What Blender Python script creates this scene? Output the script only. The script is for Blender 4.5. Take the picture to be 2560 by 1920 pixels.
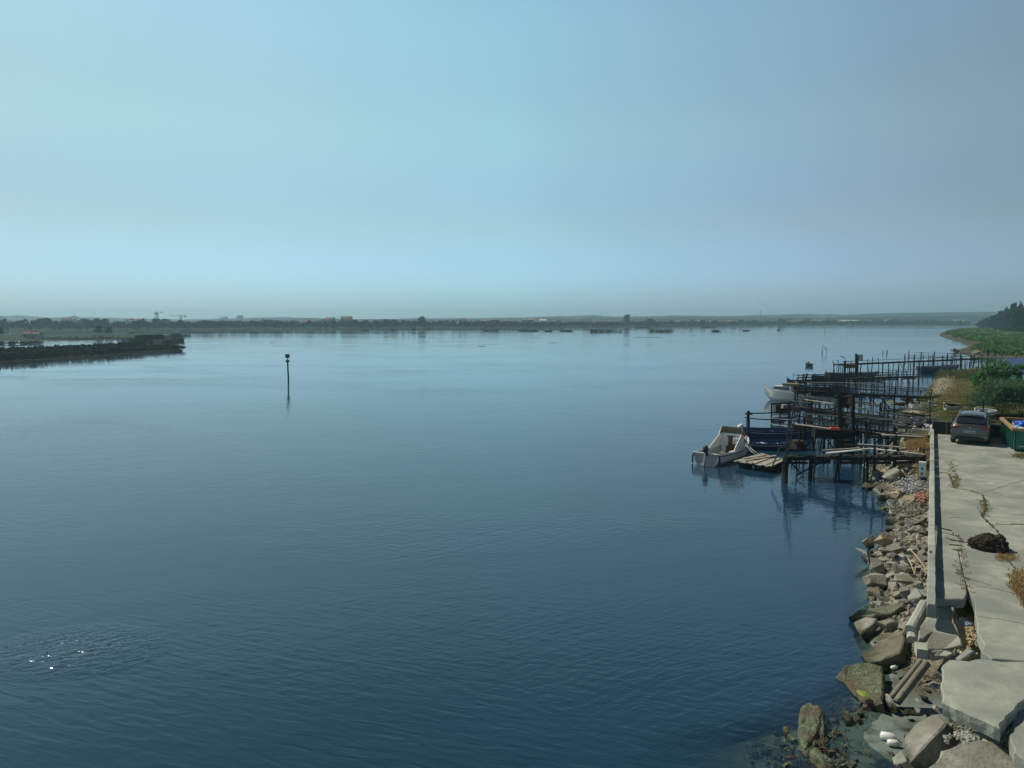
import bpy, bmesh, math, random
import numpy as np
from mathutils import Vector, Matrix, Euler, noise
R = math.radians
random.seed(7)
scene = bpy.context.scene
COL = scene.collection
for o in list(bpy.data.objects): bpy.data.objects.remove(o, do_unlink=True)

# ------------------------------------------------------------------ camera
FPX = 1923.0; CAMH = 8.5; PITCH = math.atan(161/1923.0)
cam_d = bpy.data.cameras.new("camera"); cam = bpy.data.objects.new("camera", cam_d); COL.objects.link(cam)
cam.location = (0, 0, CAMH); cam.rotation_euler = (math.pi/2 - PITCH, 0, 0)
cam_d.sensor_width = 36; cam_d.lens = FPX/2560*36; cam_d.clip_start = 0.1; cam_d.clip_end = 20000
scene.camera = cam
scene.render.resolution_x = 1024; scene.render.resolution_y = 768

# ------------------------------------------------------------------ world and sun
SUN_AZ, SUN_EL = R(-52), R(50)
SKY_RAMP = [(0.0, (.70, .82, .97)), (1.0, (.07, .09, .108)), (.03, (.59, .70, .86)), (.13, (.62, .635, .585)), (.245, (.75, .775, .615)), (.36, (.81, .86, .70)), (.47, (.42, .50, .515)), (.62, (.10, .13, .155))]
SIDE = [(0.0, (.86, .78, .78)), (1.0, (.84, .69, .71)), (.25, (.96, .91, .91)), (.5, (1, 1, 1)), (.76, (1.0, .88, .93))]
w = bpy.data.worlds.new("World"); scene.world = w; w.use_nodes = True
nt = w.node_tree; nt.nodes.clear()
sky = nt.nodes.new('ShaderNodeTexSky'); sky.sky_type = 'NISHITA'; sky.sun_disc = False
sky.sun_elevation = SUN_EL; sky.sun_rotation = SUN_AZ
sky.altitude = 0; sky.air_density = 1.0; sky.dust_density = 1.0; sky.ozone_density = 1.4
hs = nt.nodes.new('ShaderNodeHueSaturation'); hs.inputs['Saturation'].default_value = 0.80
tint = nt.nodes.new('ShaderNodeMix'); tint.data_type = 'RGBA'; tint.blend_type = 'MULTIPLY'; tint.inputs[0].default_value = 1.0
tint.inputs[7].default_value = (0.66, 0.90, 1.00, 1)
bg = nt.nodes.new('ShaderNodeBackground'); bg.inputs[1].default_value = 0.15
wo = nt.nodes.new('ShaderNodeOutputWorld')
# pale towards the horizon, deeper overhead; a little brighter on the sun's side
wg = nt.nodes.new('ShaderNodeNewGeometry'); wc = nt.nodes.new('ShaderNodeTexCoord'); sp = nt.nodes.new('ShaderNodeSeparateXYZ')
nt.links.new(wc.outputs['Generated'], sp.inputs[0])
er = nt.nodes.new('ShaderNodeValToRGB'); er.color_ramp.interpolation = 'EASE'
for i, (p_, c_) in enumerate(SKY_RAMP):
    e = er.color_ramp.elements[i] if i < 2 else er.color_ramp.elements.new(p_)
    e.position = p_; e.color = (*c_, 1)
nt.links.new(sp.outputs[2], er.inputs[0])
side = nt.nodes.new('ShaderNodeValToRGB'); sxm = nt.nodes.new('ShaderNodeMapRange'); sxm.inputs[1].default_value = -.6; sxm.inputs[2].default_value = .6
for i, (p_, c_) in enumerate(SIDE):
    e = side.color_ramp.elements[i] if i < 2 else side.color_ramp.elements.new(p_)
    e.position = p_; e.color = (*c_, 1)
nt.links.new(sp.outputs[0], sxm.inputs[0]); nt.links.new(sxm.outputs[0], side.inputs[0])
m2 = nt.nodes.new('ShaderNodeMix'); m2.data_type = 'RGBA'; m2.blend_type = 'MULTIPLY'; m2.inputs[0].default_value = 1
m3 = nt.nodes.new('ShaderNodeMix'); m3.data_type = 'RGBA'; m3.blend_type = 'MULTIPLY'; m3.inputs[0].default_value = 1
nt.links.new(sky.outputs[0], hs.inputs['Color']); nt.links.new(hs.outputs[0], tint.inputs[6])
nt.links.new(tint.outputs[2], m2.inputs[6]); nt.links.new(er.outputs[0], m2.inputs[7])
nt.links.new(m2.outputs[2], m3.inputs[6]); nt.links.new(side.outputs[0], m3.inputs[7])
nt.links.new(m3.outputs[2], bg.inputs[0]); nt.links.new(bg.outputs[0], wo.inputs[0])
sd = bpy.data.lights.new("sun", 'SUN'); sun = bpy.data.objects.new("sun", sd); COL.objects.link(sun)
sd.energy = 3.2; sd.angle = R(0.55); sd.color = (1.0, 0.93, 0.80)
svec = Vector((math.sin(SUN_AZ)*math.cos(SUN_EL), math.cos(SUN_AZ)*math.cos(SUN_EL), math.sin(SUN_EL)))
sun.rotation_euler = (-svec).to_track_quat('-Z', 'Y').to_euler()
scene.view_settings.view_transform = 'Standard'; scene.view_settings.look = 'None'
scene.view_settings.gamma = 1; scene.view_settings.exposure = 0.30
scene.render.engine = 'CYCLES'

# ------------------------------------------------------------------ helpers
def W(px, py, z=0.0):
    """photo pixel -> world point on the level z"""
    dx = px-1280; dy = 960-py
    Y = FPX*math.cos(PITCH)+dy*math.sin(PITCH); Z = dy*math.cos(PITCH)-FPX*math.sin(PITCH)
    t = (z-CAMH)/Z
    return Vector((dx*t, Y*t, z))
def ZAT(py, Y):
    dy = 960-py
    yy = FPX*math.cos(PITCH)+dy*math.sin(PITCH); Z = dy*math.cos(PITCH)-FPX*math.sin(PITCH)
    return CAMH+Z*Y/yy
def XAT(px, py, Y):
    dy = 960-py
    return (px-1280)*Y/(FPX*math.cos(PITCH)+dy*math.sin(PITCH))
def D(px, py, Y): return Vector((XAT(px, py, Y), Y, ZAT(py, Y)))

def tag(o, label=None, cat=None, group=None, kind=None):
    if label: o['label'] = label
    if cat: o['category'] = cat
    if group: o['group'] = group
    if kind: o['kind'] = kind
    return o
def empty(name, loc=(0, 0, 0), rz=0.0, label=None, cat=None, group=None):
    o = bpy.data.objects.new(name, None); COL.objects.link(o)
    o.empty_display_size = 0.2
    o.location = loc; o.rotation_euler = (0, 0, rz)
    return tag(o, label, cat, group)

class MB:
    def __init__(s): s.v = []; s.f = []; s.m = []
    def add(s, vs, fs, mi=0):
        b = len(s.v); s.v += [tuple(p) for p in vs]
        for f in fs: s.f.append([b+i for i in f]); s.m.append(mi)
    def box(s, c, size, rot=None, mi=0):
        hx, hy, hz = size[0]/2, size[1]/2, size[2]/2
        vs = [Vector((x, y, z)) for x in (-hx, hx) for y in (-hy, hy) for z in (-hz, hz)]
        if rot is not None:
            m = rot if isinstance(rot, Matrix) else Euler(rot).to_matrix()
            vs = [m @ p for p in vs]
        c = Vector(c)
        s.add([p+c for p in vs], [(0, 1, 3, 2), (4, 6, 7, 5), (0, 4, 5, 1), (2, 3, 7, 6), (0, 2, 6, 4), (1, 5, 7, 3)], mi)
    def tube(s, pts, r, n=6, mi=0, cap=True):
        pts = [Vector(p) for p in pts]; k = len(pts)
        rs = r if isinstance(r, (list, tuple)) else [r]*k
        rings = []
        for i, p in enumerate(pts):
            d = (pts[min(i+1, k-1)]-pts[max(i-1, 0)])
            if d.length < 1e-6: d = Vector((0, 0, 1))
            d.normalize()
            a = Vector((0, 0, 1)) if abs(d.z) < 0.9 else Vector((1, 0, 0))
            u = d.cross(a).normalized(); v = d.cross(u)
            rings.append([p+u*math.cos(2*math.pi*j/n)*rs[i]+v*math.sin(2*math.pi*j/n)*rs[i] for j in range(n)])
        vs = [q for ring in rings for q in ring]; fs = []
        for i in range(k-1):
            for j in range(n):
                fs.append((i*n+j, i*n+(j+1) % n, (i+1)*n+(j+1) % n, (i+1)*n+j))
        if cap: fs += [tuple(range(n))[::-1], tuple(range((k-1)*n, k*n))]
        s.add(vs, fs, mi)
    def plank(s, a, b, wd, th, mi=0, roll=0.0):
        a = Vector(a); b = Vector(b); d = b-a; L = d.length
        if L < 1e-5: return
        d.normalize(); u = Vector((0, 0, 1)).cross(d)
        if u.length < 1e-3: u = Vector((1, 0, 0))
        u.normalize(); v = d.cross(u)
        m = Matrix((u, d, v)).transposed() @ Matrix.Rotation(roll, 3, 'Y')
        s.box((a+b)/2, (wd, L, th), m, mi)
    def extrude(s, poly, h, z0=0, mi=0):
        n = len(poly)
        vs = [(p[0], p[1], z0) for p in poly]+[(p[0], p[1], z0+h) for p in poly]
        s.add(vs, [tuple(range(n))[::-1], tuple(range(n, 2*n))]+[(i, (i+1) % n, n+(i+1) % n, n+i) for i in range(n)], mi)
    def build(s, name, mats, parent=None, origin=None, smooth=False):
        me = bpy.data.meshes.new(name)
        vs = s.v
        if origin is not None:
            ox, oy, oz = origin; vs = [(p[0]-ox, p[1]-oy, p[2]-oz) for p in vs]
        me.from_pydata(vs, [], s.f); me.update()
        if not isinstance(mats, (list, tuple)): mats = [mats]
        for m in mats: me.materials.append(m)
        if len(mats) > 1: me.polygons.foreach_set('material_index', s.m)
        if smooth: me.polygons.foreach_set('use_smooth', [True]*len(me.polygons))
        o = bpy.data.objects.new(name, me); COL.objects.link(o)
        if parent is not None: o.parent = parent
        elif origin is not None: o.location = origin
        return o
def copy_tree(o, parent=None):
    c = o.copy(); COL.objects.link(c)
    if parent is not None: c.parent = parent
    for ch in list(o.children): copy_tree(ch, c)
    return c

# ------------------------------------------------------------------ materials
def new_mat(name):
    m = bpy.data.materials.new(name); m.use_nodes = True
    n = m.node_tree; n.nodes.clear(); return m, n
TIDE = {'rock', 'rock_grey', 'rock_tan', 'rock_brown', 'concrete_pale'}
def mat(name, c1, c2=None, rough=0.8, metal=0.0, scale=6.0, bump=0.3, bscale=25.0, island=0.0, coat=0.0, big=None, spec=0.4, dist=0.02, stretch=(1,1,1), trans=0.0):
    m, n = new_mat(name); L = n.links
    out = n.nodes.new('ShaderNodeOutputMaterial'); p = n.nodes.new('ShaderNodeBsdfPrincipled')
    L.new(p.outputs[0], out.inputs[0])
    p.inputs['Roughness'].default_value = rough; p.inputs['Metallic'].default_value = metal
    p.inputs['Specular IOR Level'].default_value = spec; p.inputs['Coat Weight'].default_value = coat
    c2 = c2 or tuple(x*0.7 for x in c1)
    g = n.nodes.new('ShaderNodeNewGeometry'); mp = n.nodes.new('ShaderNodeMapping')
    mp.inputs['Scale'].default_value = stretch
    L.new(g.outputs['Position'], mp.inputs[0])
    t = n.nodes.new('ShaderNodeTexNoise'); t.inputs['Scale'].default_value = scale; t.inputs['Detail'].default_value = 9 if name.startswith('concrete') or name.startswith('rock') else 6
    t.inputs['Roughness'].default_value = 0.72 if name.startswith('concrete') or name.startswith('rock') else 0.65
    L.new(mp.outputs[0], t.inputs['Vector'])
    r = n.nodes.new('ShaderNodeValToRGB'); r.color_ramp.elements[0].position = 0.35; r.color_ramp.elements[1].position = 0.65
    r.color_ramp.elements[0].color = (*c2, 1); r.color_ramp.elements[1].color = (*c1, 1)
    L.new(t.outputs['Fac'], r.inputs[0]); col = r.outputs[0]
    if big:
        t2 = n.nodes.new('ShaderNodeTexNoise'); t2.inputs['Scale'].default_value = big[0]; t2.inputs['Detail'].default_value = 4
        L.new(mp.outputs[0], t2.inputs['Vector'])
        r2 = n.nodes.new('ShaderNodeValToRGB'); r2.color_ramp.elements[0].position = 0.42; r2.color_ramp.elements[1].position = 0.62
        L.new(t2.outputs['Fac'], r2.inputs[0])
        mx = n.nodes.new('ShaderNodeMix'); mx.data_type = 'RGBA'; L.new(r2.outputs[0], mx.inputs[0])
        L.new(col, mx.inputs[6]); mx.inputs[7].default_value = (*big[1], 1); col = mx.outputs[2]
    if name in TIDE:
        sz = n.nodes.new('ShaderNodeSeparateXYZ'); L.new(g.outputs['Position'], sz.inputs[0])
        ta = n.nodes.new('ShaderNodeMath'); ta.operation = 'MULTIPLY_ADD'; ta.inputs[1].default_value = .55; L.new(t.outputs['Fac'], ta.inputs[0]); L.new(sz.outputs[2], ta.inputs[2])
        tm = n.nodes.new('ShaderNodeMapRange'); tm.inputs[1].default_value = .40; tm.inputs[2].default_value = .62; L.new(ta.outputs[0], tm.inputs[0])
        tx = n.nodes.new('ShaderNodeMix'); tx.data_type = 'RGBA'; L.new(tm.outputs[0], tx.inputs[0]); tx.inputs[6].default_value = (.055, .055, .032, 1); L.new(col, tx.inputs[7]); col = tx.outputs[2]
    if island > 0:
        mr = n.nodes.new('ShaderNodeMapRange'); mr.inputs[3].default_value = 1-island; mr.inputs[4].default_value = 1+island
        L.new(g.outputs['Random Per Island'], mr.inputs[0])
        mm = n.nodes.new('ShaderNodeVectorMath'); mm.operation = 'SCALE'
        L.new(col, mm.inputs[0]); L.new(mr.outputs[0], mm.inputs['Scale']); col = mm.outputs[0]
    L.new(col, p.inputs['Base Color'])
    if trans > 0:
        p.inputs['Subsurface Weight'].default_value = 0
        tr = n.nodes.new('ShaderNodeBsdfTranslucent'); L.new(col, tr.inputs[0])
        ms = n.nodes.new('ShaderNodeMixShader'); ms.inputs[0].default_value = trans
        L.new(p.outputs[0], ms.inputs[1]); L.new(tr.outputs[0], ms.inputs[2]); L.new(ms.outputs[0], out.inputs[0])
    if bump > 0:
        tb = n.nodes.new('ShaderNodeTexNoise'); tb.inputs['Scale'].default_value = bscale; tb.inputs['Detail'].default_value = 5
        L.new(mp.outputs[0], tb.inputs['Vector'])
        b = n.nodes.new('ShaderNodeBump'); b.inputs['Strength'].default_value = bump; b.inputs['Distance'].default_value = dist
        L.new(tb.outputs['Fac'], b.inputs['Height']); L.new(b.outputs[0], p.inputs['Normal'])
    return m
M = {}
M['concrete'] = mat('concrete', (.365, .375, .305), (.25, .265, .22), .9, scale=2.6, bump=.8, bscale=30, big=(.8, (.215, .23, .195)), dist=.014)
M['concrete_pale'] = mat('concrete_pale', (.42, .43, .36), (.32, .33, .28), .9, scale=3, bump=.6, bscale=30, big=(.8, (.30, .31, .27)))
M['slab_dark'] = mat('slab_dark', (.25, .26, .21), (.17, .19, .155), .9, scale=2.2, bump=.6, bscale=30, big=(1.1, (.30, .29, .23)))
M['rock'] = mat('rock', (.36, .355, .295), (.19, .19, .155), .92, scale=2.5, bump=.9, bscale=14, big=(.7, (.19, .18, .14)), dist=.03, island=.12, spec=0.06)
M['rock_tan'] = mat('rock_tan', (.42, .33, .22), (.28, .22, .15), .92, scale=2.5, bump=.9, bscale=14, dist=.03, spec=0.06)
M['rock_grey'] = mat('rock_grey', (.34, .345, .31), (.22, .225, .20), .92, scale=3, bump=.9, bscale=16, dist=.03, spec=0.06)
M['rock_brown'] = mat('rock_brown', (.19, .16, .11), (.11, .095, .065), .92, scale=5, bump=1, bscale=24, dist=.04, big=(1.2, (.18, .20, .14)))
M['weed_rock'] = mat('weed_rock', (.17, .20, .11), (.06, .07, .04), .85, scale=7, bump=1, bscale=20, dist=.08, big=(2.0, (.10, .075, .045)))
M['algae'] = mat('algae', (.26, .33, .03), (.14, .2, .03), .7, scale=12, bump=.6, bscale=50)
M['gravel'] = mat('gravel', (.30, .28, .22), (.15, .14, .11), .95, scale=5, bump=.3, island=.35, spec=0.06)
M['gravel_grey'] = mat('gravel_grey', (.36, .38, .36), (.2, .21, .2), .95, scale=5, bump=.3, island=.4)
M['brick_bits'] = mat('brick_bits', (.42, .20, .13), (.28, .14, .10), .9, scale=8, island=.4)
M['wood'] = mat('wood', (.058, .056, .048), (.024, .025, .023), .9, scale=9, bump=.6, bscale=30, island=.35, stretch=(1, 1, .35), spec=0.15)
M['wood_dark'] = mat('wood_dark', (.022, .021, .019), (.010, .010, .010), .9, scale=9, bump=.6, bscale=30, island=.3, spec=0.15)
M['wood_pale'] = mat('wood_pale', (.40, .375, .30), (.24, .22, .175), .9, scale=5, bump=.6, bscale=30, island=.3)
M['wood_white'] = mat('wood_white', (.55, .55, .50), (.40, .40, .36), .85, scale=5, bump=.3)
M['rail_green'] = mat('rail_green', (.06, .085, .07), (.03, .04, .035), .8, scale=9, bump=.4, island=.3)
M['white_paint'] = mat('white_paint', (.78, .77, .72), (.66, .65, .6), .35, scale=1.2, bump=.05, coat=.3)
M['grey_gel'] = mat('grey_gel', (.45, .46, .45), (.34, .35, .34), .5, scale=2, bump=.1)
M['navy'] = mat('navy', (.022, .045, .12), (.012, .025, .075), .35, scale=3, bump=.1, coat=.3)
M['navy_in'] = mat('navy_in', (.03, .07, .18), (.02, .045, .12), .6, scale=3, bump=.1)
M['black_boat'] = mat('black_boat', (.02, .02, .024), (.012, .012, .014), .6, scale=3, bump=.2)
M['green_paint'] = mat('green_paint', (.12, .2, .16), (.08, .13, .11), .6, scale=3, bump=.2)
M['pink_grey'] = mat('pink_grey', (.50, .36, .31), (.38, .30, .27), .6, scale=3, bump=.2)
M['yellow_cover'] = mat('yellow_cover', (.48, .46, .20), (.34, .33, .15), .7, scale=3, bump=.3)
M['tan_canvas'] = mat('tan_canvas', (.26, .22, .13), (.20, .165, .10), .9, scale=4, bump=.3)
M['mahogany'] = mat('mahogany', (.10, .05, .025), (.06, .03, .018), .5, scale=4, bump=.2)
M['orange'] = mat('orange', (.68, .10, .045), (.5, .07, .03), .5, scale=5, bump=.1)
M['black_plastic'] = mat('black_plastic', (.018, .018, .02), (.01, .01, .012), .45, scale=4, bump=.1)
M['steel'] = mat('steel', (.42, .43, .44), (.3, .3, .3), .35, .8, scale=6, bump=.1)
M['rust'] = mat('rust', (.16, .085, .045), (.09, .05, .03), .85, .2, scale=9, bump=.4)
M['tyre'] = mat('tyre', (.018, .018, .018), (.012, .012, .012), .85, scale=9, bump=.2)
M['rim'] = mat('rim', (.22, .22, .22), (.15, .15, .15), .35, .8, scale=6, bump=0)
M['car_paint'] = mat('car_paint', (.105, .092, .080), (.095, .084, .073), .32, .55, scale=1, bump=0, coat=.8)
M['glass'] = mat('glass', (.02, .028, .035), (.015, .022, .03), .06, 0, scale=1, bump=0, spec=.8, coat=.6)
M['tail_red'] = mat('tail_red', (.30, .012, .012), (.2, .01, .01), .2, scale=3, bump=0, coat=.5)
M['plate'] = mat('plate', (.42, .46, .58), (.36, .40, .52), .4, scale=3, bump=0)
M['ink'] = mat('ink', (.03, .03, .04), (.02, .02, .03), .6, scale=3, bump=0)
M['skip_green'] = mat('skip_green', (.018, .135, .085), (.012, .09, .055), .5, scale=1.6, bump=.2, big=(2.5, (.03, .15, .10)))
M['skip_rim'] = mat('skip_rim', (.40, .25, .13), (.28, .16, .08), .7, scale=4, bump=.2)
M['bag_blue'] = mat('bag_blue', (.02, .10, .55), (.012, .06, .38), .3, scale=5, bump=.6, bscale=9, dist=.05)
M['bag_white'] = mat('bag_white', (.55, .58, .50), (.4, .42, .36), .4, scale=5, bump=.6, bscale=9, dist=.05)
M['bag_light'] = mat('bag_light', (.30, .48, .60), (.2, .35, .5), .35, scale=5, bump=.6, bscale=9, dist=.05)
M['bag_black'] = mat('bag_black', (.02, .02, .05), (.012, .012, .03), .3, scale=5, bump=.6, bscale=9, dist=.05)
M['dirt'] = mat('dirt', (.075, .062, .045), (.03, .026, .02), .95, scale=6, bump=1, bscale=16, dist=.08, spec=0.06)
M['straw'] = mat('straw', (.40, .27, .11), (.26, .18, .075), .9, scale=1.2, bump=0, island=.35, trans=.25)
M['straw_yellow'] = mat('straw_yellow', (.24, .20, .07), (.15, .135, .05), .9, scale=1.2, bump=0, island=.35, trans=.25)
M['grass'] = mat('grass', (.07, .115, .032), (.12, .105, .042), .85, scale=.22, bump=0, island=.18, trans=.3, spec=0.06)
M['dry_grass'] = mat('dry_grass', (.135, .112, .038), (.085, .085, .028), .9, scale=.35, bump=0, island=.12, trans=.25, spec=0.06)
M['leaf'] = mat('leaf', (.12, .27, .085), (.06, .15, .05), .55, scale=2, bump=0, island=.45, trans=.3)
M['reed'] = mat('reed', (.075, .165, .07), (.04, .09, .04), .6, scale=1.3, bump=0, island=.45, trans=.3)
M['far_leaf'] = mat('far_leaf', (.022, .036, .020), (.012, .022, .014), .9, scale=.1, bump=0, island=.4, trans=.15, spec=0.06)
M['wood_leaf'] = mat('wood_leaf', (.038, .062, .022), (.018, .030, .012), .9, scale=.08, bump=0, island=.45, trans=.15, spec=0.06)
M['scrub'] = mat('scrub', (.022, .034, .018), (.010, .015, .009), .95, scale=.15, bump=0, island=.4, trans=.1, spec=0.06)
M['scrub_pale'] = mat('scrub_pale', (.075, .078, .042), (.045, .05, .028), .95, scale=.3, bump=0, island=.4, trans=.1, spec=0.06)
M['bark'] = mat('bark', (.06, .05, .04), (.035, .03, .024), .95, scale=8, bump=.5, spec=0.06)
M['marsh'] = mat('marsh', (.095, .19, .05), (.065, .125, .04), .95, scale=.05, bump=.6, bscale=1.5, dist=.3, big=(.02, (.12, .155, .055)), stretch=(1, .6, 1), spec=0.06)
M['bank_mud'] = mat('bank_mud', (.075, .065, .05), (.04, .036, .03), .9, scale=.8, bump=.5, bscale=4, dist=.1, spec=0.06)
M['islet'] = mat('islet', (.012, .014, .009), (.006, .008, .006), .95, scale=.4, bump=.6, bscale=3, dist=.2, spec=0.06)
M['field'] = mat('field', (.040, .058, .030), (.024, .032, .02), .95, scale=.03, bump=.3, bscale=.5, dist=.3, spec=0.06)
M['hill'] = mat('hill', (.022, .036, .026), (.012, .02, .016), .95, scale=.02, bump=.6, bscale=.15, dist=3, spec=0.06)
M['far_white'] = mat('far_white', (.62, .60, .56), (.5, .49, .46), .8, scale=.2, bump=0)
M['far_cream'] = mat('far_cream', (.45, .42, .36), (.36, .34, .3), .8, scale=.2, bump=0)
M['far_grey'] = mat('far_grey', (.25, .26, .27), (.19, .2, .21), .8, scale=.2, bump=0)
M['roof_tile'] = mat('roof_tile', (.20, .105, .075), (.15, .08, .06), .9, scale=.6, bump=.2)
M['roof_grey'] = mat('roof_grey', (.22, .20, .18), (.16, .15, .14), .9, scale=.6, bump=.2)
M['crane'] = mat('crane', (.10, .10, .09), (.08, .08, .07), .7, scale=.6, bump=0)
M['old_brick'] = mat('old_brick', (.04, .026, .024), (.02, .015, .015), .95, scale=1.2, bump=.7, bscale=5, dist=.05, spec=0.06)
M['roof_blue'] = mat('roof_blue', (.022, .045, .13), (.016, .034, .10), .5, scale=.6, bump=.1)
M['teal_sheet'] = mat('teal_sheet', (.085, .26, .21), (.06, .20, .165), .5, scale=1.0, bump=.1)
M['foam'] = mat('foam', (.72, .76, .70), (.6, .64, .58), .8, scale=9, bump=.3)
M['net_rope'] = mat('net_rope', (.16, .17, .13), (.09, .1, .08), .95, scale=8, bump=.2)
M['rope'] = mat('rope', (.5, .5, .45), (.36, .36, .33), .9, scale=8, bump=.2)
M['reed_dry'] = mat('reed_dry', (.55, .45, .26), (.42, .34, .2), .9, scale=4, bump=0)

def net_material():
    m, n = new_mat('netting'); L = n.links
    out = n.nodes.new('ShaderNodeOutputMaterial'); g = n.nodes.new('ShaderNodeNewGeometry')
    v = n.nodes.new('ShaderNodeTexVoronoi'); v.feature = 'DISTANCE_TO_EDGE'; v.inputs['Scale'].default_value = 14
    L.new(g.outputs['Position'], v.inputs['Vector'])
    t = n.nodes.new('ShaderNodeTexNoise'); t.inputs['Scale'].default_value = 2.5; L.new(g.outputs['Position'], t.inputs['Vector'])
    ad = n.nodes.new('ShaderNodeMath'); ad.operation = 'MULTIPLY_ADD'; ad.inputs[1].default_value = -.28; ad.inputs[2].default_value = .165
    L.new(t.outputs['Fac'], ad.inputs[0])
    gt = n.nodes.new('ShaderNodeMath'); gt.operation = 'SUBTRACT'; L.new(v.outputs['Distance'], gt.inputs[0]); L.new(ad.outputs[0], gt.inputs[1])
    lt = n.nodes.new('ShaderNodeMath'); lt.operation = 'GREATER_THAN'; lt.inputs[1].default_value = .03; L.new(gt.outputs[0], lt.inputs[0])
    d = n.nodes.new('ShaderNodeBsdfDiffuse'); d.inputs[0].default_value = (.045, .055, .042, 1)
    tr = n.nodes.new('ShaderNodeBsdfTransparent'); mx = n.nodes.new('ShaderNodeMixShader')
    L.new(lt.outputs[0], mx.inputs[0]); L.new(d.outputs[0], mx.inputs[1]); L.new(tr.outputs[0], mx.inputs[2]); L.new(mx.outputs[0], out.inputs[0])
    return m
M['net'] = net_material(); M['net_dense'] = mat('net_dense', (.035, .038, .030), (.015, .018, .014), .95, scale=9, bump=1, bscale=30, dist=.05)

def terrain_material():
    m, n = new_mat('shore_ground'); L = n.links
    out = n.nodes.new('ShaderNodeOutputMaterial'); p = n.nodes.new('ShaderNodeBsdfPrincipled'); L.new(p.outputs[0], out.inputs[0])
    g = n.nodes.new('ShaderNodeNewGeometry'); sx = n.nodes.new('ShaderNodeSeparateXYZ'); L.new(g.outputs['Position'], sx.inputs[0])
    def noi(sc, det=5):
        t = n.nodes.new('ShaderNodeTexNoise'); t.inputs['Scale'].default_value = sc; t.inputs['Detail'].default_value = det
        L.new(g.outputs['Position'], t.inputs['Vector']); return t.outputs['Fac']
    def ramp(f, c1, c2, a=.4, b=.6):
        r = n.nodes.new('ShaderNodeValToRGB'); r.color_ramp.elements[0].position = a; r.color_ramp.elements[1].position = b
        r.color_ramp.elements[0].color = (*c1, 1); r.color_ramp.elements[1].color = (*c2, 1); L.new(f, r.inputs[0]); return r.outputs[0]
    def mixc(f, a, b):
        x = n.nodes.new('ShaderNodeMix'); x.data_type = 'RGBA'; L.new(f, x.inputs[0]); L.new(a, x.inputs[6]); L.new(b, x.inputs[7]); return x.outputs[2]
    def step(v, lo, hi, nz=None, amt=0.0):
        if nz is not None:
            ma = n.nodes.new('ShaderNodeMath'); ma.operation = 'MULTIPLY_ADD'; L.new(nz, ma.inputs[0]); ma.inputs[1].default_value = amt; L.new(v, ma.inputs[2]); v = ma.outputs[0]
        r = n.nodes.new('ShaderNodeMapRange'); r.inputs[1].default_value = lo; r.inputs[2].default_value = hi; L.new(v, r.inputs[0]); return r.outputs[0]
    n1 = noi(3); n2 = noi(.35); n3 = noi(18)
    mud = ramp(n1, (.15, .19, .165), (.19, .225, .195))
    wet = ramp(n3, (.05, .05, .035), (.13, .12, .08))
    grav = ramp(n3, (.17, .155, .115), (.32, .295, .22))
    soil = ramp(n2, (.095, .08, .03), (.15, .12, .048), .38, .62)
    soil2 = ramp(noi(.16), (.055, .075, .024), (.115, .098, .036), .42, .58)
    soil = mixc(ramp(noi(.5), (0, 0, 0), (1, 1, 1), .35, .65), soil, soil2)
    mud = mixc(ramp(noi(.9), (0, 0, 0), (1, 1, 1), .52, .62), mud, ramp(n3, (.02, .03, .025), (.05, .055, .04)))
    c = mixc(step(sx.outputs[2], .06, .2, n1, .12), mud, wet)
    c = mixc(step(sx.outputs[2], .35, .6, n1, .3), c, grav)
    c = mixc(step(sx.outputs[2], .92, 1.15, n1, .2), c, soil)
    L.new(c, p.inputs['Base Color']); p.inputs['Roughness'].default_value = .92; p.inputs['Specular IOR Level'].default_value = .1
    b = n.nodes.new('ShaderNodeBump'); b.inputs['Strength'].default_value = .25; b.inputs['Distance'].default_value = .02
    L.new(n3, b.inputs['Height']); L.new(b.outputs[0], p.inputs['Normal'])
    return m
M['terrain'] = terrain_material()

# ------------------------------------------------------------------ land outlines
def pxl(lst, z=0.0): return [tuple(W(a, b, z).xy) for a, b in lst]
SHORE = pxl([(2300, 2300), (2235, 1990), (2225, 1920), (2175, 1800), (2185, 1740), (2235, 1705), (2205, 1650), (2175, 1600), (2178, 1540), (2168, 1480),
             (2172, 1400), (2200, 1350), (2238, 1322), (2238, 1290), (2215, 1250), (2180, 1222), (2165, 1195), (2180, 1150), (2225, 1110),
             (2250, 1065), (2248, 1032), (2268, 1014), (2306, 990), (2322, 965), (2330, 950), (2345, 938), (2400, 932), (2450, 928), (2600, 924)])
LAND = SHORE+[(400, 135), (400, -60), (9, -60), (9, -5)]
MARSH = pxl([(2900, 912), (2600, 902), (2500, 896), (2470, 893), (2420, 889), (2388, 880), (2398, 874), (2420, 868), (2428, 861), (2405, 857), (2378, 850), (2350, 841),
             (2347, 836), (2356, 831), (2385, 827), (2410, 821), (2440, 817), (2452, 815), (2470, 813.5)])+[(1300, 1400), (1500, 900), (700, 150)]
def sdf(poly, X, Y):
    X = np.asarray(X, float); Y = np.asarray(Y, float)
    d = np.full(X.shape, 1e18); ins = np.zeros(X.shape, bool)
    n = len(poly)
    for i in range(n):
        x0, y0 = poly[i]; x1, y1 = poly[(i+1) % n]
        ex, ey = x1-x0, y1-y0
        t = np.clip(((X-x0)*ex+(Y-y0)*ey)/(ex*ex+ey*ey+1e-12), 0, 1)
        d = np.minimum(d, (X-x0-t*ex)**2+(Y-y0-t*ey)**2)
        c = ((y0 > Y) != (y1 > Y)) & (X < (x1-x0)*(Y-y0)/(y1-y0+1e-12)+x0)
        ins ^= c
    d = np.sqrt(d); return np.where(ins, d, -d)
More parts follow.
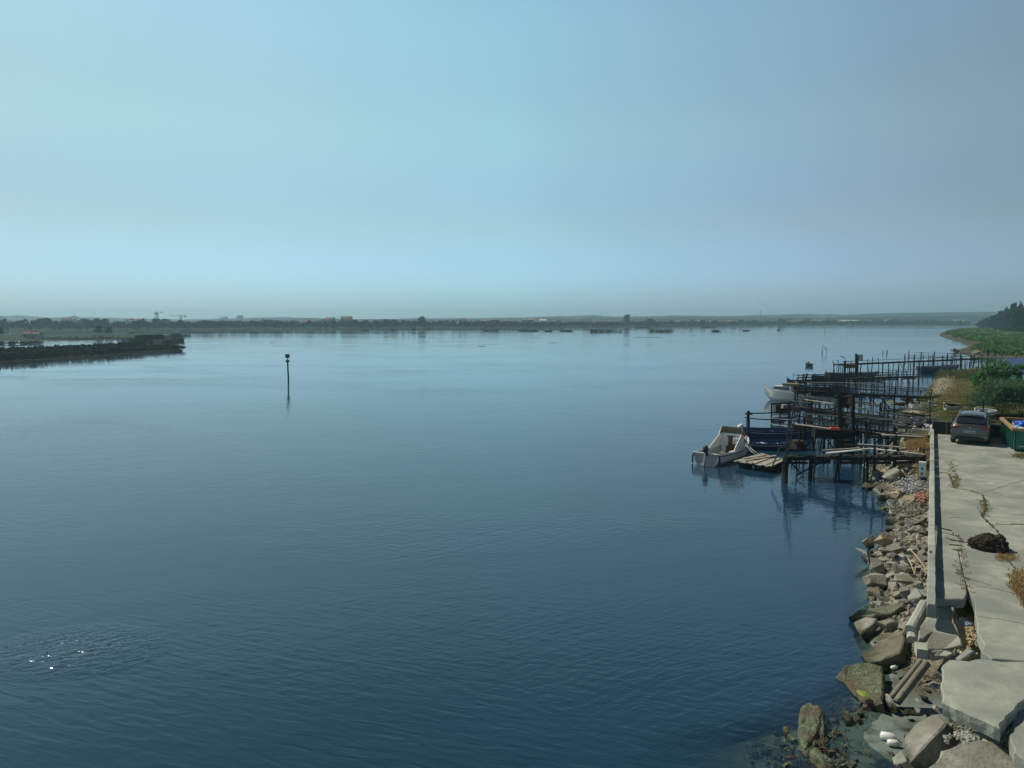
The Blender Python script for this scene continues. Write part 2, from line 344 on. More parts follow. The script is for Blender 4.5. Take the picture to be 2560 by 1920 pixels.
def vnoise(X, Y, s):
    out = np.empty(X.shape); f = out.ravel(); xs = X.ravel(); ys = Y.ravel()
    for i in range(len(f)): f[i] = noise.noise((xs[i]*s, ys[i]*s, 3.1))
    return out
def land_h(X, Y, nz=True):
    d = sdf(LAND, X, Y)
    nr = np.clip((18.0-Y)/1.6, 0, 1)
    up = (1-nr)*1.48*(1-np.exp(-np.maximum(d, 0)*0.42))+nr*(.012*np.clip(d, 0, 2)+1.40*(1-np.exp(-np.maximum(d-1.3, 0)*0.45)))
    near = np.clip((18.8-Y)/3.5, 0, 1)
    gentle = np.where(-d < 1.8, .05*(-d), .09+(-d-1.8)*.20); steep = (-d)*.75
    dn = gentle*near+steep*(1-near)
    h = np.where(d > 0, up, -np.minimum(dn, 4.0))
    if nz: h = h+vnoise(X, Y, .7)*.10*np.clip((1.6-h), 0.25, 1)*np.where(Y < 17.5, .25, 1)
    return h
def gh(x, y): return float(land_h(np.array([x]), np.array([y]))[0])

def grid_mesh(name, xs, ys, hfun, m, cull=None, smooth=True):
    X, Y = np.meshgrid(xs, ys); H = hfun(X, Y)
    nx, ny = len(xs), len(ys)
    vs = np.stack([X, Y, H], -1).reshape(-1, 3)
    fs = []
    for j in range(ny-1):
        for i in range(nx-1):
            q = (j*nx+i, j*nx+i+1, (j+1)*nx+i+1, (j+1)*nx+i)
            if cull is not None and max(H[j, i], H[j, i+1], H[j+1, i+1], H[j+1, i]) < cull: continue
            fs.append(q)
    me = bpy.data.meshes.new(name); me.from_pydata(vs.tolist(), [], fs); me.update()
    me.materials.append(m)
    if smooth: me.polygons.foreach_set('use_smooth', [True]*len(me.polygons))
    o = bpy.data.objects.new(name, me); COL.objects.link(o); return o
def graded(a, b, step, far, ratio=1.25, lo=None):
    out = list(np.arange(a, b, step)); s = step; x = out[-1]
    while x < far: s *= ratio; x += s; out.append(x)
    if lo is not None:
        s = step; x = out[0]
        while x > lo: s *= ratio; x -= s; out.insert(0, x)
    return np.array(out)
gx = graded(3, 34, .22, 230, 1.12, lo=0); gy = graded(9, 60, .25, 140, 1.03, lo=-25)
tag(grid_mesh('ground', gx, gy, land_h, M['terrain'], cull=-3.9), kind='structure')
bed = MB(); bed.add([(-3000, -60, -4.05), (3000, -60, -4.05), (3000, 3500, -4.05), (-3000, 3500, -4.05)], [(0, 1, 2, 3)])
tag(bed.build('river_bed', M['bank_mud']), kind='structure')

# ------------------------------------------------------------------ water
def water_material():
    m, n = new_mat('water'); L = n.links
    out = n.nodes.new('ShaderNodeOutputMaterial')
    g = n.nodes.new('ShaderNodeNewGeometry')
    def mapn(sc, rz=0):
        mp = n.nodes.new('ShaderNodeMapping'); mp.vector_type = 'TEXTURE'; mp.inputs['Scale'].default_value = tuple(1/q for q in sc); mp.inputs['Rotation'].default_value = (0, 0, rz)
        L.new(g.outputs['Position'], mp.inputs[0]); return mp.outputs[0]
    def noi(vec, sc, det=3, dst=0.0, ro=.5):
        t = n.nodes.new('ShaderNodeTexNoise'); t.inputs['Scale'].default_value = sc; t.inputs['Detail'].default_value = det
        t.inputs['Distortion'].default_value = dst; t.inputs['Roughness'].default_value = ro
        L.new(vec, t.inputs['Vector']); return t.outputs['Fac']
    def math_(op, a, b, c=None):
        x = n.nodes.new('ShaderNodeMath'); x.operation = op
        for i, v in enumerate((a, b, c)):
            if v is None: continue
            if isinstance(v, (int, float)): x.inputs[i].default_value = v
            else: L.new(v, x.inputs[i])
        return x.outputs[0]
    def mr(v, a, b, c, d):
        x = n.nodes.new('ShaderNodeMapRange'); L.new(v, x.inputs[0])
        for i, q in enumerate((a, b, c, d)): x.inputs[i+1].default_value = q
        return x.outputs[0]
    r1 = noi(mapn((.26, 1, 1), R(-20)), 4.6, 2, .5)
    r2 = noi(mapn((.28, 1, 1), R(32)), 4.8, 2, .6)
    r3 = noi(mapn((.5, 1, 1), R(20)), .8, 2, .3)
    patch = mr(noi(mapn((.5, 1, 1), R(10)), .09, 4, .6), .42, .66, 0, 1)
    patch2 = mr(noi(mapn((.5, 1, 1), R(-15)), .07, 4, .6), .45, .66, 0, 1)
    streak = mr(noi(mapn((.10, 1, 1), R(-4)), .022, 5, .8), .44, .62, 0, 1)
    h = math_('MULTIPLY', r1, math_('MULTIPLY_ADD', patch, .9, .22))
    h = math_('ADD', h, math_('MULTIPLY', r2, math_('MULTIPLY', patch2, 1.2)))
    h = math_('MULTIPLY_ADD', r3, .55, h)
    sxy = n.nodes.new('ShaderNodeSeparateXYZ'); L.new(g.outputs['Position'], sxy.inputs[0]); gc = W(190, 1625)
    gx_ = math_('MULTIPLY', math_('SUBTRACT', sxy.outputs[0], gc.x), .40); gy_ = math_('MULTIPLY', math_('SUBTRACT', sxy.outputs[1], gc.y), .55)
    calm = mr(sxy.outputs[1], 45, 170, 1.0, .42)
    h = math_('MULTIPLY', h, calm)
    gust = mr(math_('ADD', math_('MULTIPLY', gx_, gx_), math_('MULTIPLY', gy_, gy_)), .0, 1.0, 1.0, 0.0)
    r4 = noi(mapn((.5, 1, 1), R(25)), 5.5, 3, .6)
    h = math_('ADD', h, math_('MULTIPLY', r4, math_('MULTIPLY', gust, 3.3)))
    r5 = math_('MAXIMUM', math_('SUBTRACT', noi(mapn((.7, 1, 1), R(20)), 13, 1, .2), .64), 0)
    h = math_('ADD', h, math_('MULTIPLY', r5, math_('MULTIPLY', gust, 30)))
    b = n.nodes.new('ShaderNodeBump'); b.inputs['Strength'].default_value = 1.0; b.inputs['Distance'].default_value = .016
    L.new(h, b.inputs['Height'])
    fr = n.nodes.new('ShaderNodeFresnel'); fr.inputs['IOR'].default_value = 1.37; L.new(b.outputs[0], fr.inputs['Normal'])
    gl = n.nodes.new('ShaderNodeBsdfGlossy'); gl.inputs['Color'].default_value = (.96, .99, 1, 1); L.new(b.outputs[0], gl.inputs['Normal'])
    L.new(math_('MULTIPLY_ADD', gust, .11, math_('MULTIPLY_ADD', streak, .09, .02)), gl.inputs['Roughness'])
    at = n.nodes.new('ShaderNodeAttribute'); at.attribute_name = 'depth'
    # the body of the water: clear over the shallows, turbid blue-green where deep
    tr = n.nodes.new('ShaderNodeBsdfTransparent'); tr.inputs[0].default_value = (.66, .74, .68, 1)
    df = n.nodes.new('ShaderNodeBsdfDiffuse')
    cr = n.nodes.new('ShaderNodeValToRGB'); cr.color_ramp.elements[0].color = (.010, .042, .060, 1); cr.color_ramp.elements[1].color = (.013, .038, .082, 1)
    L.new(noi(mapn((1, 1, 1)), .03, 3), cr.inputs[0]); cr.color_ramp.elements[0].position = .4; cr.color_ramp.elements[1].position = .6
    L.new(cr.outputs[0], df.inputs[0])
    turb = mr(math_('MULTIPLY_ADD', noi(mapn((1, 1, 1)), .9, 4), .3, at.outputs['Fac']), .12, .78, .05, 1.0)
    body = n.nodes.new('ShaderNodeMixShader'); L.new(turb, body.inputs[0]); L.new(tr.outputs[0], body.inputs[1]); L.new(df.outputs[0], body.inputs[2])
    mx = n.nodes.new('ShaderNodeMixShader'); L.new(fr.outputs[0], mx.inputs[0]); L.new(body.outputs[0], mx.inputs[1]); L.new(gl.outputs[0], mx.inputs[2])
    L.new(mx.outputs[0], out.inputs[0])
    return m
M['water'] = water_material()
wx = graded(0, 40, .5, 2900, 1.35, lo=-2900); wy = graded(8, 60, .5, 3300, 1.2, lo=-55)
wat = grid_mesh('water', wx, wy, lambda X, Y: X*0, M['water'])
WX, WY = np.meshgrid(wx, wy)
dep = np.maximum(-land_h(WX, WY, False), 0)
at = wat.data.attributes.new('depth', 'FLOAT', 'POINT'); at.data.foreach_set('value', np.minimum(dep, 4).ravel().astype(np.float32))
tag(wat, kind='structure')

# ------------------------------------------------------------------ leafy things
def leaves_mb(mb, c, rad, n, size, mi=0, long=1.0, rnd=random):
    """n small leaf faces through the volume of one clump"""
    for _ in range(n):
        while True:
            p = Vector((rnd.uniform(-1, 1), rnd.uniform(-1, 1), rnd.uniform(-1, 1)))
            if p.length <= 1: break
        p = p*(0.55+0.45*rnd.random())
        q = Vector((c[0]+p.x*rad[0], c[1]+p.y*rad[1], c[2]+p.z*rad[2]))
        u = Vector((rnd.gauss(0, 1), rnd.gauss(0, 1), rnd.gauss(0, .7))).normalized()
        v = u.cross(Vector((rnd.gauss(0, 1), rnd.gauss(0, 1), rnd.gauss(0, 1)))).normalized()
        s = size*rnd.uniform(.6, 1.3)
        mb.add([q-u*s*long, q+v*s*.55, q+u*s*long, q-v*s*.55], [(0, 1, 2, 3)], mi)
def crown_mb(seed, wd, ht, clumps=26, leaves=34, size=.5, base=.25, shape='round'):
    r = random.Random(seed); mb = MB()
    for _ in range(clumps):
        a = r.uniform(0, 2*math.pi); t = r.random()
        if shape == 'round': prof = math.sin(math.pi*min(.97, .12+.8*t))**.6
        elif shape == 'tall': prof = .55+.45*math.sin(math.pi*t)
        else: prof = max(.1, 1-t*.9)
        rr = wd/2*prof*math.sqrt(r.random())*.78
        z = ht*(base+(1-base)*t*.92)
        cr = wd*r.uniform(.12, .22)
        leaves_mb(mb, (rr*math.cos(a), rr*math.sin(a), z), (cr, cr, cr*.75), leaves, size, rnd=r)
    return mb
def trunk_mb(seed, ht, wd, r0):
    r = random.Random(seed+99); mb = MB()
    mb.tube([(0, 0, -.3), (r.uniform(-.1, .1)*wd*.3, 0, ht*.3), (r.uniform(-.1, .1)*wd*.4, r.uniform(-.1, .1)*wd*.4, ht*.62)], [r0, r0*.75, r0*.35], 7)
    for k in range(4):
        a = r.uniform(0, 6.28); z = ht*r.uniform(.25, .5)
        mb.tube([(0, 0, z), (math.cos(a)*wd*.17, math.sin(a)*wd*.17, z+ht*.14), (math.cos(a)*wd*.3, math.sin(a)*wd*.3, z+ht*.25)], [r0*.5, r0*.32, r0*.12], 5)
    return mb
PROTO = []
def tree_proto(seed, wd, ht, shape, leafmat, clumps, leaves, size):
    t = empty('tree')
    crown_mb(seed, wd, ht, clumps, leaves, size, .2 if shape != 'round' else .24, shape).build('crown', leafmat, t)
    trunk_mb(seed, ht, wd, ht*.028).build('trunk', M['bark'], t)
    return t
for k, (a, b, c) in enumerate([(9, 9, 'round'), (11, 8, 'round'), (7, 11, 'tall'), (13, 10, 'round'), (10, 11, 'tall')]):
    PROTO.append((tree_proto(k*5+1, a, b, c, M['far_leaf'], 34, 26, .62), a, b, [False]))
def place_tree(k, x, y, z, wd, ht, label, group=None, name='tree'):
    p, a, b, used = PROTO[k]
    if not used[0]: o = p; used[0] = True
    else: o = copy_tree(p)
    o.name = name; o.location = (x, y, z); o.scale = (wd/a, wd/a, ht/b); o.rotation_euler = (0, 0, random.uniform(0, 6.28))
    tag(o, label, 'tree', group)
    return o

# ------------------------------------------------------------------ far shore, hills, distant town
FS = [(-900, 832), (-200, 830), (0, 829), (400, 827.2), (640, 824.3), (1000, 822.5), (1280, 821), (1550, 818), (1900, 814.3), (2050, 813), (2300, 812.8), (2460, 813), (2700, 813)]
def far_y(px):
    for (a, b), (c, d) in zip(FS, FS[1:]):
        if a <= px <= c: return b+(d-b)*(px-a)/(c-a)
    return FS[-1][1]
fs = MB(); nn = 160
rows = [0, 3, 12, 900, 2600]; hz = [-.3, .6, 1.0, 3, 5]
vs = []
for i in range(nn+1):
    px = -900+3600*i/nn
    p = W(px, far_y(px)+random.uniform(-.25, .25)); d = Vector((p.x, p.y)).normalized()
    for rr, h in zip(rows, hz): vs.append((p.x+d.x*rr*.3, p.y+rr, h))
fs.add(vs, [(i*5+k, (i+1)*5+k, (i+1)*5+k+1, i*5+k+1) for i in range(nn) for k in range(4)])
tag(fs.build('far_shore', M['field']), kind='structure')

def ridge(name, Yd, prof, rough, seed, depth=260):
    """a wooded ridge: prof = [(px, py top)]"""
    mb = MB(); N = 420; vs = []
    x0 = prof[0][0]; x1 = prof[-1][0]
    for i in range(N+1):
        px = x0+(x1-x0)*i/N
        for (a, b), (c, d) in zip(prof, prof[1:]):
            if a <= px <= c: py = b+(d-b)*(px-a)/(c-a); break
        nz = noise.noise((px*.012, seed, 0))*2.2*rough+noise.noise((px*.06, seed, 1))*1.3*rough+abs(noise.noise((px*.25, seed, 2)))*1.6*rough
        X = XAT(px, py, Yd); Z = ZAT(py-nz*.8, Yd)
        vs += [(X, Yd-depth, 4), (X, Yd-depth*.3, 4+(Z-4)*.72+noise.noise((px*.11, seed, 5))*1.2), (X, Yd, Z), (X*1.03, Yd+depth, 4)]
    mb.add(vs, [(i*4+k, (i+1)*4+k, (i+1)*4+k+1, i*4+k+1) for i in range(N) for k in range(3)])
    return tag(mb.build(name, M['hill']), kind='structure')
ridge('hills', 2500, [(-500, 788), (0, 791), (60, 789), (120, 794), (170, 792), (230, 793), (330, 797), (500, 798), (700, 793), (900, 798), (1280, 794), (1400, 791),
                     (1480, 788), (1540, 792), (1700, 789), (1850, 790), (2000, 785), (2100, 787), (2250, 782), (2480, 780), (2900, 778)], 1.0, 3)
ridge('hills', 1750, [(-500, 795), (40, 800), (200, 799), (420, 803), (640, 801), (760, 797), (900, 798), (1100, 799), (1300, 797), (1500, 796), (1750, 794), (1900, 796),
                     (2100, 793), (2280, 791), (2350, 789), (2500, 788), (2900, 788)], 1.1, 11)

rt = random.Random(21)
# named distant trees and masses (px, py base, width px, top py, proto, label)
named = [
 (1054, 820, 26, 791.5, 3, 'tall round dark tree above the far shore, left of the photo centre'),
 (1568, 815, 22, 787, 1, 'tall solitary round tree rising highest above the far shore right of centre'),
 (1625, 816, 26, 796, 2, 'broad dark block of a tree right of the tallest round tree on the far shore'),
 (1796, 813, 10, 803, 0, 'tiny lone dark tree standing low on the far bank, left of a marker pole'),
 (1243, 821, 16, 799, 0, 'small round dark tree on the far shore near the centre of the photo'),
 (700, 823, 22, 803, 0, 'round hazy tree at the head of the far bank woods, left of centre'),
 (985, 822, 34, 799, 3, 'wide dark tree in the bank of trees left of the tall round one'),
 (965, 822, 24, 797, 2, 'upright dark tree beside the wide one on the far shore'),
 (885, 823, 30, 800, 1, 'first bulky dark tree of the far bank east of the crane'),
 (915, 823, 30, 801, 3, 'second bulky dark tree of the far bank, next to the first'),
]
for px, pb, wp, tp, k, lab in named:
    Y = W(px, far_y(px)).y*1.04+14; x = XAT(px, pb, Y)
    place_tree(k, x, Y, 1.4, wp/FPX*Y, ZAT(tp, Y)-1.4, lab)
bands = [(-60, 240, 793, 803), (240, 420, 794, 804), (420, 700, 799, 808), (700, 900, 801, 810), (930, 1280, 799, 809), (1280, 1560, 801, 809), (1590, 1900, 799, 806), (1900, 2330, 796, 804)]
labs = {0: 'hazy tree in the far bank woods at the left edge', 1: 'hazy tree in the far bank woods behind the island farm', 2: 'dark tree in the far bank woods beneath the cranes',
        3: 'dark tree in the far bank woods beyond the marker post', 4: 'dark tree among the centre far bank woods', 5: 'tree among the houses on the far bank right of centre',
        6: 'hazy tree by the rooftops of the right-hand far bank', 7: 'hazy tree on the low far bank beyond the jetties'}
for bi, (a, b, t0, t1) in enumerate(bands):
    n = int((b-a)/ (13 if bi < 5 else 20))
    for i in range(n):
        px = rt.uniform(a, b); Yb = W(px, far_y(px)).y
        Y = Yb*(1.005+.3*rt.random()**1.4)+9; tp = rt.uniform(t0, t1)
        place_tree(rt.choice([0, 1, 2, 3, 3, 4]), XAT(px, 815, Y), Y, 1.5, rt.uniform(13, 26)/FPX*Y, max(3.5, ZAT(tp, Y)-1.5), labs[bi], 'trees of the far bank, band %d' % (bi+1))
# a far-off wood that reads as one mass
wm = MB()
for i in range(3400):
    px = rt.uniform(-400, 2420); Yb = W(px, far_y(px)).y
    Y = Yb*(1.0+.45*rt.random()**1.7)+6
    hh = rt.uniform(2, 6.5)*(1.0 if px < 1300 else .75)
    x = XAT(px, 815, Y); s = rt.uniform(2, 4.5)*Y/800
    leaves_mb(wm, (x, Y, 1.5+hh*.5), (s*1.6, s, hh*.6), 9, s*.45, rnd=rt)
tag(wm.build('woods', M['far_leaf']), 'low hazy belt of scrub and woodland running along the whole far shore', 'woods', kind='stuff')

def house_mb(wd, dp, ht, rf):
    mb = MB()
    mb.box((0, 0, ht/2-1), (wd, dp, ht+2), mi=0)
    e = .35
    mb.add([(-wd/2-e, -dp/2-e, ht), (wd/2+e, -dp/2-e, ht), (wd/2+e, dp/2+e, ht), (-wd/2-e, dp/2+e, ht), (-wd/2-e, 0, ht+rf), (wd/2+e, 0, ht+rf)],
           [(0, 1, 5, 4), (2, 3, 4, 5), (0, 4, 3), (1, 2, 5), (0, 3, 2, 1)], 1)
    n = max(2, int(wd/3))
    for i in range(n):
        x = -wd/2+wd*(i+.5)/n
        for z in ([1.6] if ht < 5 else [1.6, 4.4]): mb.box((x, -dp/2-.03, z), (1.0, .08, 1.2), mi=2)
    return mb
hp = [house_mb(11, 8, 3.4, 2.0).build('house', [M['far_white'], M['roof_tile'], M['glass']]), house_mb(9, 8, 6.2, 2.0).build('house', [M['far_cream'], M['roof_tile'], M['glass']]),
      house_mb(14, 9, 3.6, 1.6).build('house', [M['far_white'], M['roof_grey'], M['glass']]), house_mb(8, 7, 5.6, 1.6).build('house', [M['far_white'], M['roof_tile'], M['glass']])]
hu = [False]*4
hz_ = [(620, 900, 9, 'hazy little white house in the woods left of centre', 0), (1150, 1280, 9, 'small pale house near the photo centre on the far bank', 1),
       (1280, 1560, 26, 'small pale house of the village right of centre on the far bank', 2), (1600, 1900, 16, 'pale house with a tiled roof on the far slope left of the marker pole', 3),
       (1900, 2440, 34, 'pale house of the hazy village beyond the jetties', 4), (0, 420, 7, 'hazy pale house in the far woods behind the island farm', 5)]
for a, b, n, lab, gi in hz_:
    for i in range(n):
        px = rt.uniform(a, b); k = rt.randrange(4); Yb = W(px, far_y(px)).y
        Y = Yb*rt.uniform(1.08, 1.6)+20; py = rt.uniform(803, 811)
        z = max(1.6, min(ZAT(py, Y)-3, 8))
        if not hu[k]: o = hp[k]; hu[k] = True
        else: o = hp[k].copy(); COL.objects.link(o)
        o.location = (XAT(px, py, Y), Y, z); o.rotation_euler = (0, 0, rt.uniform(-.5, .5)); s = rt.uniform(.75, 1.15); o.scale = (s, s, s)
        tag(o, lab, 'house', 'houses of the far shore, cluster %d' % (gi+1))
def longshed(px0, px1, pyt, pyb, wallm, roofm, label, cat='building', name='warehouse', f=1.12):
    pc = (px0+px1)/2; Y = W(pc, far_y(pc)).y*f+20
    x0 = XAT(px0, 810, Y); x1 = XAT(px1, 810, Y); z1 = ZAT(pyt, Y); z0 = 1.0
    t = empty(name, ((x0+x1)/2, Y, z0), 0, label, cat); wd = x1-x0; h = z1-z0
    a = MB(); a.box((0, 8, h*.4), (wd, 16, h*.8)); a.build('wall', wallm, t)
    b = MB(); b.add([(-wd/2-.5, -.6, h*.8), (wd/2+.5, -.6, h*.8), (wd/2+.5, 16.6, h*.8), (-wd/2-.5, 16.6, h*.8), (-wd/2-.5, 8, h), (wd/2+.5, 8, h)],
           [(0, 1, 5, 4), (2, 3, 4, 5), (0, 4, 3), (1, 2, 5), (0, 3, 2, 1)]); b.build('roof', roofm, t)
    n = max(2, int(wd/7)); c = MB()
    for i in range(n): c.box((-wd/2+wd*(i+.5)/n, -.05, h*.3), (wd/n*.5, .12, h*.25))
    c.build('window', M['glass'], t)
longshed(1806, 1856, 802, 808, M['far_cream'], M['roof_tile'], 'long low hazy shed with a pinkish roof left of the thin marker pole')
longshed(2052, 2094, 789.5, 800, M['far_grey'], M['roof_grey'], 'long grey block building in the hazy town behind the marker pole', f=1.5)
longshed(2104, 2146, 800, 805, M['far_white'], M['far_white'], 'long low white greenhouse on the far bank right of the marker pole')
longshed(1200, 1268, 799, 806, M['far_cream'], M['roof_grey'], 'long pale terrace with several floors above the trees near the centre', f=1.3)
longshed(1305, 1334, 796, 812, M['far_grey'], M['roof_grey'], 'hazy grey apartment block right of the photo centre')
longshed(1350, 1366, 798, 803, M['far_white'], M['far_white'], 'small bright white hall right of the hazy grey apartment block', f=1.25)
def block(px, w_, pyt, Y, label, mast=0, floors=7):
    x = XAT(px, 800, Y); z0 = 6; h = ZAT(pyt, Y)-z0; wd = w_/FPX*Y
    t = empty('apartment_building', (x, Y, z0), 0, label, 'building')
    a = MB(); a.box((0, 6, h/2), (wd, 12, h)); a.box((wd*.1, 6, h+wd*.04), (wd*.5, 7, wd*.08)); a.build('wall', M['far_grey'], t)
    for k in range(floors):
        b = MB(); b.box((0, -.05, h*(k+.6)/floors), (wd*.8, .15, h/floors*.4)); b.build('window', M['glass'], t)
    if mast: b = MB(); b.tube([(wd*.1, 6, h), (wd*.1, 6, h+mast)], [.7, .2], 6); b.build('mast', M['crane'], t)
block(598, 14, 789, 2100, 'hazy tall apartment block standing alone on the skyline left of centre')
block(180, 20, 791.5, 1900, 'hazy broad building with a thin mast on its roof on the left skyline', 14, 4)
block(-2, 8, 790, 1900, 'hazy slab building cut by the left edge of the picture')
block(555, 18, 795, 2100, 'low hazy domed building on the skyline left of the tall block', 0, 3)
def crane(px, pyt, pyb, j0, j1, label, Y=1500, thin=.5):
    x = XAT(px, pyt, Y); zt = ZAT(pyt, Y); t = empty('tower_crane', (x, Y, 4), 0, label, 'crane', )
    H = zt-4; a = MB(); s = 1.0*thin*2
    for sx in (-s, s):
        for sy in (-s, s): a.tube([(sx, sy, -4), (sx, sy, H)], .22*thin*2, 5)
    k = -4
    while k < H-3:
        for sx in (-s, s): a.tube([(sx, -s, k), (sx, s, k+3)], .12, 4)
        for sy in (-s, s): a.tube([(-s, sy, k), (s, sy, k+3)], .12, 4)
        k += 3
    a.build('mast', M['crane'], t)
    x0 = (j0-px)/FPX*Y; x1 = (j1-px)/FPX*Y; b = MB()
    for (dy, dz) in ((-.9, 0), (.9, 0), (0, 1.6)): b.tube([(x0, dy, H+dz), (x1, dy, H+dz+ (x1-x0)*.02)], .2, 5)
    n = 14
    for i in range(n): q = x0+(x1-x0)*i/n; r_ = (x1-x0)/n; b.tube([(q, -.9, H), (q+r_/2, 0, H+1.6), (q+r_, .9, H)], .1, 4)
    b.build('jib', M['crane'], t)
    c = MB(); xx = x0 if abs(x0) < abs(x1) else x1
    c.box((xx*.85, 0, H-1), (3.5, 2.2, 2.4)); c.build('counterweight', M['crane'], t)
    c = MB(); c.tube([(0, 0, H), (0, 0, H+3.2)], [.6, .2], 6); c.box((1, 0, H-1.2), (1.8, 1.8, 2)); c.build('cab', M['crane'], t)
crane(392, 782.5, 800, 387, 408, 'tallest tower crane on the skyline behind the islet ruin', 1300, .8)
crane(452, 790, 800, 424, 465, 'second tower crane with a long jib, right of the tallest one', 1400, .7)
crane(565, 792.5, 801, 550, 569, 'small hazy tower crane left of the tall apartment block', 1900, .5)
crane(858, 793, 801, 832, 864, 'thin hazy tower crane alone on the skyline left of the tall round tree', 1800, .5)
for (px, pt, lab) in ((142, 792, 'thin mast on the left skyline right of the broad building'), (273, 793, 'thin spire on the left skyline above the island trees'), (1401, 786, 'thin mast on the hills right of centre'),
                      (1503, 784, 'second thin mast on the hills right of centre'), (1902, 776, 'thin mast on top of the round hill'), (2078, 782, 'small spire above the grey block building')):
    mb = MB(); Y = 2300; x = XAT(px, pt, Y); mb.tube([(x, Y, 5), (x, Y, ZAT(pt, Y))], [1.6, .5], 6); mb.box((x, Y, ZAT(pt, Y)-3), (2.4, 2.4, 2))
    tag(mb.build('radio_mast', M['crane'], origin=(x, Y, 5)), lab, 'mast')

# ------------------------------------------------------------------ right-hand marsh and wood
def marsh_h(X, Y):
    d = sdf(MARSH, X, Y)
    return np.where(d > 0, 1.1*(1-np.exp(-np.maximum(d, 0)*.12))+.12+vnoise(X, Y, .12)*.22*np.clip(d/8, 0, 1), np.maximum(d*.25, -1.5))
def fan_grid(name, s0, s1, ns, y0, y1, ny, hfun, m, cull):
    ss = np.linspace(s0, s1, ns); ys = y0*(y1/y0)**np.linspace(0, 1, ny)
    S, Y = np.meshgrid(ss, ys); X = S*Y; H = hfun(X, Y); vs = np.stack([X, Y, H], -1).reshape(-1, 3); fs = []
    for j in range(ny-1):
        for i in range(ns-1):
            if max(H[j, i], H[j, i+1], H[j+1, i], H[j+1, i+1]) < cull: continue
            fs.append((j*ns+i, j*ns+i+1, (j+1)*ns+i+1, (j+1)*ns+i))
    me = bpy.data.meshes.new(name); me.from_pydata(vs.tolist(), [], fs); me.update(); me.materials.append(m)
    me.polygons.foreach_set('use_smooth', [True]*len(me.polygons))
    o = bpy.data.objects.new(name, me); COL.objects.link(o); return o
def marsh_material():
    m = M['marsh']; n = m.node_tree; L = n.links; p = [x for x in n.nodes if x.type == 'BSDF_PRINCIPLED'][0]
    src = p.inputs['Base Color'].links[0].from_socket
    g = n.nodes.new('ShaderNodeNewGeometry'); s = n.nodes.new('ShaderNodeSeparateXYZ'); L.new(g.outputs['Position'], s.inputs[0])
    t = n.nodes.new('ShaderNodeTexNoise'); t.inputs['Scale'].default_value = .15; L.new(g.outputs['Position'], t.inputs['Vector'])
    a = n.nodes.new('ShaderNodeMath'); a.operation = 'MULTIPLY_ADD'; a.inputs[1].default_value = .6; L.new(t.outputs['Fac'], a.inputs[0]); L.new(s.outputs[2], a.inputs[2])
    r = n.nodes.new('ShaderNodeMapRange'); r.inputs[1].default_value = .72; r.inputs[2].default_value = 1.05; L.new(a.outputs[0], r.inputs[0])
    mx = n.nodes.new('ShaderNodeMix'); mx.data_type = 'RGBA'; L.new(r.outputs[0], mx.inputs[0]); mx.inputs[6].default_value = (.075, .068, .045, 1); L.new(src, mx.inputs[7]); L.new(mx.outputs[2], p.inputs['Base Color'])
marsh_material()
tag(fan_grid('marsh', .48, 1.5, 170, 118, 1400, 150, marsh_h, M['marsh'], -.2), kind='structure')
tf = MB(); rg = random.Random(5)
cand = np.array([(s*y, y) for s, y in [(rg.uniform(.52, .80), 125*(5.5**rg.random())) for _ in range(9000)]])
dd = sdf(MARSH, cand[:, 0], cand[:, 1])
for (x, y), d in zip(cand, dd):
    if d < 3 or rg.random() < .25: continue
    s = rg.uniform(.25, .6)*(1+y/600); z = .9
    for k in range(3):
        a = rg.uniform(0, 3.14); dx, dy = math.cos(a)*s, math.sin(a)*s
        tf.add([(x-dx, y-dy, z-.2), (x+dx, y+dy, z-.2), (x+dx*.7+rg.uniform(-.2, .2), y+dy*.7, z+s*.9), (x-dx*.8, y-dy*.8, z+s*rg.uniform(.6, 1))], [(0, 1, 2, 3)])
M['marsh_grass'] = mat('marsh_grass', (.125, .25, .06), (.11, .17, .045), .9, scale=.03, bump=0, island=.3, trans=.25, spec=0.06)
tag(tf.build('marsh_grass', M['marsh_grass']), 'bright green marsh grass covering the low point beyond the jetties', 'grass', kind='stuff')
# dark wood on the point
prof = [(2447, 806), (2465, 798), (2480, 787), (2500, 778), (2525, 768), (2540, 768), (2560, 766), (2600, 764), (2660, 764)]
WPROTO = []
for k, (a, b, c) in enumerate([(12, 13, 'round'), (13, 12, 'round'), (10, 14, 'tall')]):
    p = tree_proto(k*7+50, a, b, c, M['wood_leaf'], 46, 40, .62); WPROTO.append([p, a, b, False])
def wood_tree(k, px, pb, tp, wp, label, group=None):
    Y = W(px, pb, 1.0).y; x = XAT(px, pb, Y); rec = WPROTO[k]
    if not rec[3]: o = rec[0]; rec[3] = True
    else: o = copy_tree(rec[0])
    ht = ZAT(tp, Y)-1; wd = wp/FPX*Y
    o.name = 'tree'; o.location = (x, Y, .8); o.scale = (wd/rec[1], wd/rec[1], ht/rec[2]); o.rotation_euler = (0, 0, rg.uniform(0, 6))
    tag(o, label, 'tree', group); return o
wood_tree(0, 2530, 829, 756, 24, 'left of two dark treetops standing above the wood at the right edge')
wood_tree(1, 2547, 829, 755, 22, 'right of two dark treetops standing above the wood at the right edge')
wood_tree(0, 2449, 815, 805, 16, 'lowest dark tree at the water end of the right-hand wood')
for i in range(26):
    px = 2456+(2660-2456)*i/25
    for (a, b), (c, d) in zip(prof, prof[1:]):
        if a <= px <= c: tp = b+(d-b)*(px-a)/(c-a); break
    f = min(1, (px-2440)/90)
    wood_tree(rg.randrange(2), px+rg.uniform(-3, 3), 817+f*rg.uniform(3, 14), tp+rg.uniform(-2, 4), rg.uniform(32, 46), 'dark bushy tree within the wood on the right-hand point', 'trees of the wood on the right-hand point')
um = MB()
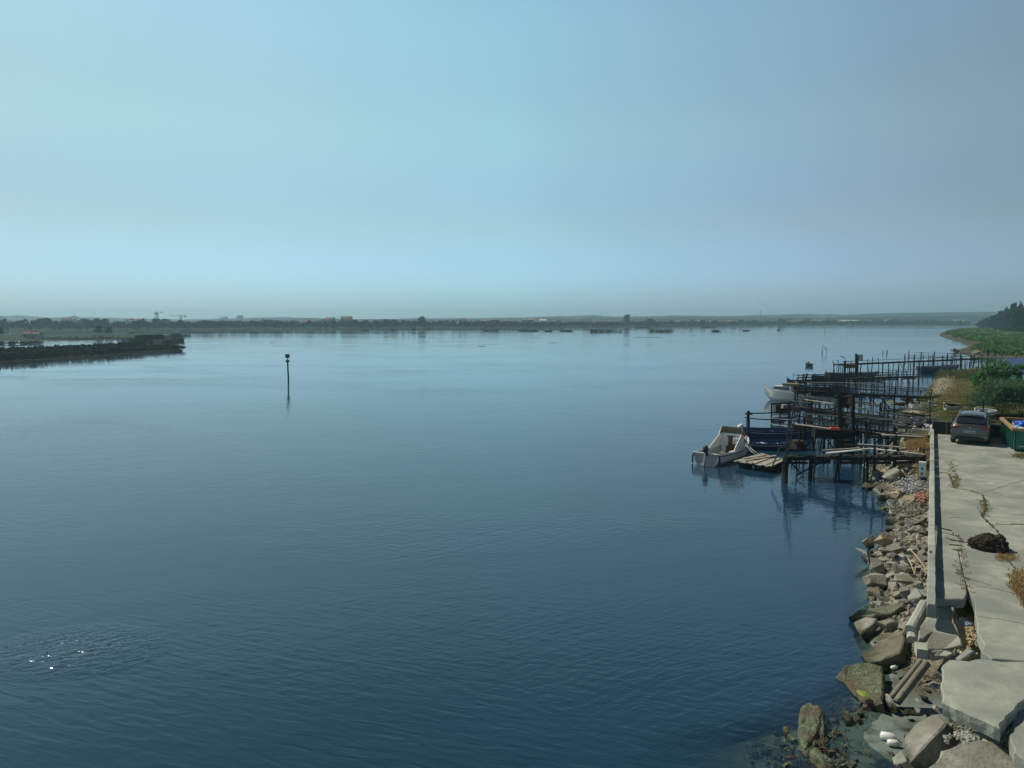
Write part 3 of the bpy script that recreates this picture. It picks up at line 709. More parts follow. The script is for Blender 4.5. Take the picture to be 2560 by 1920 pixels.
for i in range(420):
    px = rg.uniform(2447, 2650); f = min(1, (px-2440)/100); pb = 816.5+f*rg.uniform(2, 16); p = W(px, pb, 1.0); s = rg.uniform(1.2, 3)*(.5+.5*f)
    leaves_mb(um, (p.x, p.y, 1+s*.7), (s*1.5, s, s), 16, s*.35, rnd=rg)
tag(um.build('undergrowth', M['wood_leaf']), 'dark undergrowth filling the foot of the wood on the right-hand point', 'undergrowth', kind='stuff')

# ------------------------------------------------------------------ islets and the left-hand marsh
def flat_island(name, px_front, px_back, h, mm, bank=1.2, seed=0):
    """outline given as photo pixels at water level; a low bank, gently domed"""
    pf = [W(a, b) for a, b in px_front]; pb = [W(a, b) for a, b in px_back]
    def resample(pts, n):
        L = [0]
        for a, b in zip(pts, pts[1:]): L.append(L[-1]+(b-a).length)
        out = []
        for i in range(n):
            t = L[-1]*i/(n-1)
            for k in range(len(pts)-1):
                if t <= L[k+1]+1e-9: f = (t-L[k])/max(1e-9, L[k+1]-L[k]); out.append(pts[k].lerp(pts[k+1], f)); break
        return out
    n = 70; A = resample(pf, n); B = resample(pb, n); ts = [0, .04, .12, .3, .5, .7, .88, .96, 1]; hs_ = [-.4, .35, .75, 1, 1.05, 1, .75, .35, -.4]
    vs = []
    for i in range(n):
        e = min(1, min(i, n-1-i)/3+.15)
        for t, hh in zip(ts, hs_):
            p = A[i].lerp(B[i], t); nz = noise.noise((p.x*.2, p.y*.2, seed))*.25
            vs.append((p.x, p.y, (hh*h*e if hh > 0 else -.4)+nz*h*(1 if hh > .3 else 0)))
    k = len(ts); mb = MB()
    mb.add(vs, [(i*k+j, (i+1)*k+j, (i+1)*k+j+1, i*k+j+1) for i in range(n-1) for j in range(k-1)])
    return tag(mb.build(name, mm, smooth=True), kind='structure'), A, B
rl = random.Random(77)
d1, A1, B1 = flat_island('dyke', [(-260, 932), (0, 912), (120, 905), (250, 895.5), (330, 888.5), (400, 883), (458, 877.5)], [(-260, 912), (0, 899), (60, 894), (120, 886), (250, 878), (330, 874), (400, 870), (455, 874)], .55, M['islet'])
d2, A2, B2 = flat_island('dyke', [(-260, 895), (0, 888), (120, 883), (250, 876), (340, 870), (372, 867)], [(-260, 891), (0, 884), (120, 879), (250, 872.5), (340, 867), (372, 865)], .8, M['islet'], seed=4)
d3, A3, B3 = flat_island('islet', [(366, 872), (400, 872), (430, 868), (437, 861), (445, 855), (461, 853)], [(372, 862), (385, 855), (400, 850), (420, 848), (440, 849), (460, 852.6)], 1.6, M['islet'], seed=8)
d4, A4, B4 = flat_island('islet', [(292, 858.5), (330, 857.8), (345, 859.5), (395, 859.5), (414, 858)], [(292, 858), (330, 854.5), (345, 852), (395, 852), (410, 852.5)], .5, M['islet'], seed=9)
d5, A5, B5 = flat_island('islet', [(-300, 855), (0, 853.5), (110, 851.5), (300, 848), (400, 843)], [(-300, 838), (0, 837), (110, 835.5), (300, 834), (408, 834)], .7, M['field'], seed=10)
d6, A6, B6 = flat_island('dyke', [(60, 850.6), (300, 848.8), (345, 847.5), (405, 842.2), (478, 839.8)], [(60, 849.6), (300, 847), (345, 846), (405, 840.8), (478, 839.4)], .6, M['islet'], seed=12)
pm = MB()
# scrub on the dykes
def scrub(mb, A, B, n, hmin, hmax, t0=0, t1=1, u0=0, u1=1, q=.30, cnt=14):
    for _ in range(n):
        u = rl.uniform(u0, u1)*(len(A)-1); i = min(int(u), len(A)-2); f = u-i
        p = A[i].lerp(A[i+1], f).lerp(B[i].lerp(B[i+1], f), rl.uniform(t0, t1))
        h = rl.uniform(hmin, hmax); r_ = rl.uniform(.5, 1.3)
        leaves_mb(mb, (p.x, p.y, .6+h*.5), (r_, r_, h*.6), cnt, q*rl.uniform(.7, 1.3), rnd=rl)
sc = MB(); scrub(sc, A2, B2, 620, .6, 1.3, .1, .9); scrub(sc, A1, B1, 900, .3, .8, .05, .95, q=.22); scrub(sc, A3, B3, 130, .4, 1.6, .1, .9); scrub(sc, A6, B6, 60, .4, .9, .2, .8)
scrub(sc, A4, B4, 40, .3, .7, .2, .8)
tag(sc.build('salt_marsh_scrub', M['scrub']), 'dark low scrub covering the long dykes at the left of the river', 'scrub', kind='stuff')
sg = MB(); scrub(sg, A1, B1, 190, .4, .8, .3, .95, .45, .95, .2); scrub(sg, A3, B3, 90, .5, 1.4, .1, .7, 0, .6)
tag(sg.build('dry_grass', M['scrub_pale']), 'pale dry grass in patches on the nearest left-hand dyke', 'grass', kind='stuff')
def bush(px, pb, wp, hp_, m_, label, group=None, z=.7, name='bush', leaves=420, size=.28):
    p = W(px, pb, z); Y = p.y; wd = wp/FPX*Y; ht = hp_/FPX*Y; mb = MB()
    for k in range(9): leaves_mb(mb, (rl.uniform(-.3, .3)*wd, rl.uniform(-.3, .3)*wd, ht*rl.uniform(.25, .7)), (wd*.28, wd*.28, ht*.3), leaves//9, size*wd/3, rnd=rl)
    o = mb.build(name, m_); o.location = (p.x, p.y, z-.1); return tag(o, label, 'bush', group)
bush(56, 888, 13, 22, M['scrub'], 'upright dark bush sticking up from the left dyke near its pond')
bush(312, 872, 22, 10, M['scrub'], 'rounded dark bush near the right end of the left-hand dyke')
for px, pb, wp, lab in ((80, 897, 26, 'pale tussock of dry grass just right of the dyke pond'), (165, 889, 14, 'pale round tussock with a dark middle on the left dyke'), (197, 887, 26, 'broad pale tussock of dry grass at mid length of the left dyke'), (228, 886, 16, 'smaller pale tussock right of the broad one on the left dyke')):
    bush(px, pb, wp, 9, M['scrub_pale'], lab)
bush(420, 862, 20, 14, M['scrub_pale'], 'pale grassy mound bush on the islet tip right of the ruin')
bush(436, 852, 8, 8, M['scrub'], 'small dark bush on the far spit right of the ruin')
hd = MB()
for i in range(60):
    px = rl.choice([rl.uniform(-60, 8), rl.uniform(24, 34), rl.uniform(40, 102)]); p = W(px, 861-px*.01)
    leaves_mb(hd, (p.x, p.y, .5), (1.3, 1, .6), 14, .35, rnd=rl)
tag(hd.build('scrub_line', M['scrub']), 'broken line of dark scrub in the flooded pans at the left edge', 'scrub', kind='stuff')
# island farm
Yf = W(72, 842, .8).y
def farm():
    p = W(72, 842.5, .9); t = empty('farmhouse', p, -.05, 'long low white farmhouse with a red tiled roof on the left island', 'house')
    s = Yf/FPX; wd = 50*s; t.scale = (1, .45, .58)
    a = MB(); a.box((0, 3, 1.3), (wd*.62, 6, 2.6)); a.box((wd*.30, 3.4, 1.15), (wd*.40, 6.6, 2.3)); a.build('wall', M['far_cream'], t)
    for x0, x1, y1, z0, z1 in ((-wd*.33, wd*.08, 6.3, 2.6, 4.2), (wd*.09, wd*.52, 7, 2.3, 3.8)):
        b = MB(); b.add([(x0, -.5, z0), (x1, -.5, z0), (x1, y1, z0), (x0, y1, z0), (x0, y1/2, z1), (x1, y1/2, z1)], [(0, 1, 5, 4), (2, 3, 4, 5), (0, 4, 3), (1, 2, 5), (0, 3, 2, 1)]); b.build('roof', M['roof_tile'], t)
    for x in (-.25, -.12, .02, .2, .38):
        b = MB(); b.box((wd*x, -.06 if x < .1 else .02, 1.3), (1.0, .12, 1.2)); b.build('window', M['glass'], t)
    b = MB(); b.box((-wd*.18, -.07, 1.0), (1.0, .1, 2.0)); b.build('door', M['wood'], t)
farm()
place_tree(3, W(50, 838, .9).x, Yf+16, .9, 20*Yf/FPX, ZAT(817, Yf+16)-.9, 'round dark tree behind the left end of the red-roofed farmhouse')
place_tree(0, W(61, 838, .9).x, Yf+14, .9, 10*Yf/FPX, ZAT(821, Yf+14)-.9, 'smaller dark tree touching the right of the big one behind the farmhouse')
Yt = W(250, 836.5, .9).y
place_tree(3, XAT(247, 830, Yt), Yt, .9, 24*Yt/FPX, ZAT(813.5, Yt)-.9, 'big dark oak-like tree on the island left of the brick ruin')
place_tree(0, XAT(262.5, 830, Yt), Yt+2, .9, 12*Yt/FPX, ZAT(822.5, Yt)-.9, 'low round dark tree between the big island tree and the sparse pines')
for px, tp, wp in ((269, 817, 7), (274, 817.5, 7)):
    place_tree(2, XAT(px, 830, Yt), Yt+1, .9, wp*Yt/FPX, ZAT(tp, Yt)-.9, 'thin sparse pine right of the low round tree on the island', 'thin pines on the island')
def smallbox(px, pb, wp, hp_, m_, name, label, cat, z=.6, roof=None):
    p = W(px, pb, z); s = p.y/FPX; t = empty(name, p, 0, label, cat)
    a = MB(); a.box((0, 1.2, hp_*s/2), (wp*s, 2.4, hp_*s)); a.build('wall', m_, t)
    b = MB(); b.box((0, 1.2, hp_*s+.08), (wp*s+.3, 2.8, .16)); b.build('roof', roof or M['roof_grey'], t)
    b = MB(); b.box((0, -.03, hp_*s*.4), (wp*s*.2, .06, hp_*s*.75)); b.build('door', M['wood_dark'], t)
smallbox(237, 841, 14, 3.5, M['far_cream'], 'cabin', 'low pale cabin in front of the big island tree', 'cabin')
smallbox(437, 841.5, 13, 7, M['old_brick'], 'hut', 'small dark brick hut on the thin dyke right of the ruin', 'hut', roof=M['old_brick'])
smallbox(325, 833.8, 8, 3, M['old_brick'], 'hut', 'tiny hut on the back edge of the island above the ruin', 'hut', z=.9)
def ruin():
    p = W(366, 857.2, .5); s = p.y/FPX; wd = 54*s; h = 19*s; t = empty('brick_ruin', p, .02, 'roofless dark brick building with one square window hole on the islet', 'ruin')
    th = .35; dp = 5.5; a = MB()
    # front wall pieces round the window hole
    wx0, wx1 = wd*.17, wd*.225; wz0, wz1 = h*.62, h*.82
    def seg(x0, x1, z0, z1, y=0): a.box(((x0+x1)/2, y, (z0+z1)/2), (x1-x0, th, z1-z0))
    seg(-wd/2, wx0, 0, h); seg(wx1, wd/2, 0, h*.98); seg(wx0, wx1, 0, wz0); seg(wx0, wx1, wz1, h*.985)
    seg(wx0-wd, wx0-wd, 0, 0)
    # back wall with a matching gap
    seg(-wd/2, wx0-.25, 0, h, dp); seg(wx1+.35, wd/2, 0, h, dp); seg(wx0-.25, wx1+.35, 0, wz0-.3, dp)
    for x in (-wd/2+th/2, wd/2-th/2): a.box((x, dp/2, h*.49), (th, dp-th, h*.98))
    for k in range(26):
        x = rl.uniform(-wd/2+.3, wd/2-.3); a.box((x, rl.choice([0, dp]), h+.05), (rl.uniform(.2, .6), th*.9, rl.uniform(.05, .22)))
    a.build('wall', M['old_brick'], t)
    b = MB()
    for k in range(5): b.plank((-wd/2+wd*(k+.7)/6, 0, h-.1), (-wd/2+wd*(k+.5)/6, dp, h-.2), .18, .2)
    b.build('roof_beam', M['wood_dark'], t)
    c = MB(); c.box((-wd*.1, -th/2-.02, h*.55), (wd*.28, .05, .12)); c.build('ledge', M['old_brick'], t)
ruin()
# islets in the middle distance
it = MB(); ri = random.Random(9)
def islet(x0, x1, py, vh, dens=1.0):
    Y = W((x0+x1)/2, py).y; xa = XAT(x0, py, Y); xb = XAT(x1, py, Y); L = xb-xa; dp = max(2.0, min(L*.35, 10)); mb = MB(); n = 26
    vs = [((xa+xb)/2, Y+dp*.5, .45 if vh > .25 else .07)]
    for i in range(n):
        a = 2*math.pi*i/n; r_ = 1+ri.uniform(-.12, .12)
        vs.append(((xa+xb)/2+math.cos(a)*L/2*r_, Y+dp*.5+math.sin(a)*dp/2*r_, -.15))
    for i in range(n):
        a = 2*math.pi*i/n; vs.append(((xa+xb)/2+math.cos(a)*L/2*.86, Y+dp*.5+math.sin(a)*dp/2*.8, .32 if vh > .25 else .05))
    f = [(1+i, 1+(i+1) % n, 1+n+(i+1) % n, 1+n+i) for i in range(n)]+[(0, 1+n+i, 1+n+(i+1) % n) for i in range(n)]
    mb.add(vs, f); tag(mb.build('islet', M['islet']), kind='structure')
    if vh > .25:
        for _ in range(int(L*dens*2.2)+4):
            leaves_mb(it, (ri.uniform(xa+L*.05, xb-L*.05), Y+dp*ri.uniform(.2, .8), .3+vh*.3), (2.0, 1.0, vh*.45), 9, .38, rnd=ri)
for a in [(906, 922, 828, .9), (974, 990, 828, .8), (1209, 1245, 828.3, 1.0), (976, 993, 838, 0), (1193, 1217, 866, .1), (672, 688, 857, 0), (1297, 1347, 828.3, 1.3), (1361, 1381, 828.8, .7), (1400, 1433, 828.8, 1.3),
          (1474, 1562, 830.5, 2.2), (1476, 1496, 830.5, 3.2), (1624, 1688, 829.5, 2.4), (1588, 1632, 820.6, .5), (1755, 1784, 820, 1.7), (1779, 1801, 829, 1.4), (1768, 1830, 830.5, 0), (1857, 1875, 827.5, .6), (1580, 1664, 844, .2),
          (1372, 1398, 857.5, .2), (1728, 1742, 839, 0), (1895, 1908, 816.8, .9), (2122, 2136, 816, .5), (1333, 1352, 845.5, 0), (1774, 1784, 836, 0), (1150, 1290, 831, 0), (1215, 1262, 835, 0), (810, 880, 832.5, 0)]:
    islet(*a)
tag(it.build('islet_grass', M['scrub']), 'dark grass and scrub growing on the small islets in mid river', 'grass', kind='stuff')
def river_hide():
    p = W(1034, 829.5); s = p.y/FPX; t = empty('river_cabin', p, 0, 'tiny cabin on stilts in mid river, left of centre', 'cabin')
    a = MB(); a.box((0, 1, 1.7), (9*s, 2, 1.3)); a.build('wall', M['wood_dark'], t)
    a = MB(); a.box((0, 1, 2.45), (11*s, 2.6, .15)); a.build('roof', M['roof_grey'], t)
    for x in (-4*s, 4*s):
        for y in (.2, 1.8): a = MB(); a.tube([(x, y, -1), (x, y, 1.1)], .12, 6); a.build('stilt', M['wood_dark'], t)
river_hide()

# ------------------------------------------------------------------ channel marks and stakes
def marker_post():
    p = W(720, 950); s = p.y/FPX; t = empty('channel_marker', p, 0, 'tall dark channel marker post with a black can on top, alone in the open river', 'marker post')
    H = (950-885)*s
    a = MB(); a.tube([(0.12, 0, -2), (0, 0, H*.72)], [.12, .10], 10); a.build('post', M['wood_dark'], t)
    a = MB(); a.tube([(0, 0, H*.72), (0, 0, H*.735)], [.22, .22], 10); a.tube([(0, 0, H*.68), (0, 0, H*.70), (0, 0, H*.76), (0, 0, H*.775)], [.13, .27, .27, .13], 10); a.build('collar', M['black_plastic'], t)
    a = MB(); a.tube([(0, 0, H*.77), (0, 0, H*.86)], .10, 8); a.build('lantern', M['white_paint'], t)
    a = MB(); a.tube([(0, 0, H*.855), (0, 0, H*.86), (0, 0, H*.995), (0, 0, H)], [.24, .31, .31, .26], 12); a.build('topmark', M['black_plastic'], t)
marker_post()
def stake(px, pb, pt, r, label, name='mooring_stake', group=None, m_=None, lean=0):
    p = W(px, pb); h = ZAT(pt, p.y); mb = MB(); mb.tube([(0, 0, -1.2), (lean*.4+random.uniform(-.03, .03), 0, h*.5), (lean, random.uniform(-.05, .05), h)], [r, r*.9, r*.7], 7)
    mb.tube([(lean, 0, h-.06), (lean, 0, h+.02)], [r*.9, r*.6], 7)
    o = mb.build(name, m_ or M['wood_dark']); o.location = p; return tag(o, label, 'stake', group)
stake(2062, 829, 815.5, .22, 'thin pale pole standing in the far channel right of the islets', 'marker_pole', None, M['wood_pale'])
stake(2207, 885, 876, .09, 'left of two short stakes in the water behind the jetties')
stake(2217, 885, 875, .13, 'right of two short stakes in the water behind the jetties')
def buoy():
    p = W(1947, 826); t = empty('river_buoy', p, 0, 'small dark buoy on a float in mid river, left of the thin pole', 'buoy')
    a = MB(); a.tube([(0, 0, -.2), (0, 0, .1), (0, 0, .5), (0, 0, .6)], [1.2, 1.6, 1.5, .6], 14); a.build('float', M['black_plastic'], t)
    a = MB(); a.tube([(0, 0, .6), (0, 0, 1.6), (0, 0, 2.0)], [.7, .5, .5], 8); a.build('tower', M['black_plastic'], t)
buoy()
def stake_frame():
    p = W(2060, 884); s = p.y/FPX; t = empty('stake_frame', p, 0, 'three crooked branches lashed into a frame, standing in the water behind the floating boat', 'stakes')
    def q(px, py, y=0): return ((px-2060)*s, y, (884-py)*s)
    for pts in ([q(2054, 886), q(2055, 876), q(2057.5, 864)], [q(2058, 886, .5), q(2059, 877, .4), q(2065, 871)], [q(2066, 886, .2), q(2066, 878), q(2066.5, 870)]):
        a = MB(); a.tube([(pts[0][0], pts[0][1], -1)]+pts, .05, 6); a.build('stake', M['wood_dark'], t)
    a = MB(); a.tube([q(2057, 866), q(2066.5, 870.5)], .04, 6); a.build('crossbar', M['wood_dark'], t)
stake_frame()

# ------------------------------------------------------------------ boats
def hull_parts(t, L, B, H, bow=.35, stern=.75, hullm=None, inm=None, rimm=None, draft=.15, ns=18, peak=1.8, sheer_stern=.08, benches=3, deck=False, strake=None, keelrise=.6):
    """x forward; waterline z=0"""
    outer = []; inner = []; rim_l = []; rim_r = []
    for i in range(ns+1):
        u = i/ns; x = -L/2+L*u
        hb = B/2*((stern+(1-stern)*math.sin(min(1, u/.45)*math.pi/2)) if u < .45 else max(.015, (1-((u-.45)/.55)**2.1)))
        g = H+bow*max(0, (u-.35)/.65)**peak+sheer_stern*max(0, (.35-u)/.35)**2
        k = -draft+(g*keelrise+draft)*max(0, (u-.78)/.22)**2.2
        rake = .10*L*max(0, (u-.7)/.3)**2
        prof = [(1, 1), (.97, .72), (.88, .38), (.62, .1), (0, 0)]
        pts = []
        for a, b in prof: pts.append((x-rake*(1-b)*.9, hb*a, k+(g-k)*b))
        outer.append([(p[0], -p[1], p[2]) for p in pts]+[pts[j] for j in range(3, -1, -1)])
        th = .035; fl = max(k+.10, .03)
        ip = [(x, max(.004, hb-th), g-.002), (x, max(.003, hb*.93-th), max(fl+.02, k+(g-k)*.55)), (x, max(.002, hb*.72-th), fl)]
        inner.append([(p[0]-(.03 if u > .95 else 0), -p[1], p[2]) for p in ip]+[(ip[j][0]-(.03 if u > .95 else 0), ip[j][1], ip[j][2]) for j in range(2, -1, -1)])
        rim_l.append((x, -hb+.01, g)); rim_r.append((x, hb-.01, g))
    mb = MB(); n = 9
    vs = [p for r in outer for p in r]
    mb.add(vs, [(i*n+j, i*n+j+1, (i+1)*n+j+1, (i+1)*n+j) for i in range(ns) for j in range(n-1)]+[tuple(range(n))], 0)
    if not deck:
        n2 = 6; vs = [p for r in inner for p in r]
        mb.add(vs, [(i*n2+j, (i+1)*n2+j, (i+1)*n2+j+1, i*n2+j+1) for i in range(ns) for j in range(n2-1)]+[tuple(range(n2))[::-1]], 1)
    mb.build('hull', [hullm, inm or hullm], t, smooth=False)
    g = MB(); g.tube(rim_l, .035, 6); g.tube(rim_r, .035, 6); g.tube([rim_l[0], rim_r[0]], .035, 6); g.build('gunwale', rimm or hullm, t)
    if strake:
        s_ = MB(); s_.tube([(p[0], p[1]*1.005-.005, p[2]-.12) for p in rim_l], .028, 6); s_.tube([(p[0], p[1]*1.005+.005, p[2]-.12) for p in rim_r], .028, 6); s_.build('rubbing_strake', strake, t)
    for k in range(benches):
        u = .2+.5*k/max(1, benches-1) if benches > 1 else .45
        i = int(u*ns); b = MB(); b.box((rim_l[i][0], 0, rim_l[i][2]-.14), (.22, abs(rim_l[i][1])*2*.93, .035)); b.build('bench', inm or hullm, t)
    return rim_l, rim_r
def outboard(t, x, z, tilt=0.0, cowl=None, y=0):
    """outboard on the transom; tilt raises the leg aft"""
    ro = Matrix.Translation((x, y, z)) @ Matrix.Rotation(tilt, 4, 'Y')
    def tr(mb): mb.v = [tuple(ro @ Vector(p)) for p in mb.v]; return mb
    a = MB(); a.tube([(-.14, 0, .08), (-.15, 0, .14), (-.17, 0, .40), (-.15, 0, .48)], [.10, .17, .16, .08], 10); e = tr(a).build('outboard_cowl', cowl or M['black_plastic'], t, smooth=True)
    a = MB(); a.box((-.16, 0, -.22), (.14, .09, .62)); a.box((-.18, 0, -.46), (.30, .16, .03)); a.tube([(-.02, 0, -.60), (-.30, 0, -.60)], [.04, .05], 8); a.box((-.15, 0, -.70), (.12, .02, .16)); l_ = tr(a).build('outboard_leg', M['steel'], t)
    a = MB()
    for k in range(3):
        an = k*2.094; a.box((-.33, math.cos(an)*.07, -.60+math.sin(an)*.07), (.02, .10, .05), Euler((an+.0, .4, 0)).to_matrix())
    pr = tr(a).build('propeller', M['steel'], l_)
    a = MB(); a.box((-.04, 0, .02), (.10, .22, .26)); tr(a).build('outboard_bracket', M['black_plastic'], t)
def boat(name, loc, az, label, group=None):
    """az: heading clockwise from +Y"""
    return empty(name, loc, math.pi/2-az, label, 'boat', group)

# A: white cabin boat, stern to us
def cabin_boat():
    st = W(1763, 1163); bw = W(1870, 1128); d = bw-st; az = math.atan2(d.x, d.y); L = d.length*.98
    t = boat('cabin_boat', ((st+bw)/2), az, 'white open-backed cabin boat with folded tan canopy and black outboard, beside the raft')
    B = 1.85
    rl_, rr_ = hull_parts(t, L, B, .62, .30, .88, M['white_paint'], M['grey_gel'], M['white_paint'], .15, benches=0, strake=M['black_plastic'])
    x0 = -L/2
    # cuddy: raised sides sweep from the wheelhouse down to the bow
    xa, xb, xc = x0+L*.36, x0+L*.60, x0+L*.93; hw = B/2*.90; zt = 1.42
    a = MB()
    a.add([(xb, -hw, .66), (xc, -.16, .90), (xc, .16, .90), (xb, hw, .66), (xb, -hw*.72, 1.22), (xc-.5, -.14, .98), (xc-.5, .14, .98), (xb, hw*.72, 1.22)],
          [(0, 1, 5, 4), (2, 3, 7, 6), (4, 5, 6, 7), (1, 2, 6, 5), (0, 4, 7, 3)]); a.build('cuddy', M['white_paint'], t)
    for s in (-1, 1):
        a = MB(); a.add([(xb+.12, s*(hw*.9+.02), .80), (xb+.95, s*(hw*.70+.02), .88), (xb+.80, s*(hw*.60+.03), 1.06), (xb+.12, s*(hw*.76+.03), 1.12)], [(0, 1, 2, 3) if s < 0 else (3, 2, 1, 0)])
        a.build('side_window', M['glass'], t)
    # wheelhouse side frames: sloping white panels from the roof down to the stern
    for s in (-1, 1):
        y = s*hw; a = MB()
        a.add([(xb+.05, y, .62), (xb+.05, y*.86, zt), (xb-.30, y*.86, zt+.02), (x0+L*.34, y, .66), (x0+L*.40, y, .62),
               (xb+.05, y-s*.05, .62), (xb+.05, y*.86-s*.05, zt), (xb-.30, y*.86-s*.05, zt+.02), (x0+L*.34, y-s*.05, .66), (x0+L*.40, y-s*.05, .62)],
              [(0, 1, 2, 3, 4), (9, 8, 7, 6, 5), (0, 5, 6, 1), (1, 6, 7, 2), (2, 7, 8, 3), (3, 8, 9, 4), (4, 9, 5, 0)]); a.build('side_panel', M['white_paint'], t)
    a = MB(); a.plank((xb+.06, -hw*.86, zt), (xb+.06, hw*.86, zt), .16, .06); a.build('roof_beam', M['white_paint'], t)
    # bulkhead with a dark doorway
    a = MB(); a.box((xb, -hw*.45, .72), (.05, hw*.8, 1.15)); a.box((xb, hw*.68, .72), (.05, hw*.36, 1.15)); a.box((xb, 0, 1.36), (.05, hw*1.7, .08)); a.build('bulkhead', M['white_paint'], t)
    a = MB(); a.box((xb+.03, hw*.18, .72), (.03, hw*.52, 1.15)); a.build('door', M['mahogany'], t)
    # folded canopy above the roof
    a = MB(); zc = zt+.02
    a.add([(xb-.32, -hw*.88, zc), (xb+.38, -hw*.88, zc-.12), (xb+.38, hw*.88, zc-.12), (xb-.32, hw*.88, zc), (xb-.02, -hw*.80, zc+.42), (xb+.08, -hw*.80, zc+.40), (xb+.08, hw*.80, zc+.40), (xb-.02, hw*.80, zc+.42)],
          [(1, 2, 6, 5), (4, 5, 6, 7), (0, 1, 5, 4), (2, 3, 7, 6)]); a.build('canopy', M['tan_canvas'], t)
    a = MB(); a.tube([(xb-.32, -hw*.88, zc), (xb-.02, -hw*.8, zc+.42), (xb-.02, hw*.8, zc+.42), (xb-.32, hw*.88, zc)], .022, 6); a.build('canopy_frame', M['steel'], t)
    a = MB(); a.box((xb-.28, -hw*.52, 1.04), (.10, .5, .40)); a.build('dashboard', M['white_paint'], t)
    a = MB(); a.tube([(xb-.38+.02*math.cos(k), -hw*.52+.15*math.cos(k*.6283), .98+.15*math.sin(k*.6283)) for k in range(11)], .018, 6); a.build('steering_wheel', M['black_plastic'], t)
    a = MB(); a.box((xb-.75, -hw*.5, .42), (.42, .42, .10)); a.build('seat', M['white_paint'], t)
    a = MB(); a.box((xb-.04, hw*.02, .74), (.04, hw*.52, 1.10)); a.build('doorway', M['mahogany'], t)
    a = MB(); a.box((x0+.30, 0, .46), (.42, B*.72, .08)); a.box((x0+.75, 0, .36), (.30, B*.72, .05)); a.build('stern_bench', M['grey_gel'], t)
    a = MB(); a.box((x0+1.1, -hw*.6, .60), (.35, .22, .14)); a.build('bait_box', M['tan_canvas'], t)
    outboard(t, x0-.06, .66, R(12), y=-.05)
    for s in (-1, 1): a = MB(); a.tube([(x0+.02, s*.7, .70), (x0+.02, s*.85, .50), (x0+.02, s*.85, .05)], .05, 8); a.build('fender', M['black_plastic'], t)
    a = MB(); a.tube([(L*.30, .05, 1.0), (L*.36, .1, 1.14), (L*.42, .05, .98)], .015, 6); a.build('bow_rail', M['steel'], t)
cabin_boat()

def skiff(loc, az, L, B, H, label, hm, im, rm, name='rowing_boat', bow=.3, stern=.6, benches=3, draft=.12, tiltx=0, group=None, strake=None, peak=1.8, pitch=0):
    t = boat(name, loc, az, label, group); t.rotation_euler = Euler((tiltx, pitch, math.pi/2-az))
    hull_parts(t, L, B, H, bow, stern, hm, im, rm, draft, benches=benches, strake=strake, peak=peak)
    return t
# navy boats (sterns to the left)
pB = W(1872, 1108); pC = W(1850, 1122)
tb = skiff(W(1945, 1106)+Vector((.2, .6, 0)), R(96), 5.4, 1.9, .78, 'deep navy open boat with a tilted white-capped outboard and orange buoy at its stern', M['navy'], M['navy'], M['navy_in'], 'open_boat', bow=.25, stern=.8, strake=M['grey_gel'])
outboard(tb, -2.75, .72, R(62), M['white_paint'])
tc = skiff(W(1932, 1124)+Vector((0, .4, 0)), R(99), 5.2, 1.7, .42, 'lower blue boat with a pale grey strake lying in front of the deep navy one', M['navy'], M['navy_in'], M['navy'], 'open_boat', bow=.2, stern=.5, strake=M['grey_gel'])
for (x, y, s) in ((-.9, .1, .3), (.2, -.15, .22), (1.2, .1, .35)):
    o = MB(); o.tube([(x, y, .30), (x+s, y+.2, .34), (x+s*1.6, y-.2, .32)], .05, 6); q = o.build('rope_coil', M['rope'], tc)
q = W(1866, 1101, .35); mb = MB(); mb.tube([(0, 0, -.30), (0, 0, -.2), (0, 0, 0), (0, 0, .15), (0, 0, .27), (0, 0, .33)], [.05, .16, .22, .20, .08, .04], 12)
o = mb.build('buoy', M['orange'], smooth=True); o.location = q; tag(o, 'round orange buoy hanging at the stern of the deep navy boat', 'buoy')
# rear white cabin boat, bow toward the left
def rear_cabin():
    c = W(1966, 1001); az = R(-62); L = 4.6; B = 1.9
    t = boat('cabin_boat', c, az, 'white cabin boat with dark windows and tan top, bow pointing left behind the jetties')
    hull_parts(t, L, B, .95, .35, .85, M['white_paint'], M['grey_gel'], M['white_paint'], .15, benches=0)
    a = MB(); x0, x1 = -.5, L*.30; hw = B*.42
    a.add([(x0, -hw, .98), (x1+.35, -hw*.55, 1.10), (x1+.35, hw*.55, 1.10), (x0, hw, .98), (x0, -hw*.82, 1.55), (x1-.25, -hw*.6, 1.52), (x1-.25, hw*.6, 1.52), (x0, hw*.82, 1.55)],
          [(0, 1, 5, 4), (2, 3, 7, 6), (4, 5, 6, 7), (1, 2, 6, 5), (3, 0, 4, 7)]); a.build('cabin', M['white_paint'], t)
    for s in (-1, 1):
        a = MB(); a.add([(x0+.10, s*(hw*.97+.01), 1.12), (x1-.05, s*(hw*.68+.01), 1.20), (x1-.38, s*(hw*.66+.01), 1.44), (x0+.10, s*(hw*.86+.02), 1.46)], [(0, 1, 2, 3) if s < 0 else (3, 2, 1, 0)]); a.build('side_window', M['glass'], t)
    a = MB(); a.add([(x1+.30, -hw*.48, 1.16), (x1+.30, hw*.48, 1.16), (x1-.16, hw*.5, 1.47), (x1-.16, -hw*.5, 1.47)], [(0, 1, 2, 3)]); a.v = [(p[0]+.03, p[1], p[2]+.02) for p in a.v]; a.build('windscreen', M['glass'], t)
    a = MB(); a.box((x0+.1, 0, 1.70), (1.5, hw*1.5, .26)); a.build('canopy', M['tan_canvas'], t)
rear_cabin()
skiff(W(2010, 985)+Vector((1.5, 0, 0)), R(-88), 7.0, 1.6, .75, 'long dark boat with a tall curved prow rising left behind the rear cabin boat', M['black_boat'], M['navy'], M['black_boat'], 'moliceiro_style_boat', bow=1.15, stern=.5, peak=3.2)
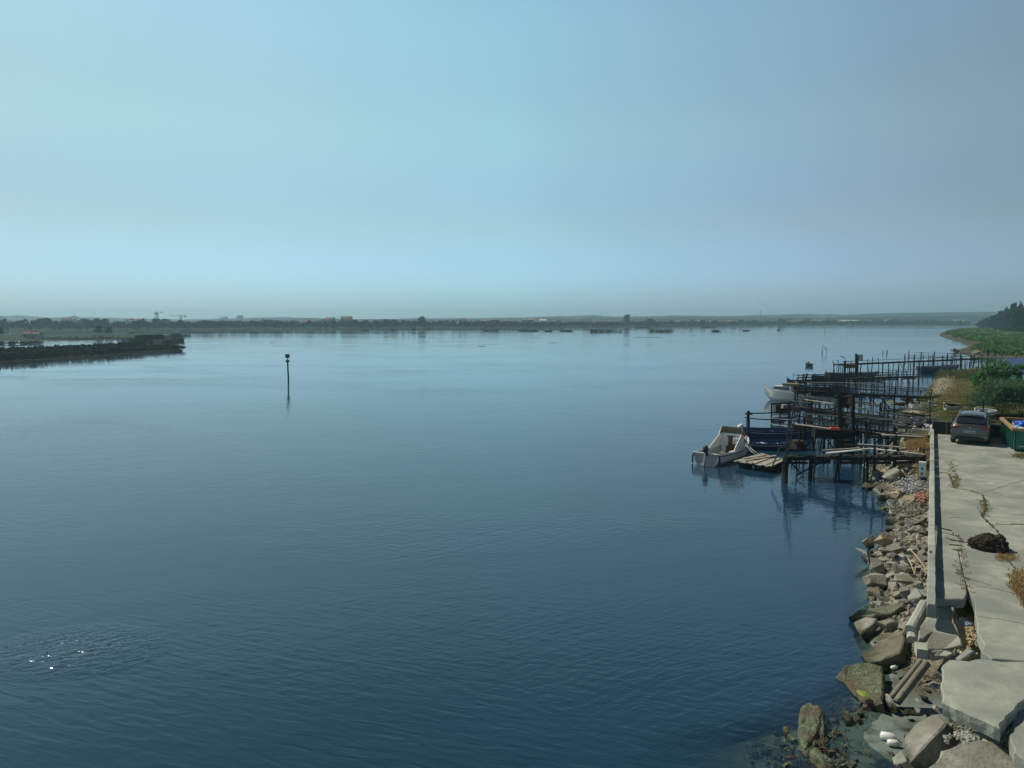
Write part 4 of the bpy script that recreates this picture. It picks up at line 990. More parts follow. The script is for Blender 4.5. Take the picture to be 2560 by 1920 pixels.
skiff(W(2023, 915), R(20), 3.4, 1.45, .5, 'small dark boat with a white rim floating alone beyond the jetties', M['black_boat'], M['grey_gel'], M['white_paint'], bow=.25, stern=.85)
skiff(W(2172, 941)+Vector((0, 1.5, 0)), R(93), 4.6, 1.5, .5, 'upper of two weathered pale green boats lying inside the jetties', M['green_paint'], M['grey_gel'], M['grey_gel'], bow=.2)
skiff(W(2182, 953)+Vector((0, 1.0, 0)), R(88), 5.2, 1.5, .45, 'lower of two weathered boats inside the jetties, pale grey with a white rim', M['grey_gel'], M['green_paint'], M['white_paint'], bow=.2)
skiff(W(2352, 931.5)+Vector((0, .6, 0)), R(86), 6.8, 1.9, .95, 'long navy blue boat moored in the channel beside the grassy bank', M['navy'], M['navy_in'], M['grey_gel'], 'open_boat', bow=.35, stern=.8)
skiff(W(2040, 950)+Vector((2, 0, 0)), R(90), 5.0, 1.3, .55, 'black boat hull hung between poles behind the curved prow', M['black_boat'], M['black_boat'], M['black_boat'], bow=.1)
tj = skiff(W(2312, 1026, 1.0)+Vector((0, .2, .1)), R(84), 3.6, 1.4, .42, 'pale whitish dinghy hauled up on the rocks, bow to the right', M['wood_white'], M['grey_gel'], M['white_paint'], 'dinghy', bow=.2, tiltx=R(8)); tj.scale = (.66, .66, .66)
tk = skiff(W(2386, 1030, 1.5)+Vector((0, .1, .22)), R(100), 1.75, 1.15, .42, 'stubby boat with a pinkish rim and grey side lying on the dry grass', M['grey_gel'], M['wood_dark'], M['pink_grey'], 'dinghy', bow=.02, stern=.85, tiltx=R(12), benches=2); tk.scale = (.74,)*3
tl = skiff(W(2468, 1045, 1.5)+Vector((0, .2, .22)), R(118), 1.95, 1.1, .45, 'grey dinghy with a white rim in the grass left of the skip', M['grey_gel'], M['grey_gel'], M['white_paint'], 'dinghy', bow=.02, stern=.8, tiltx=R(14), benches=2); tl.scale = (.70,)*3
mb = MB(); mb.add([(-.8, .55, .55), (.85, .45, .5), (.8, .8, .30), (-.85, .9, .32), (-.8, .60, .72), (.8, .5, .66)], [(0, 1, 5, 4), (4, 5, 2, 3), (0, 4, 3), (1, 2, 5)])
o = mb.build('boat_cover', M['yellow_cover']); o.location = tl.location+Vector((.05, .05, .05)); o.rotation_euler = tl.rotation_euler; o.scale = (.66,)*3; tag(o, 'folded yellowish cover lying over the far side of the grey dinghy', 'cover')

# blue mooring pile with lines
q = W(1869, 1106); h = ZAT(1027, q.y); t = empty('mooring_pile', q, 0, 'tall blue steel pile beside the orange buoy, holding lines to the jetty', 'mooring pile')
a = MB(); a.tube([(0, 0, -2), (0, 0, h*.72)], .13, 12); a.build('pile', M['navy'], t)
a = MB(); a.tube([(0, 0, h*.72), (0, 0, h)], [.10, .09], 10); a.tube([(-.22, 0, h*.9), (.28, 0, h*.9)], .05, 6); a.build('pile_head', M['wood_dark'], t)
def lines(name, pts, r, label, m_=None, cat='rope'):
    mb = MB(); o0 = Vector(pts[0])
    for a_, b_ in zip(pts, pts[1:]):
        a_ = Vector(a_); b_ = Vector(b_); L = (b_-a_).length; mb.tube([a_.lerp(b_, k/8)-Vector((0, 0, math.sin(math.pi*k/8)*L*.02)) for k in range(9)], r, 5)
    return tag(mb.build(name, m_ or M['rope'], origin=o0), label, cat)
YP = q.y
lines('pole', [D(1866, 1033, YP), D(1985, 1026, YP+1), D(2110, 1018, YP+2)], .045, 'upper long thin pole running from the blue pile to the jetty', M['wood'], 'pole')
lines('pole', [D(1862, 1044, YP), D(1950, 1049, YP+.5), D(2060, 1053, YP+1)], .04, 'lower long thin pole running from the blue pile to the jetty', M['wood'], 'pole')
lines('rope', [D(1870, 1036, YP), D(1985, 1050, YP-2)], .018, 'thin sagging line just under the upper pole at the blue pile')
lines('rope', [D(1920, 1058, YP), D(1985, 1066, YP-2)], .018, 'thin line slanting to the leaning ladder poles')
lines('rope', [W(1866, 1112, .9), W(1882, 1132, .6), W(1900, 1141, .42)], .022, 'left of two slack white mooring lines from cabin boat to raft')
lines('rope', [W(1868, 1110, .9), W(1888, 1130, .6), W(1912, 1140, .42)], .022, 'right of two slack white mooring lines from cabin boat to raft')

# plank raft
def raft():
    c = [W(1833, 1153, .36), W(1900, 1134, .36), W(1964, 1151, .36), W(1928, 1168, .36)]
    ce = sum(c, Vector())/4; ce.z = 0; t = empty('raft', ce, 0, 'weathered floating plank raft between the white cabin boat and the first jetty', 'raft')
    rr = random.Random(4)
    def q(u, v): return (c[0].lerp(c[1], v)).lerp(c[3].lerp(c[2], v), u)-ce
    n = 12
    for k in range(n):
        u = (k+.5)/n; a = MB(); dz = rr.choice([0, 0, .03, .06]); e0 = rr.uniform(-.03, .04); e1 = 1+rr.uniform(-.05, .03)
        p0 = q(u, e0)+Vector((0, 0, dz)); p1 = q(u+rr.uniform(-.02, .02), e1)+Vector((0, 0, dz+rr.uniform(-.01, .03)))
        a.plank(p0, p1, .20*rr.uniform(.8, 1.1), .035, roll=rr.uniform(-.05, .05)); a.build('plank', M['wood_pale'], t)
    for s0, s1 in (((.25, .1), (.62, 1.02)), ((.12, .25), (.35, .9))):
        a = MB(); a.plank(q(*s0)+Vector((0, 0, .10)), q(*s1)+Vector((0, 0, .12)), .2, .04); a.build('loose_plank', M['wood_pale'], t)
    for v in (.12, .5, .88):
        a = MB(); a.plank(q(-.01, v)-Vector((0, 0, .08)), q(1.01, v)-Vector((0, 0, .08)), .14, .12); a.build('beam', M['wood_dark'], t)
    for (u, v) in ((.2, .2), (.2, .8), (.8, .2), (.8, .8)):
        a = MB(); p = q(u, v); a.tube([p+Vector((-.35, 0, -.3)), p+Vector((.35, 0, -.3))], .2, 12); a.build('float', M['black_plastic'], t)
raft()

# ------------------------------------------------------------------ jetties
def crooked(p0, p1, amp, rnd, k=4):
    out = []
    for i in range(k+1):
        q = Vector(p0).lerp(Vector(p1), i/k)
        if 0 < i < k: q += Vector((rnd.uniform(-amp, amp), rnd.uniform(-amp, amp), rnd.uniform(-amp, amp)*.4))
        out.append(q)
    return out
def jetty(label, E, S, z, wd, seed, nb, boards=0, skirt=0, rails=(0.9,), posttop=(.1, 1.2), deckm='wood', postm='wood_dark', extra=8, braces=3, nets=(), deck=True, r=(.045, .085), gaps=.12, zS=None, doublebeam=True):
    """E outer end, S shore end (world xy)"""
    rnd = random.Random(seed); E = Vector((E[0], E[1], 0)); S = Vector((S[0], S[1], 0)); d = (S-E); L = d.length; d.normalize(); p = Vector((-d.y, d.x, 0))
    zS = z if zS is None else zS
    t = empty('jetty', E, 0, label, 'jetty')
    def at(u, v, zz): q = d*(u*L)+p*v; return Vector((q.x, q.y, zz))
    def zl(u): return z+(zS-z)*u
    if deck:
        a = MB(); u = 0.0
        while u < L:
            w_ = rnd.uniform(.12, .2)
            if rnd.random() > gaps:
                f = u/L; zz = zl(f)+rnd.uniform(-.015, .02); ex = rnd.uniform(-.08, .1)
                a.plank(at(f, -wd/2-ex, zz), at(f, wd/2+rnd.uniform(-.06, .12), zz+rnd.uniform(-.01, .01)), w_*.92, .035)
            u += w_
        a.build('deck', M[deckm], t)
        for s in ((-1, 1) if doublebeam else (1,)):
            a = MB(); a.tube(crooked(at(0, s*wd*.42, zl(0)-.09), at(1, s*wd*.42, zl(1)-.09), .03, rnd, 8), .07, 6); a.build('beam', M[postm], t)
    for i in range(nb):
        f = i/(nb-1) if nb > 1 else 0
        for s in (-1, 1):
            if rnd.random() < .06: continue
            top = zl(f)+(rnd.uniform(-.04, .14) if rnd.random() < .68 else rnd.uniform(*posttop)); v = s*(wd/2+rnd.uniform(-.02, .06)); rr = rnd.uniform(*r)
            base = -1.2
            b = at(min(1, max(0, f+rnd.uniform(-.012, .012))), v+rnd.uniform(-.1, .1), base); tp = at(f, v, top)
            a = MB(); a.tube(crooked(b, tp, .035, rnd, 4), [rr*1.1, rr*1.05, rr, rr*.92, rr*.8], 7); a.build('post', M[postm], t)
    for i in range(extra):
        f = rnd.random(); s = rnd.choice([-1, 1]); rr = rnd.uniform(.022, .05); a = MB(); v = s*(wd/2+rnd.uniform(.0, .35))
        a.tube(crooked(at(f, v+rnd.uniform(-.3, .3), -1.0), at(f+rnd.uniform(-.03, .03), v, zl(f)+(rnd.uniform(-.3, .1) if rnd.random() < .7 else rnd.uniform(posttop[0], posttop[1]))), .06, rnd, 5), rr, 6); a.build('post', M[postm if rnd.random() < .7 else 'wood'], t)
    for h in rails:
        for s in (-1, 1):
            if h > .3 and s > 0 and rnd.random() < .35: continue
            a = MB(); f0 = rnd.uniform(0, .06); f1 = rnd.uniform(.86, 1)
            a.tube(crooked(at(f0, s*wd/2, zl(f0)+h+rnd.uniform(-.05, .05)), at(f1, s*wd/2, zl(f1)+h+rnd.uniform(-.08, .08)), .045, rnd, 9), rnd.uniform(.025, .042), 6); a.build('rail', M['wood' if rnd.random() < .5 else 'rail_green'], t)
    for i in range(braces):
        f = rnd.uniform(.05, .85); s = rnd.choice([-1, 1]); a = MB(); df = rnd.uniform(.8, 1.6)/L*rnd.choice([-1, 1])
        a.tube(crooked(at(f, s*wd/2, .1), at(f+df, s*wd/2, zl(f)-.1), .03, rnd, 3), .04, 6); a.build('brace', M[postm], t)
    for i in range(boards):
        f = rnd.uniform(0, .85); df = rnd.uniform(.12, .4); v = rnd.uniform(-wd*.6, wd*.6); h = rnd.choice([.03, .05, .35, .6, .9]); a = MB()
        a.plank(at(f, v, zl(f)+h), at(min(1, f+df), v+rnd.uniform(-.3, .3), zl(f)+h+rnd.uniform(-.12, .12)), rnd.uniform(.06, .2), rnd.uniform(.03, .06)); a.build('loose_board', M[rnd.choice(['wood', 'wood_dark', 'wood_dark', 'rail_green', 'wood', 'wood_pale'])], t)
    for i in range(skirt):
        f0 = i/skirt+.01; f1 = (i+rnd.uniform(.7, .97))/skirt; v = -wd*.55; a = MB(); zz = zl(f0)
        for k in range(2): a.plank(at(f0, v, zz-.12-.17*k), at(f1, v, zl(f1)-.12-.17*k+rnd.uniform(-.03, .03)), .03, .14)
        a.build('side_board', M['wood_dark'], t)
    for (f0, f1, z0, z1, v) in nets:
        a = MB(); n = 10; vs = []
        for i in range(n+1):
            f = f0+(f1-f0)*i/n; sag = math.sin(math.pi*i/n)
            for k in range(5):
                zz = z1+(z0-z1)*k/4; vs.append(at(f, v+rnd.uniform(-.06, .06)+.1*math.sin(k*1.4), zz-sag*.10*(k/4+.3)))
        a.add(vs, [(i*5+k, (i+1)*5+k, (i+1)*5+k+1, i*5+k+1) for i in range(n) for k in range(4)]); a.build('netting', M['net'], t)
    return t, at, zl
def xy(px, py, z=0): p = W(px, py, z); return (p.x, p.y)

# J1: nearest jetty, pale planks at the shore end
t1, at1, zl1 = jetty('nearest jetty, with a long pale plank walkway running over the rocks to the parapet', xy(1962, 1188), xy(2312, 1140, 1.7), 1.05, .7, 101, 6, rails=(), posttop=(-.05, .1), deckm='wood', extra=2, braces=2, boards=4, skirt=5, zS=1.72)
q0 = Vector(t1.location)
def local(t, p): return Vector(p)-Vector(t.location)
for (a_, b_, wd_, m_) in ((D(2066, 1133, 40.2), D(2176, 1122, 39.6), .34, 'wood_white'), (D(2058, 1126, 41), D(2150, 1120, 41), .12, 'wood_pale'), (D(2176, 1122, 39.7), D(2240, 1128, 39.4), .36, 'wood_white'), (D(2240, 1128, 39.5), D(2312, 1137, 39.2), .40, 'wood_pale'), (D(1972, 1146, 40.6), D(2034, 1139, 40.8), .2, 'wood_dark')):
    mb = MB(); mb.plank(local(t1, a_), local(t1, b_), wd_, .05); mb.build('walkway_plank', M[m_], t1)
mb = MB(); mb.tube([local(t1, D(2186, 1175, 39.4)), local(t1, D(2187, 1130, 39.4)), local(t1, D(2186, 1075, 39.5))], [.07, .06, .045], 7); mb.build('post', M['wood_dark'], t1)
for a_, b_ in (((2216, 1165), (2214, 1090)), ((2244, 1150), (2240, 1085)), ((2262, 1150), (2240, 1118)), ((2310, 1140), (2310, 1122))):
    mb = MB(); mb.tube([local(t1, D(*a_, 39.4)), local(t1, D(*b_, 39.4))], .04, 6); mb.build('post', M['wood_dark'], t1)
# stout front post and the lean-to platform with ladder poles at the outer end
mb = MB(); mb.tube([local(t1, W(1960, 1215)+Vector((0, 0, -.8))), local(t1, D(1962, 1185, 40)), local(t1, D(1972, 1142, 40))], [.17, .16, .13], 9); mb.build('post', M['wood_dark'], t1)
for a_, b_, rr in (((1955, 1188), (1986, 1005), .038), ((1962, 1180), (1988, 1040), .026), ((1964, 1120), (1971, 1052), .024), ((1970, 1125), (1976, 1048), .024), ((1930, 1168), (1956, 1105), .04)):
    mb = MB(); mb.tube(crooked(local(t1, D(*a_, 40.6)), local(t1, D(*b_, 41.2)), .03, random), rr, 6); mb.build('leaning_pole', M['wood'], t1)
for a_, b_ in (((1954, 1119), (1998, 1125)), ((1960, 1142), (2000, 1138)), ((1985, 1108), (2012, 1104)), ((1990, 1113), (2012, 1110)), ((1988, 1103), (2008, 1128)), ((1996, 1100), (2016, 1122))):
    mb = MB(); mb.plank(local(t1, D(*a_, 40.9)), local(t1, D(*b_, 41.3)), .12, .04); mb.build('plank', M['wood'], t1)
mb = MB(); mb.box(local(t1, D(1992, 1112, 41.5)), (.5, .6, .5), (0, 0, .3)); mb.build('crate', M['wood'], t1)
# J2: second jetty, dark troughs, tower
t2, at2, zl2 = jetty('second jetty, carrying a dark trough with an orange float and a tall square net tower', xy(1990, 1118), xy(2318, 1092, 1.7), 1.55, .9, 102, 11, rails=(.4, .75), posttop=(.1, .95), extra=16, braces=6, boards=14, skirt=7, zS=1.75, nets=((.02, .4, 1.0, 1.9, .5), (.45, .75, 1.1, 2.3, -.45)))
def addp(t, kind, a_, b_, r_, m_='wood_dark', Y=44, Y2=None):
    mb = MB(); mb.tube(crooked(local(t, D(*a_, Y)), local(t, D(*b_, Y2 or Y)), .02, random), r_, 7); mb.build(kind, M[m_], t)
def addk(t, kind, a_, b_, wd_, th, m_='wood_pale', Y=44, Y2=None):
    mb = MB(); mb.plank(local(t, D(*a_, Y)), local(t, D(*b_, Y2 or Y)), wd_, th); mb.build(kind, M[m_], t)
addk(t2, 'walkway_plank', (1986, 1060), (2090, 1074), .38, .05, 'wood_pale', 47, 46)
for px in (2100, 2132):
    addp(t2, 'tower_post', (px, 1180), (px+(1 if px > 2110 else -3), 985), .10, 'wood_dark', 46)
    addp(t2, 'tower_post', (px+4, 1170), (px+3, 1000), .06, 'wood', 47.2)
mb = MB(); p0 = local(t2, D(2034, 1072, 46)); p1 = local(t2, D(2133, 1078, 46)); p0.z -= .25; p1.z -= .25
mb.plank(p0, p1, .6, .55); mb.build('trough', M['wood_dark'], t2)
mb = MB(); p0 = local(t2, D(2094, 1118, 46)); p1 = local(t2, D(2130, 1118, 46)); mb.plank(p0, p1, .6, .75); mb.build('trough', M['wood_dark'], t2)
for a_, b_ in (((2088, 1100), (2132, 1096)), ((2090, 1100), (2092, 1124)), ((2092, 1103), (2106, 1122)), ((2104, 1100), (2104, 1112)), ((2086, 1128), (2132, 1124))):
    addk(t2, 'frame_board', a_, b_, .05, .08, 'wood', 45.5)
def hang_net(px0, px1, py0, py1, Y, label):
    a = D(px0, py0, Y); b = D(px1, py0, Y); lo = D(px0, py1, Y).z; mb = MB(); vs = []; n = 10; mm = 6
    for i in range(n+1):
        f = i/n
        for k in range(mm+1):
            g = k/mm; q = a.lerp(b, .5+(f-.5)*(1-.35*g)); q.y += math.sin(math.pi*f)*.5*math.sin(math.pi*min(1, g+.3))*(1); q.z = a.z+(lo-a.z)*g-.05*math.sin(f*9)
            vs.append(q)
    mb.add(vs, [(i*(mm+1)+k, (i+1)*(mm+1)+k, (i+1)*(mm+1)+k+1, i*(mm+1)+k+1) for i in range(n) for k in range(mm)])
    mb.v = [tuple(v) for v in mb.v]; t = empty('hanging_net', a, 0, label, 'net')
    mb.build('net_bag', M['net_dense'], t, origin=a)
    r_ = MB(); r_.tube([local(t, a), local(t, a.lerp(b, .5)+Vector((0, 0, -.08))), local(t, b)], .035, 6); r_.build('net_bar', M['net_rope'], t); return t
hang_net(2090, 2132, 988, 1020, 46.5, 'dark net bag hung between the poles at the top of the net tower')
hang_net(2094, 2126, 1040, 1068, 46.3, 'tangled dark net bundle lower on the net tower, above the orange float')
mb = MB(); p0 = D(2074, 1073, 45.8); mb.tube([(0, 0, 0), (.04, 0, .02), (.55, .02, .0), (.66, .02, -.02)], [.07, .12, .12, .06], 12)
o = mb.build('float', M['orange']); o.location = p0; tag(o, 'orange-red float lying on the trough of the second jetty', 'float')
# J3: third jetty, with the outer box hut
t3, at3, zl3 = jetty('third jetty, long low and cluttered, reaching out to the dark work platform', xy(1985, 1062), xy(2330, 1060, 1.6), 1.5, .9, 103, 12, rails=(.5, .9), posttop=(.2, 1.1), extra=16, braces=6, boards=26, skirt=8, nets=((.1, .45, 1.2, 2.4, .5), (.5, .98, 1.2, 2.3, -.4), (.55, .8, .6, 1.6, .55)))
def platform():
    Y = W(1930, 1062).y; p = W(1928, 1062); t = empty('work_platform', p, 0, 'dark boarded work platform on posts with nets and floats, left end of the third jetty', 'platform')
    def q(px, py, dy=0): return local(t, D(px, py, Y+dy))
    for px in (1929, 1950, 1972):
        for dy in (0, 2.2): a = MB(); a.tube([Vector((q(px, 1064, dy).x, dy, -1)), q(px, 1008, dy)], .06, 7); a.build('post', M['wood_dark'], t)
    for py, py2 in ((1010, 1007), (1046, 1044)):
        for dy in (0, 2.2): a = MB(); a.plank(q(1927, py, dy), q(1985, py2, dy), .08, .12); a.build('beam', M['wood_dark'], t)
    a = MB()
    for k in range(12): a.plank(q(1930+k*4.4, 1036, 0), q(1930+k*4.4, 1036, 2.2), .13, .04)
    a.build('deck', M['wood'], t)
    a = MB()
    for k in range(3): a.plank(q(1930, 1049+k*4, 0), q(1968-k*4, 1049+k*4, 0), .05, .11)
    a.build('side_boards', M['wood_dark'], t)
    a = MB(); a.box(q(1960, 1016, 1), (.45, .4, .3), (0, 0, .3)); a.build('box', M['wood_pale'], t)
    a = MB(); a.box(q(1946, 1022, 1.5), (.7, .5, .7), (0, 0, .1)); a.build('locker', M['rail_green'], t)
platform()
hang_net(1942, 1984, 1012, 1034, W(1930, 1062).y+1, 'dark netting draped along the work platform')
# J4
t4, at4, zl4 = jetty('fourth jetty, its dark deck running right across above the water to the rocky bank', xy(1990, 1012), xy(2330, 1000, 1.2), 1.45, 1.0, 104, 13, rails=(.45, .85), posttop=(.3, 1.2), extra=20, braces=10, boards=22, skirt=9, nets=((.02, .35, 1.4, 2.3, .55), (.3, .62, 1.5, 2.4, -.4), (.6, 1, 1.3, 2.2, .4)), deckm='wood_dark')
for a_, b_ in (((2010, 935), (2006, 955)), ((2018, 934), (2012, 956))): addk(t4, 'upright_board', a_, b_, .3, .08, 'wood_dark', 72)
# J5
t5, at5, zl5 = jetty('fifth jetty, a thin-legged double rail with stacked boards, seen against the boats', xy(1985, 975), xy(2290, 962), 1.15, .9, 105, 11, rails=(.3, .6), posttop=(.2, .9), extra=16, braces=5, boards=14, skirt=6, deckm='wood_dark', nets=((.45, .85, .9, 1.7, .3),))
# J6 : the tall back jetty
t6, at6, zl6 = jetty('tall back jetty, its long thin-legged walkway crossing above the channel boats', xy(2090, 944), xy(2440, 925), 1.95, .8, 106, 15, rails=(-.18, .45), posttop=(.05, .95), extra=12, braces=3, deckm='wood_dark', r=(.05, .10))
def crate_hut():
    Y = W(2140, 944).y; p = W(2140, 944); t = empty('net_tower', p, 0, 'post tower topped with slatted crates at the left end of the back jetty', 'tower')
    for px, py in ((2112, 902), (2140, 884), (2144, 890)): a = MB(); a.tube([Vector((XAT(px, 940, Y)-p.x, 0, -1)), local(t, D(px, py, Y))], .14, 8); a.build('post', M['wood_dark'], t)
    a = MB()
    for k in range(5): a.plank(local(t, D(2142, 888+k*3, Y-.1)), local(t, D(2157, 888+k*3, Y-.1)), .06, .09)
    for k in range(5): a.plank(local(t, D(2143+k*3.2, 886, Y-.15)), local(t, D(2143+k*3.2, 902, Y-.15)), .09, .06)
    a.build('slatted_crate', M['wood_dark'], t)
    a = MB(); a.plank(local(t, D(2112, 916, Y)), local(t, D(2138, 915, Y)), .8, .5); a.build('hung_box', M['rust'], t)
    a = MB(); a.tube([local(t, D(2101, 890, Y)), local(t, D(2113, 896, Y))], .06, 6); a.build('arm', M['wood_dark'], t)
crate_hut()
mb = MB(); Y = W(2090, 960).y; p0 = D(2068, 942, Y); mb.plank(D(2068, 938, Y), D(2138, 940, Y+1), 1.2, .75); tag(mb.build('barge', M['black_boat'], origin=p0), 'black box-shaped float raised on stakes under the red-brown hung box', 'barge')
rr6 = random.Random(31)
for i in range(10):
    px = 2092+i*4.5; stake(px, 952+rr6.uniform(-4, 4), 898+rr6.uniform(0, 14), .045, 'thin stake of the dense cluster at the left end of the back jetty', group='stakes in the dense cluster of the back jetty', lean=rr6.uniform(-.1, .1))
for px, pb, pt in ((1977, 985, 952), (1986, 985, 950), (1995, 972, 936), (2033, 968, 936), (2000, 990, 950), (2060, 975, 945), (2064, 960, 925), (2240, 955, 925), (2285, 950, 898), (2275, 940, 905)):
    stake(px, pb, pt, .06, 'bare mooring stake among the rear jetties', group='bare mooring stakes among the rear jetties')
# J7, J8 behind the channel
t7, _, _ = jetty('far right jetty, two thin rails over the channel behind the long navy boat', xy(2262, 902), xy(2452, 905), 1.1, .7, 107, 9, rails=(-.4, .0), posttop=(-.05, .7), extra=6, braces=3, deck=False, deckm='wood_dark', r=(.05, .08))
t8, _, _ = jetty('farthest jetty, a single long rail running to the plank on the marsh', xy(2272, 893), xy(2540, 899), 1.05, .6, 108, 9, rails=(0,), posttop=(-.1, .5), extra=3, braces=1, deck=False, deckm='wood_dark', r=(.08, .13))
t9, _, _ = jetty('short crooked jetty in the grass behind the leafy bush', xy(2418, 925), xy(2500, 918), 1.1, .7, 109, 5, rails=(.1, .5), posttop=(.0, .8), extra=3, braces=2, deck=False, r=(.06, .1))
lines('plank_bridge', [D(2440, 891.5, 128), D(2538, 891.5, 128)], .18, 'long pale beam reaching from the farthest jetty onto the marsh', M['wood_pale'], 'beam')
for px, pt in ((2468, 872), (2487, 874)):
    stake(px, 925, pt, .14, 'tall dark post rising behind the leafy bush, ' + ('left one' if px < 2480 else 'right one'))

# ------------------------------------------------------------------ quay
def blades(mb, x, y, z, n, h, spread, wdt, rnd, droop=.5):
    for _ in range(n):
        a = rnd.uniform(0, 6.28); r_ = spread*math.sqrt(rnd.random()); bx, by = x+math.cos(a)*r_, y+math.sin(a)*r_
        hh = h*rnd.uniform(.5, 1.15); b = rnd.uniform(0, 6.28); dx, dy = math.cos(b), math.sin(b); o = droop*hh*rnd.uniform(.2, 1); wx_, wy_ = -dy*wdt, dx*wdt
        mb.add([(bx-wx_, by-wy_, z), (bx+wx_, by+wy_, z), (bx+dx*o*.4+wx_*.8, by+dy*o*.4+wy_*.8, z+hh*.6), (bx+dx*o*.4-wx_*.8, by+dy*o*.4-wy_*.8, z+hh*.6), (bx+dx*o, by+dy*o, z+hh*.95)], [(0, 1, 2, 3), (3, 2, 4)])
U = Vector((.473, .881, 0)).normalized(); V = Vector((U.y, -U.x, 0))
ZQ = 1.62
def rough_slab(name, pts, thick, m_, jag=.03, step=.16, seed=0, origin=None, kind=None, label=None, cat=None, bev=.02, under=.08):
    rnd = random.Random(seed); out = []
    n = len(pts)
    for i in range(n):
        a = Vector(pts[i]); b = Vector(pts[(i+1) % n]); L = (b-a).length; k = max(1, int(L/step))
        if L > 8: k = min(k, 40)
        d = (b-a).normalized() if L > 0 else Vector((1, 0, 0)); p = Vector((-d.y, d.x, 0))
        for j in range(k):
            q = a.lerp(b, j/k)
            if j > 0: q = q+p*rnd.uniform(-jag, jag)
            out.append(q)
    c = sum(out, Vector())/len(out)
    nrm = Vector((0, 0, 0))
    for i in range(len(out)): nrm += (out[i]-c).cross(out[(i+1) % len(out)]-c)
    nrm.normalize()
    if nrm.z < 0: nrm = -nrm
    bm = bmesh.new(); tv = [bm.verts.new(q) for q in out]
    mid = [bm.verts.new(q-nrm*thick*.5+(c-q).normalized()*rnd.uniform(0, .25)*under) for q in out]
    bv = [bm.verts.new(q-nrm*thick+(c-q).normalized()*rnd.uniform(.3, .6)*under) for q in out]
    top = bm.faces.new(tv); m2 = len(out)
    for i in range(m2):
        j = (i+1) % m2
        bm.faces.new((tv[i], mid[i], mid[j], tv[j])); bm.faces.new((mid[i], bv[i], bv[j], mid[j]))
    bm.faces.new(bv[::-1])
    bmesh.ops.recalc_face_normals(bm, faces=bm.faces)
    if bev > 0: bmesh.ops.bevel(bm, geom=[e for e in top.edges], offset=bev, segments=1, affect='EDGES')
    big = [f for f in bm.faces if len(f.verts) > 4]; bmesh.ops.triangulate(bm, faces=big)
    o0 = origin if origin is not None else c
    for v in bm.verts: v.co -= o0
    me = bpy.data.meshes.new(name); bm.to_mesh(me); bm.free(); me.materials.append(m_)
    o = bpy.data.objects.new(name, me); COL.objects.link(o); o.location = o0
    return tag(o, label, cat, None, kind)
def wz(l, z=ZQ): return [W(a, b, z) for a, b in l]
A_ = wz([(2331, 1497), (2411, 1497), (2418, 1478), (2400, 1400), (2390, 1345), (2380, 1325), (2350, 1318), (2345, 1306)])
# main quay deck
main = wz([(2411, 1440), (2424, 1478), (2437, 1506), (2441, 1548), (2446, 1585), (2462, 1612), (2452, 1628), (2480, 1645)])+[W(2560, 1652, ZQ), W(2660, 1662, ZQ), Vector((40, 14, ZQ)), Vector((56, 40, ZQ)), W(2700, 1100, ZQ), W(2500, 1092, ZQ), W(2330, 1084, ZQ), W(2335, 1060, ZQ), W(2318, 1060, ZQ), W(2324, 1100, ZQ),
      W(2333, 1300, ZQ), W(2340, 1307, ZQ), W(2352, 1322, ZQ), W(2385, 1330, ZQ), W(2398, 1380, ZQ)]
quay = rough_slab('quay', main, .28, M['concrete'], .02, .3, 3, kind='structure', under=.04)
rough_slab('quay_slab', A_, .24, M['concrete'], .008, .3, 4, kind='structure', under=.03)
# parapet wall
def parapet():
    S0 = W(2318, 1497, 2.0); S1 = W(2327, 1058, 2.0); S0.z = S1.z = 0; d = (S1-S0).normalized(); p = Vector((d.y, -d.x, 0)); L = (S1-S0).length
    t = empty('parapet_wall', (S0.x, S0.y, 1.0), 0, 'low worn concrete parapet wall running along the river edge of the quay', 'wall'); rnd = random.Random(2)
    u = 0; k = 0
    segs = [6.6, .0, 7.0, 5.0, 6.2, 2.2, 1.2, 1.5, 2.0]
    base = Vector((S0.x, S0.y, 1.0)); cuts = [0, 3.6, 5.4, 7.9, 9.2, 13.0, 18.4, 21.0, 22.8, 24.6, 26.4, L*.9, L]
    for a, b in zip(cuts, cuts[1:]):
        if b-a < .3: continue
        gap = .0 if b < 18 else .10
        c = S0+d*((a+b)/2); mb = MB(); pts = []
        n = max(2, int((b-a)/.35)); bm = bmesh.new(); rows = []
        for i in range(n+1):
            q = S0+d*(a+.004+(b-a-gap-.008)*i/n); j = lambda s=.008: rnd.uniform(-s, s)
            lo = .0 if i not in (0, n) else .004
            prof = [(0, 1.56), (0+j(), 1.84), (.02+j(), 1.885+j()), (.17+j(), 1.885+j()), (.19+j(), 1.84), (.19, 1.56)]
            rows.append([bm.verts.new((q+p*x-base+Vector((0, 0, 1.0+z-1.0)))) for x, z in prof])
        for r0, r1 in zip(rows, rows[1:]):
            for i in range(5): bm.faces.new((r0[i], r0[i+1], r1[i+1], r1[i]))
        bm.faces.new(rows[0]); bm.faces.new(rows[-1][::-1]); bmesh.ops.recalc_face_normals(bm, faces=bm.faces)
        me = bpy.data.meshes.new('wall_block'); bm.to_mesh(me); bm.free(); me.materials.append(M['concrete_pale'] if rnd.random() < .6 else M['concrete'])
        o = bpy.data.objects.new('wall_block', me); COL.objects.link(o); o.parent = t
    a = MB(); q = S0+d*4.6+p*.06-base; a.box((q.x, q.y, .896), (.05, .16, .012), (0, 0, -.49)); a.build('drain_slot', M['ink'], t)
    return S0, d, p, L
PS0, PD, PP, PL = parapet()
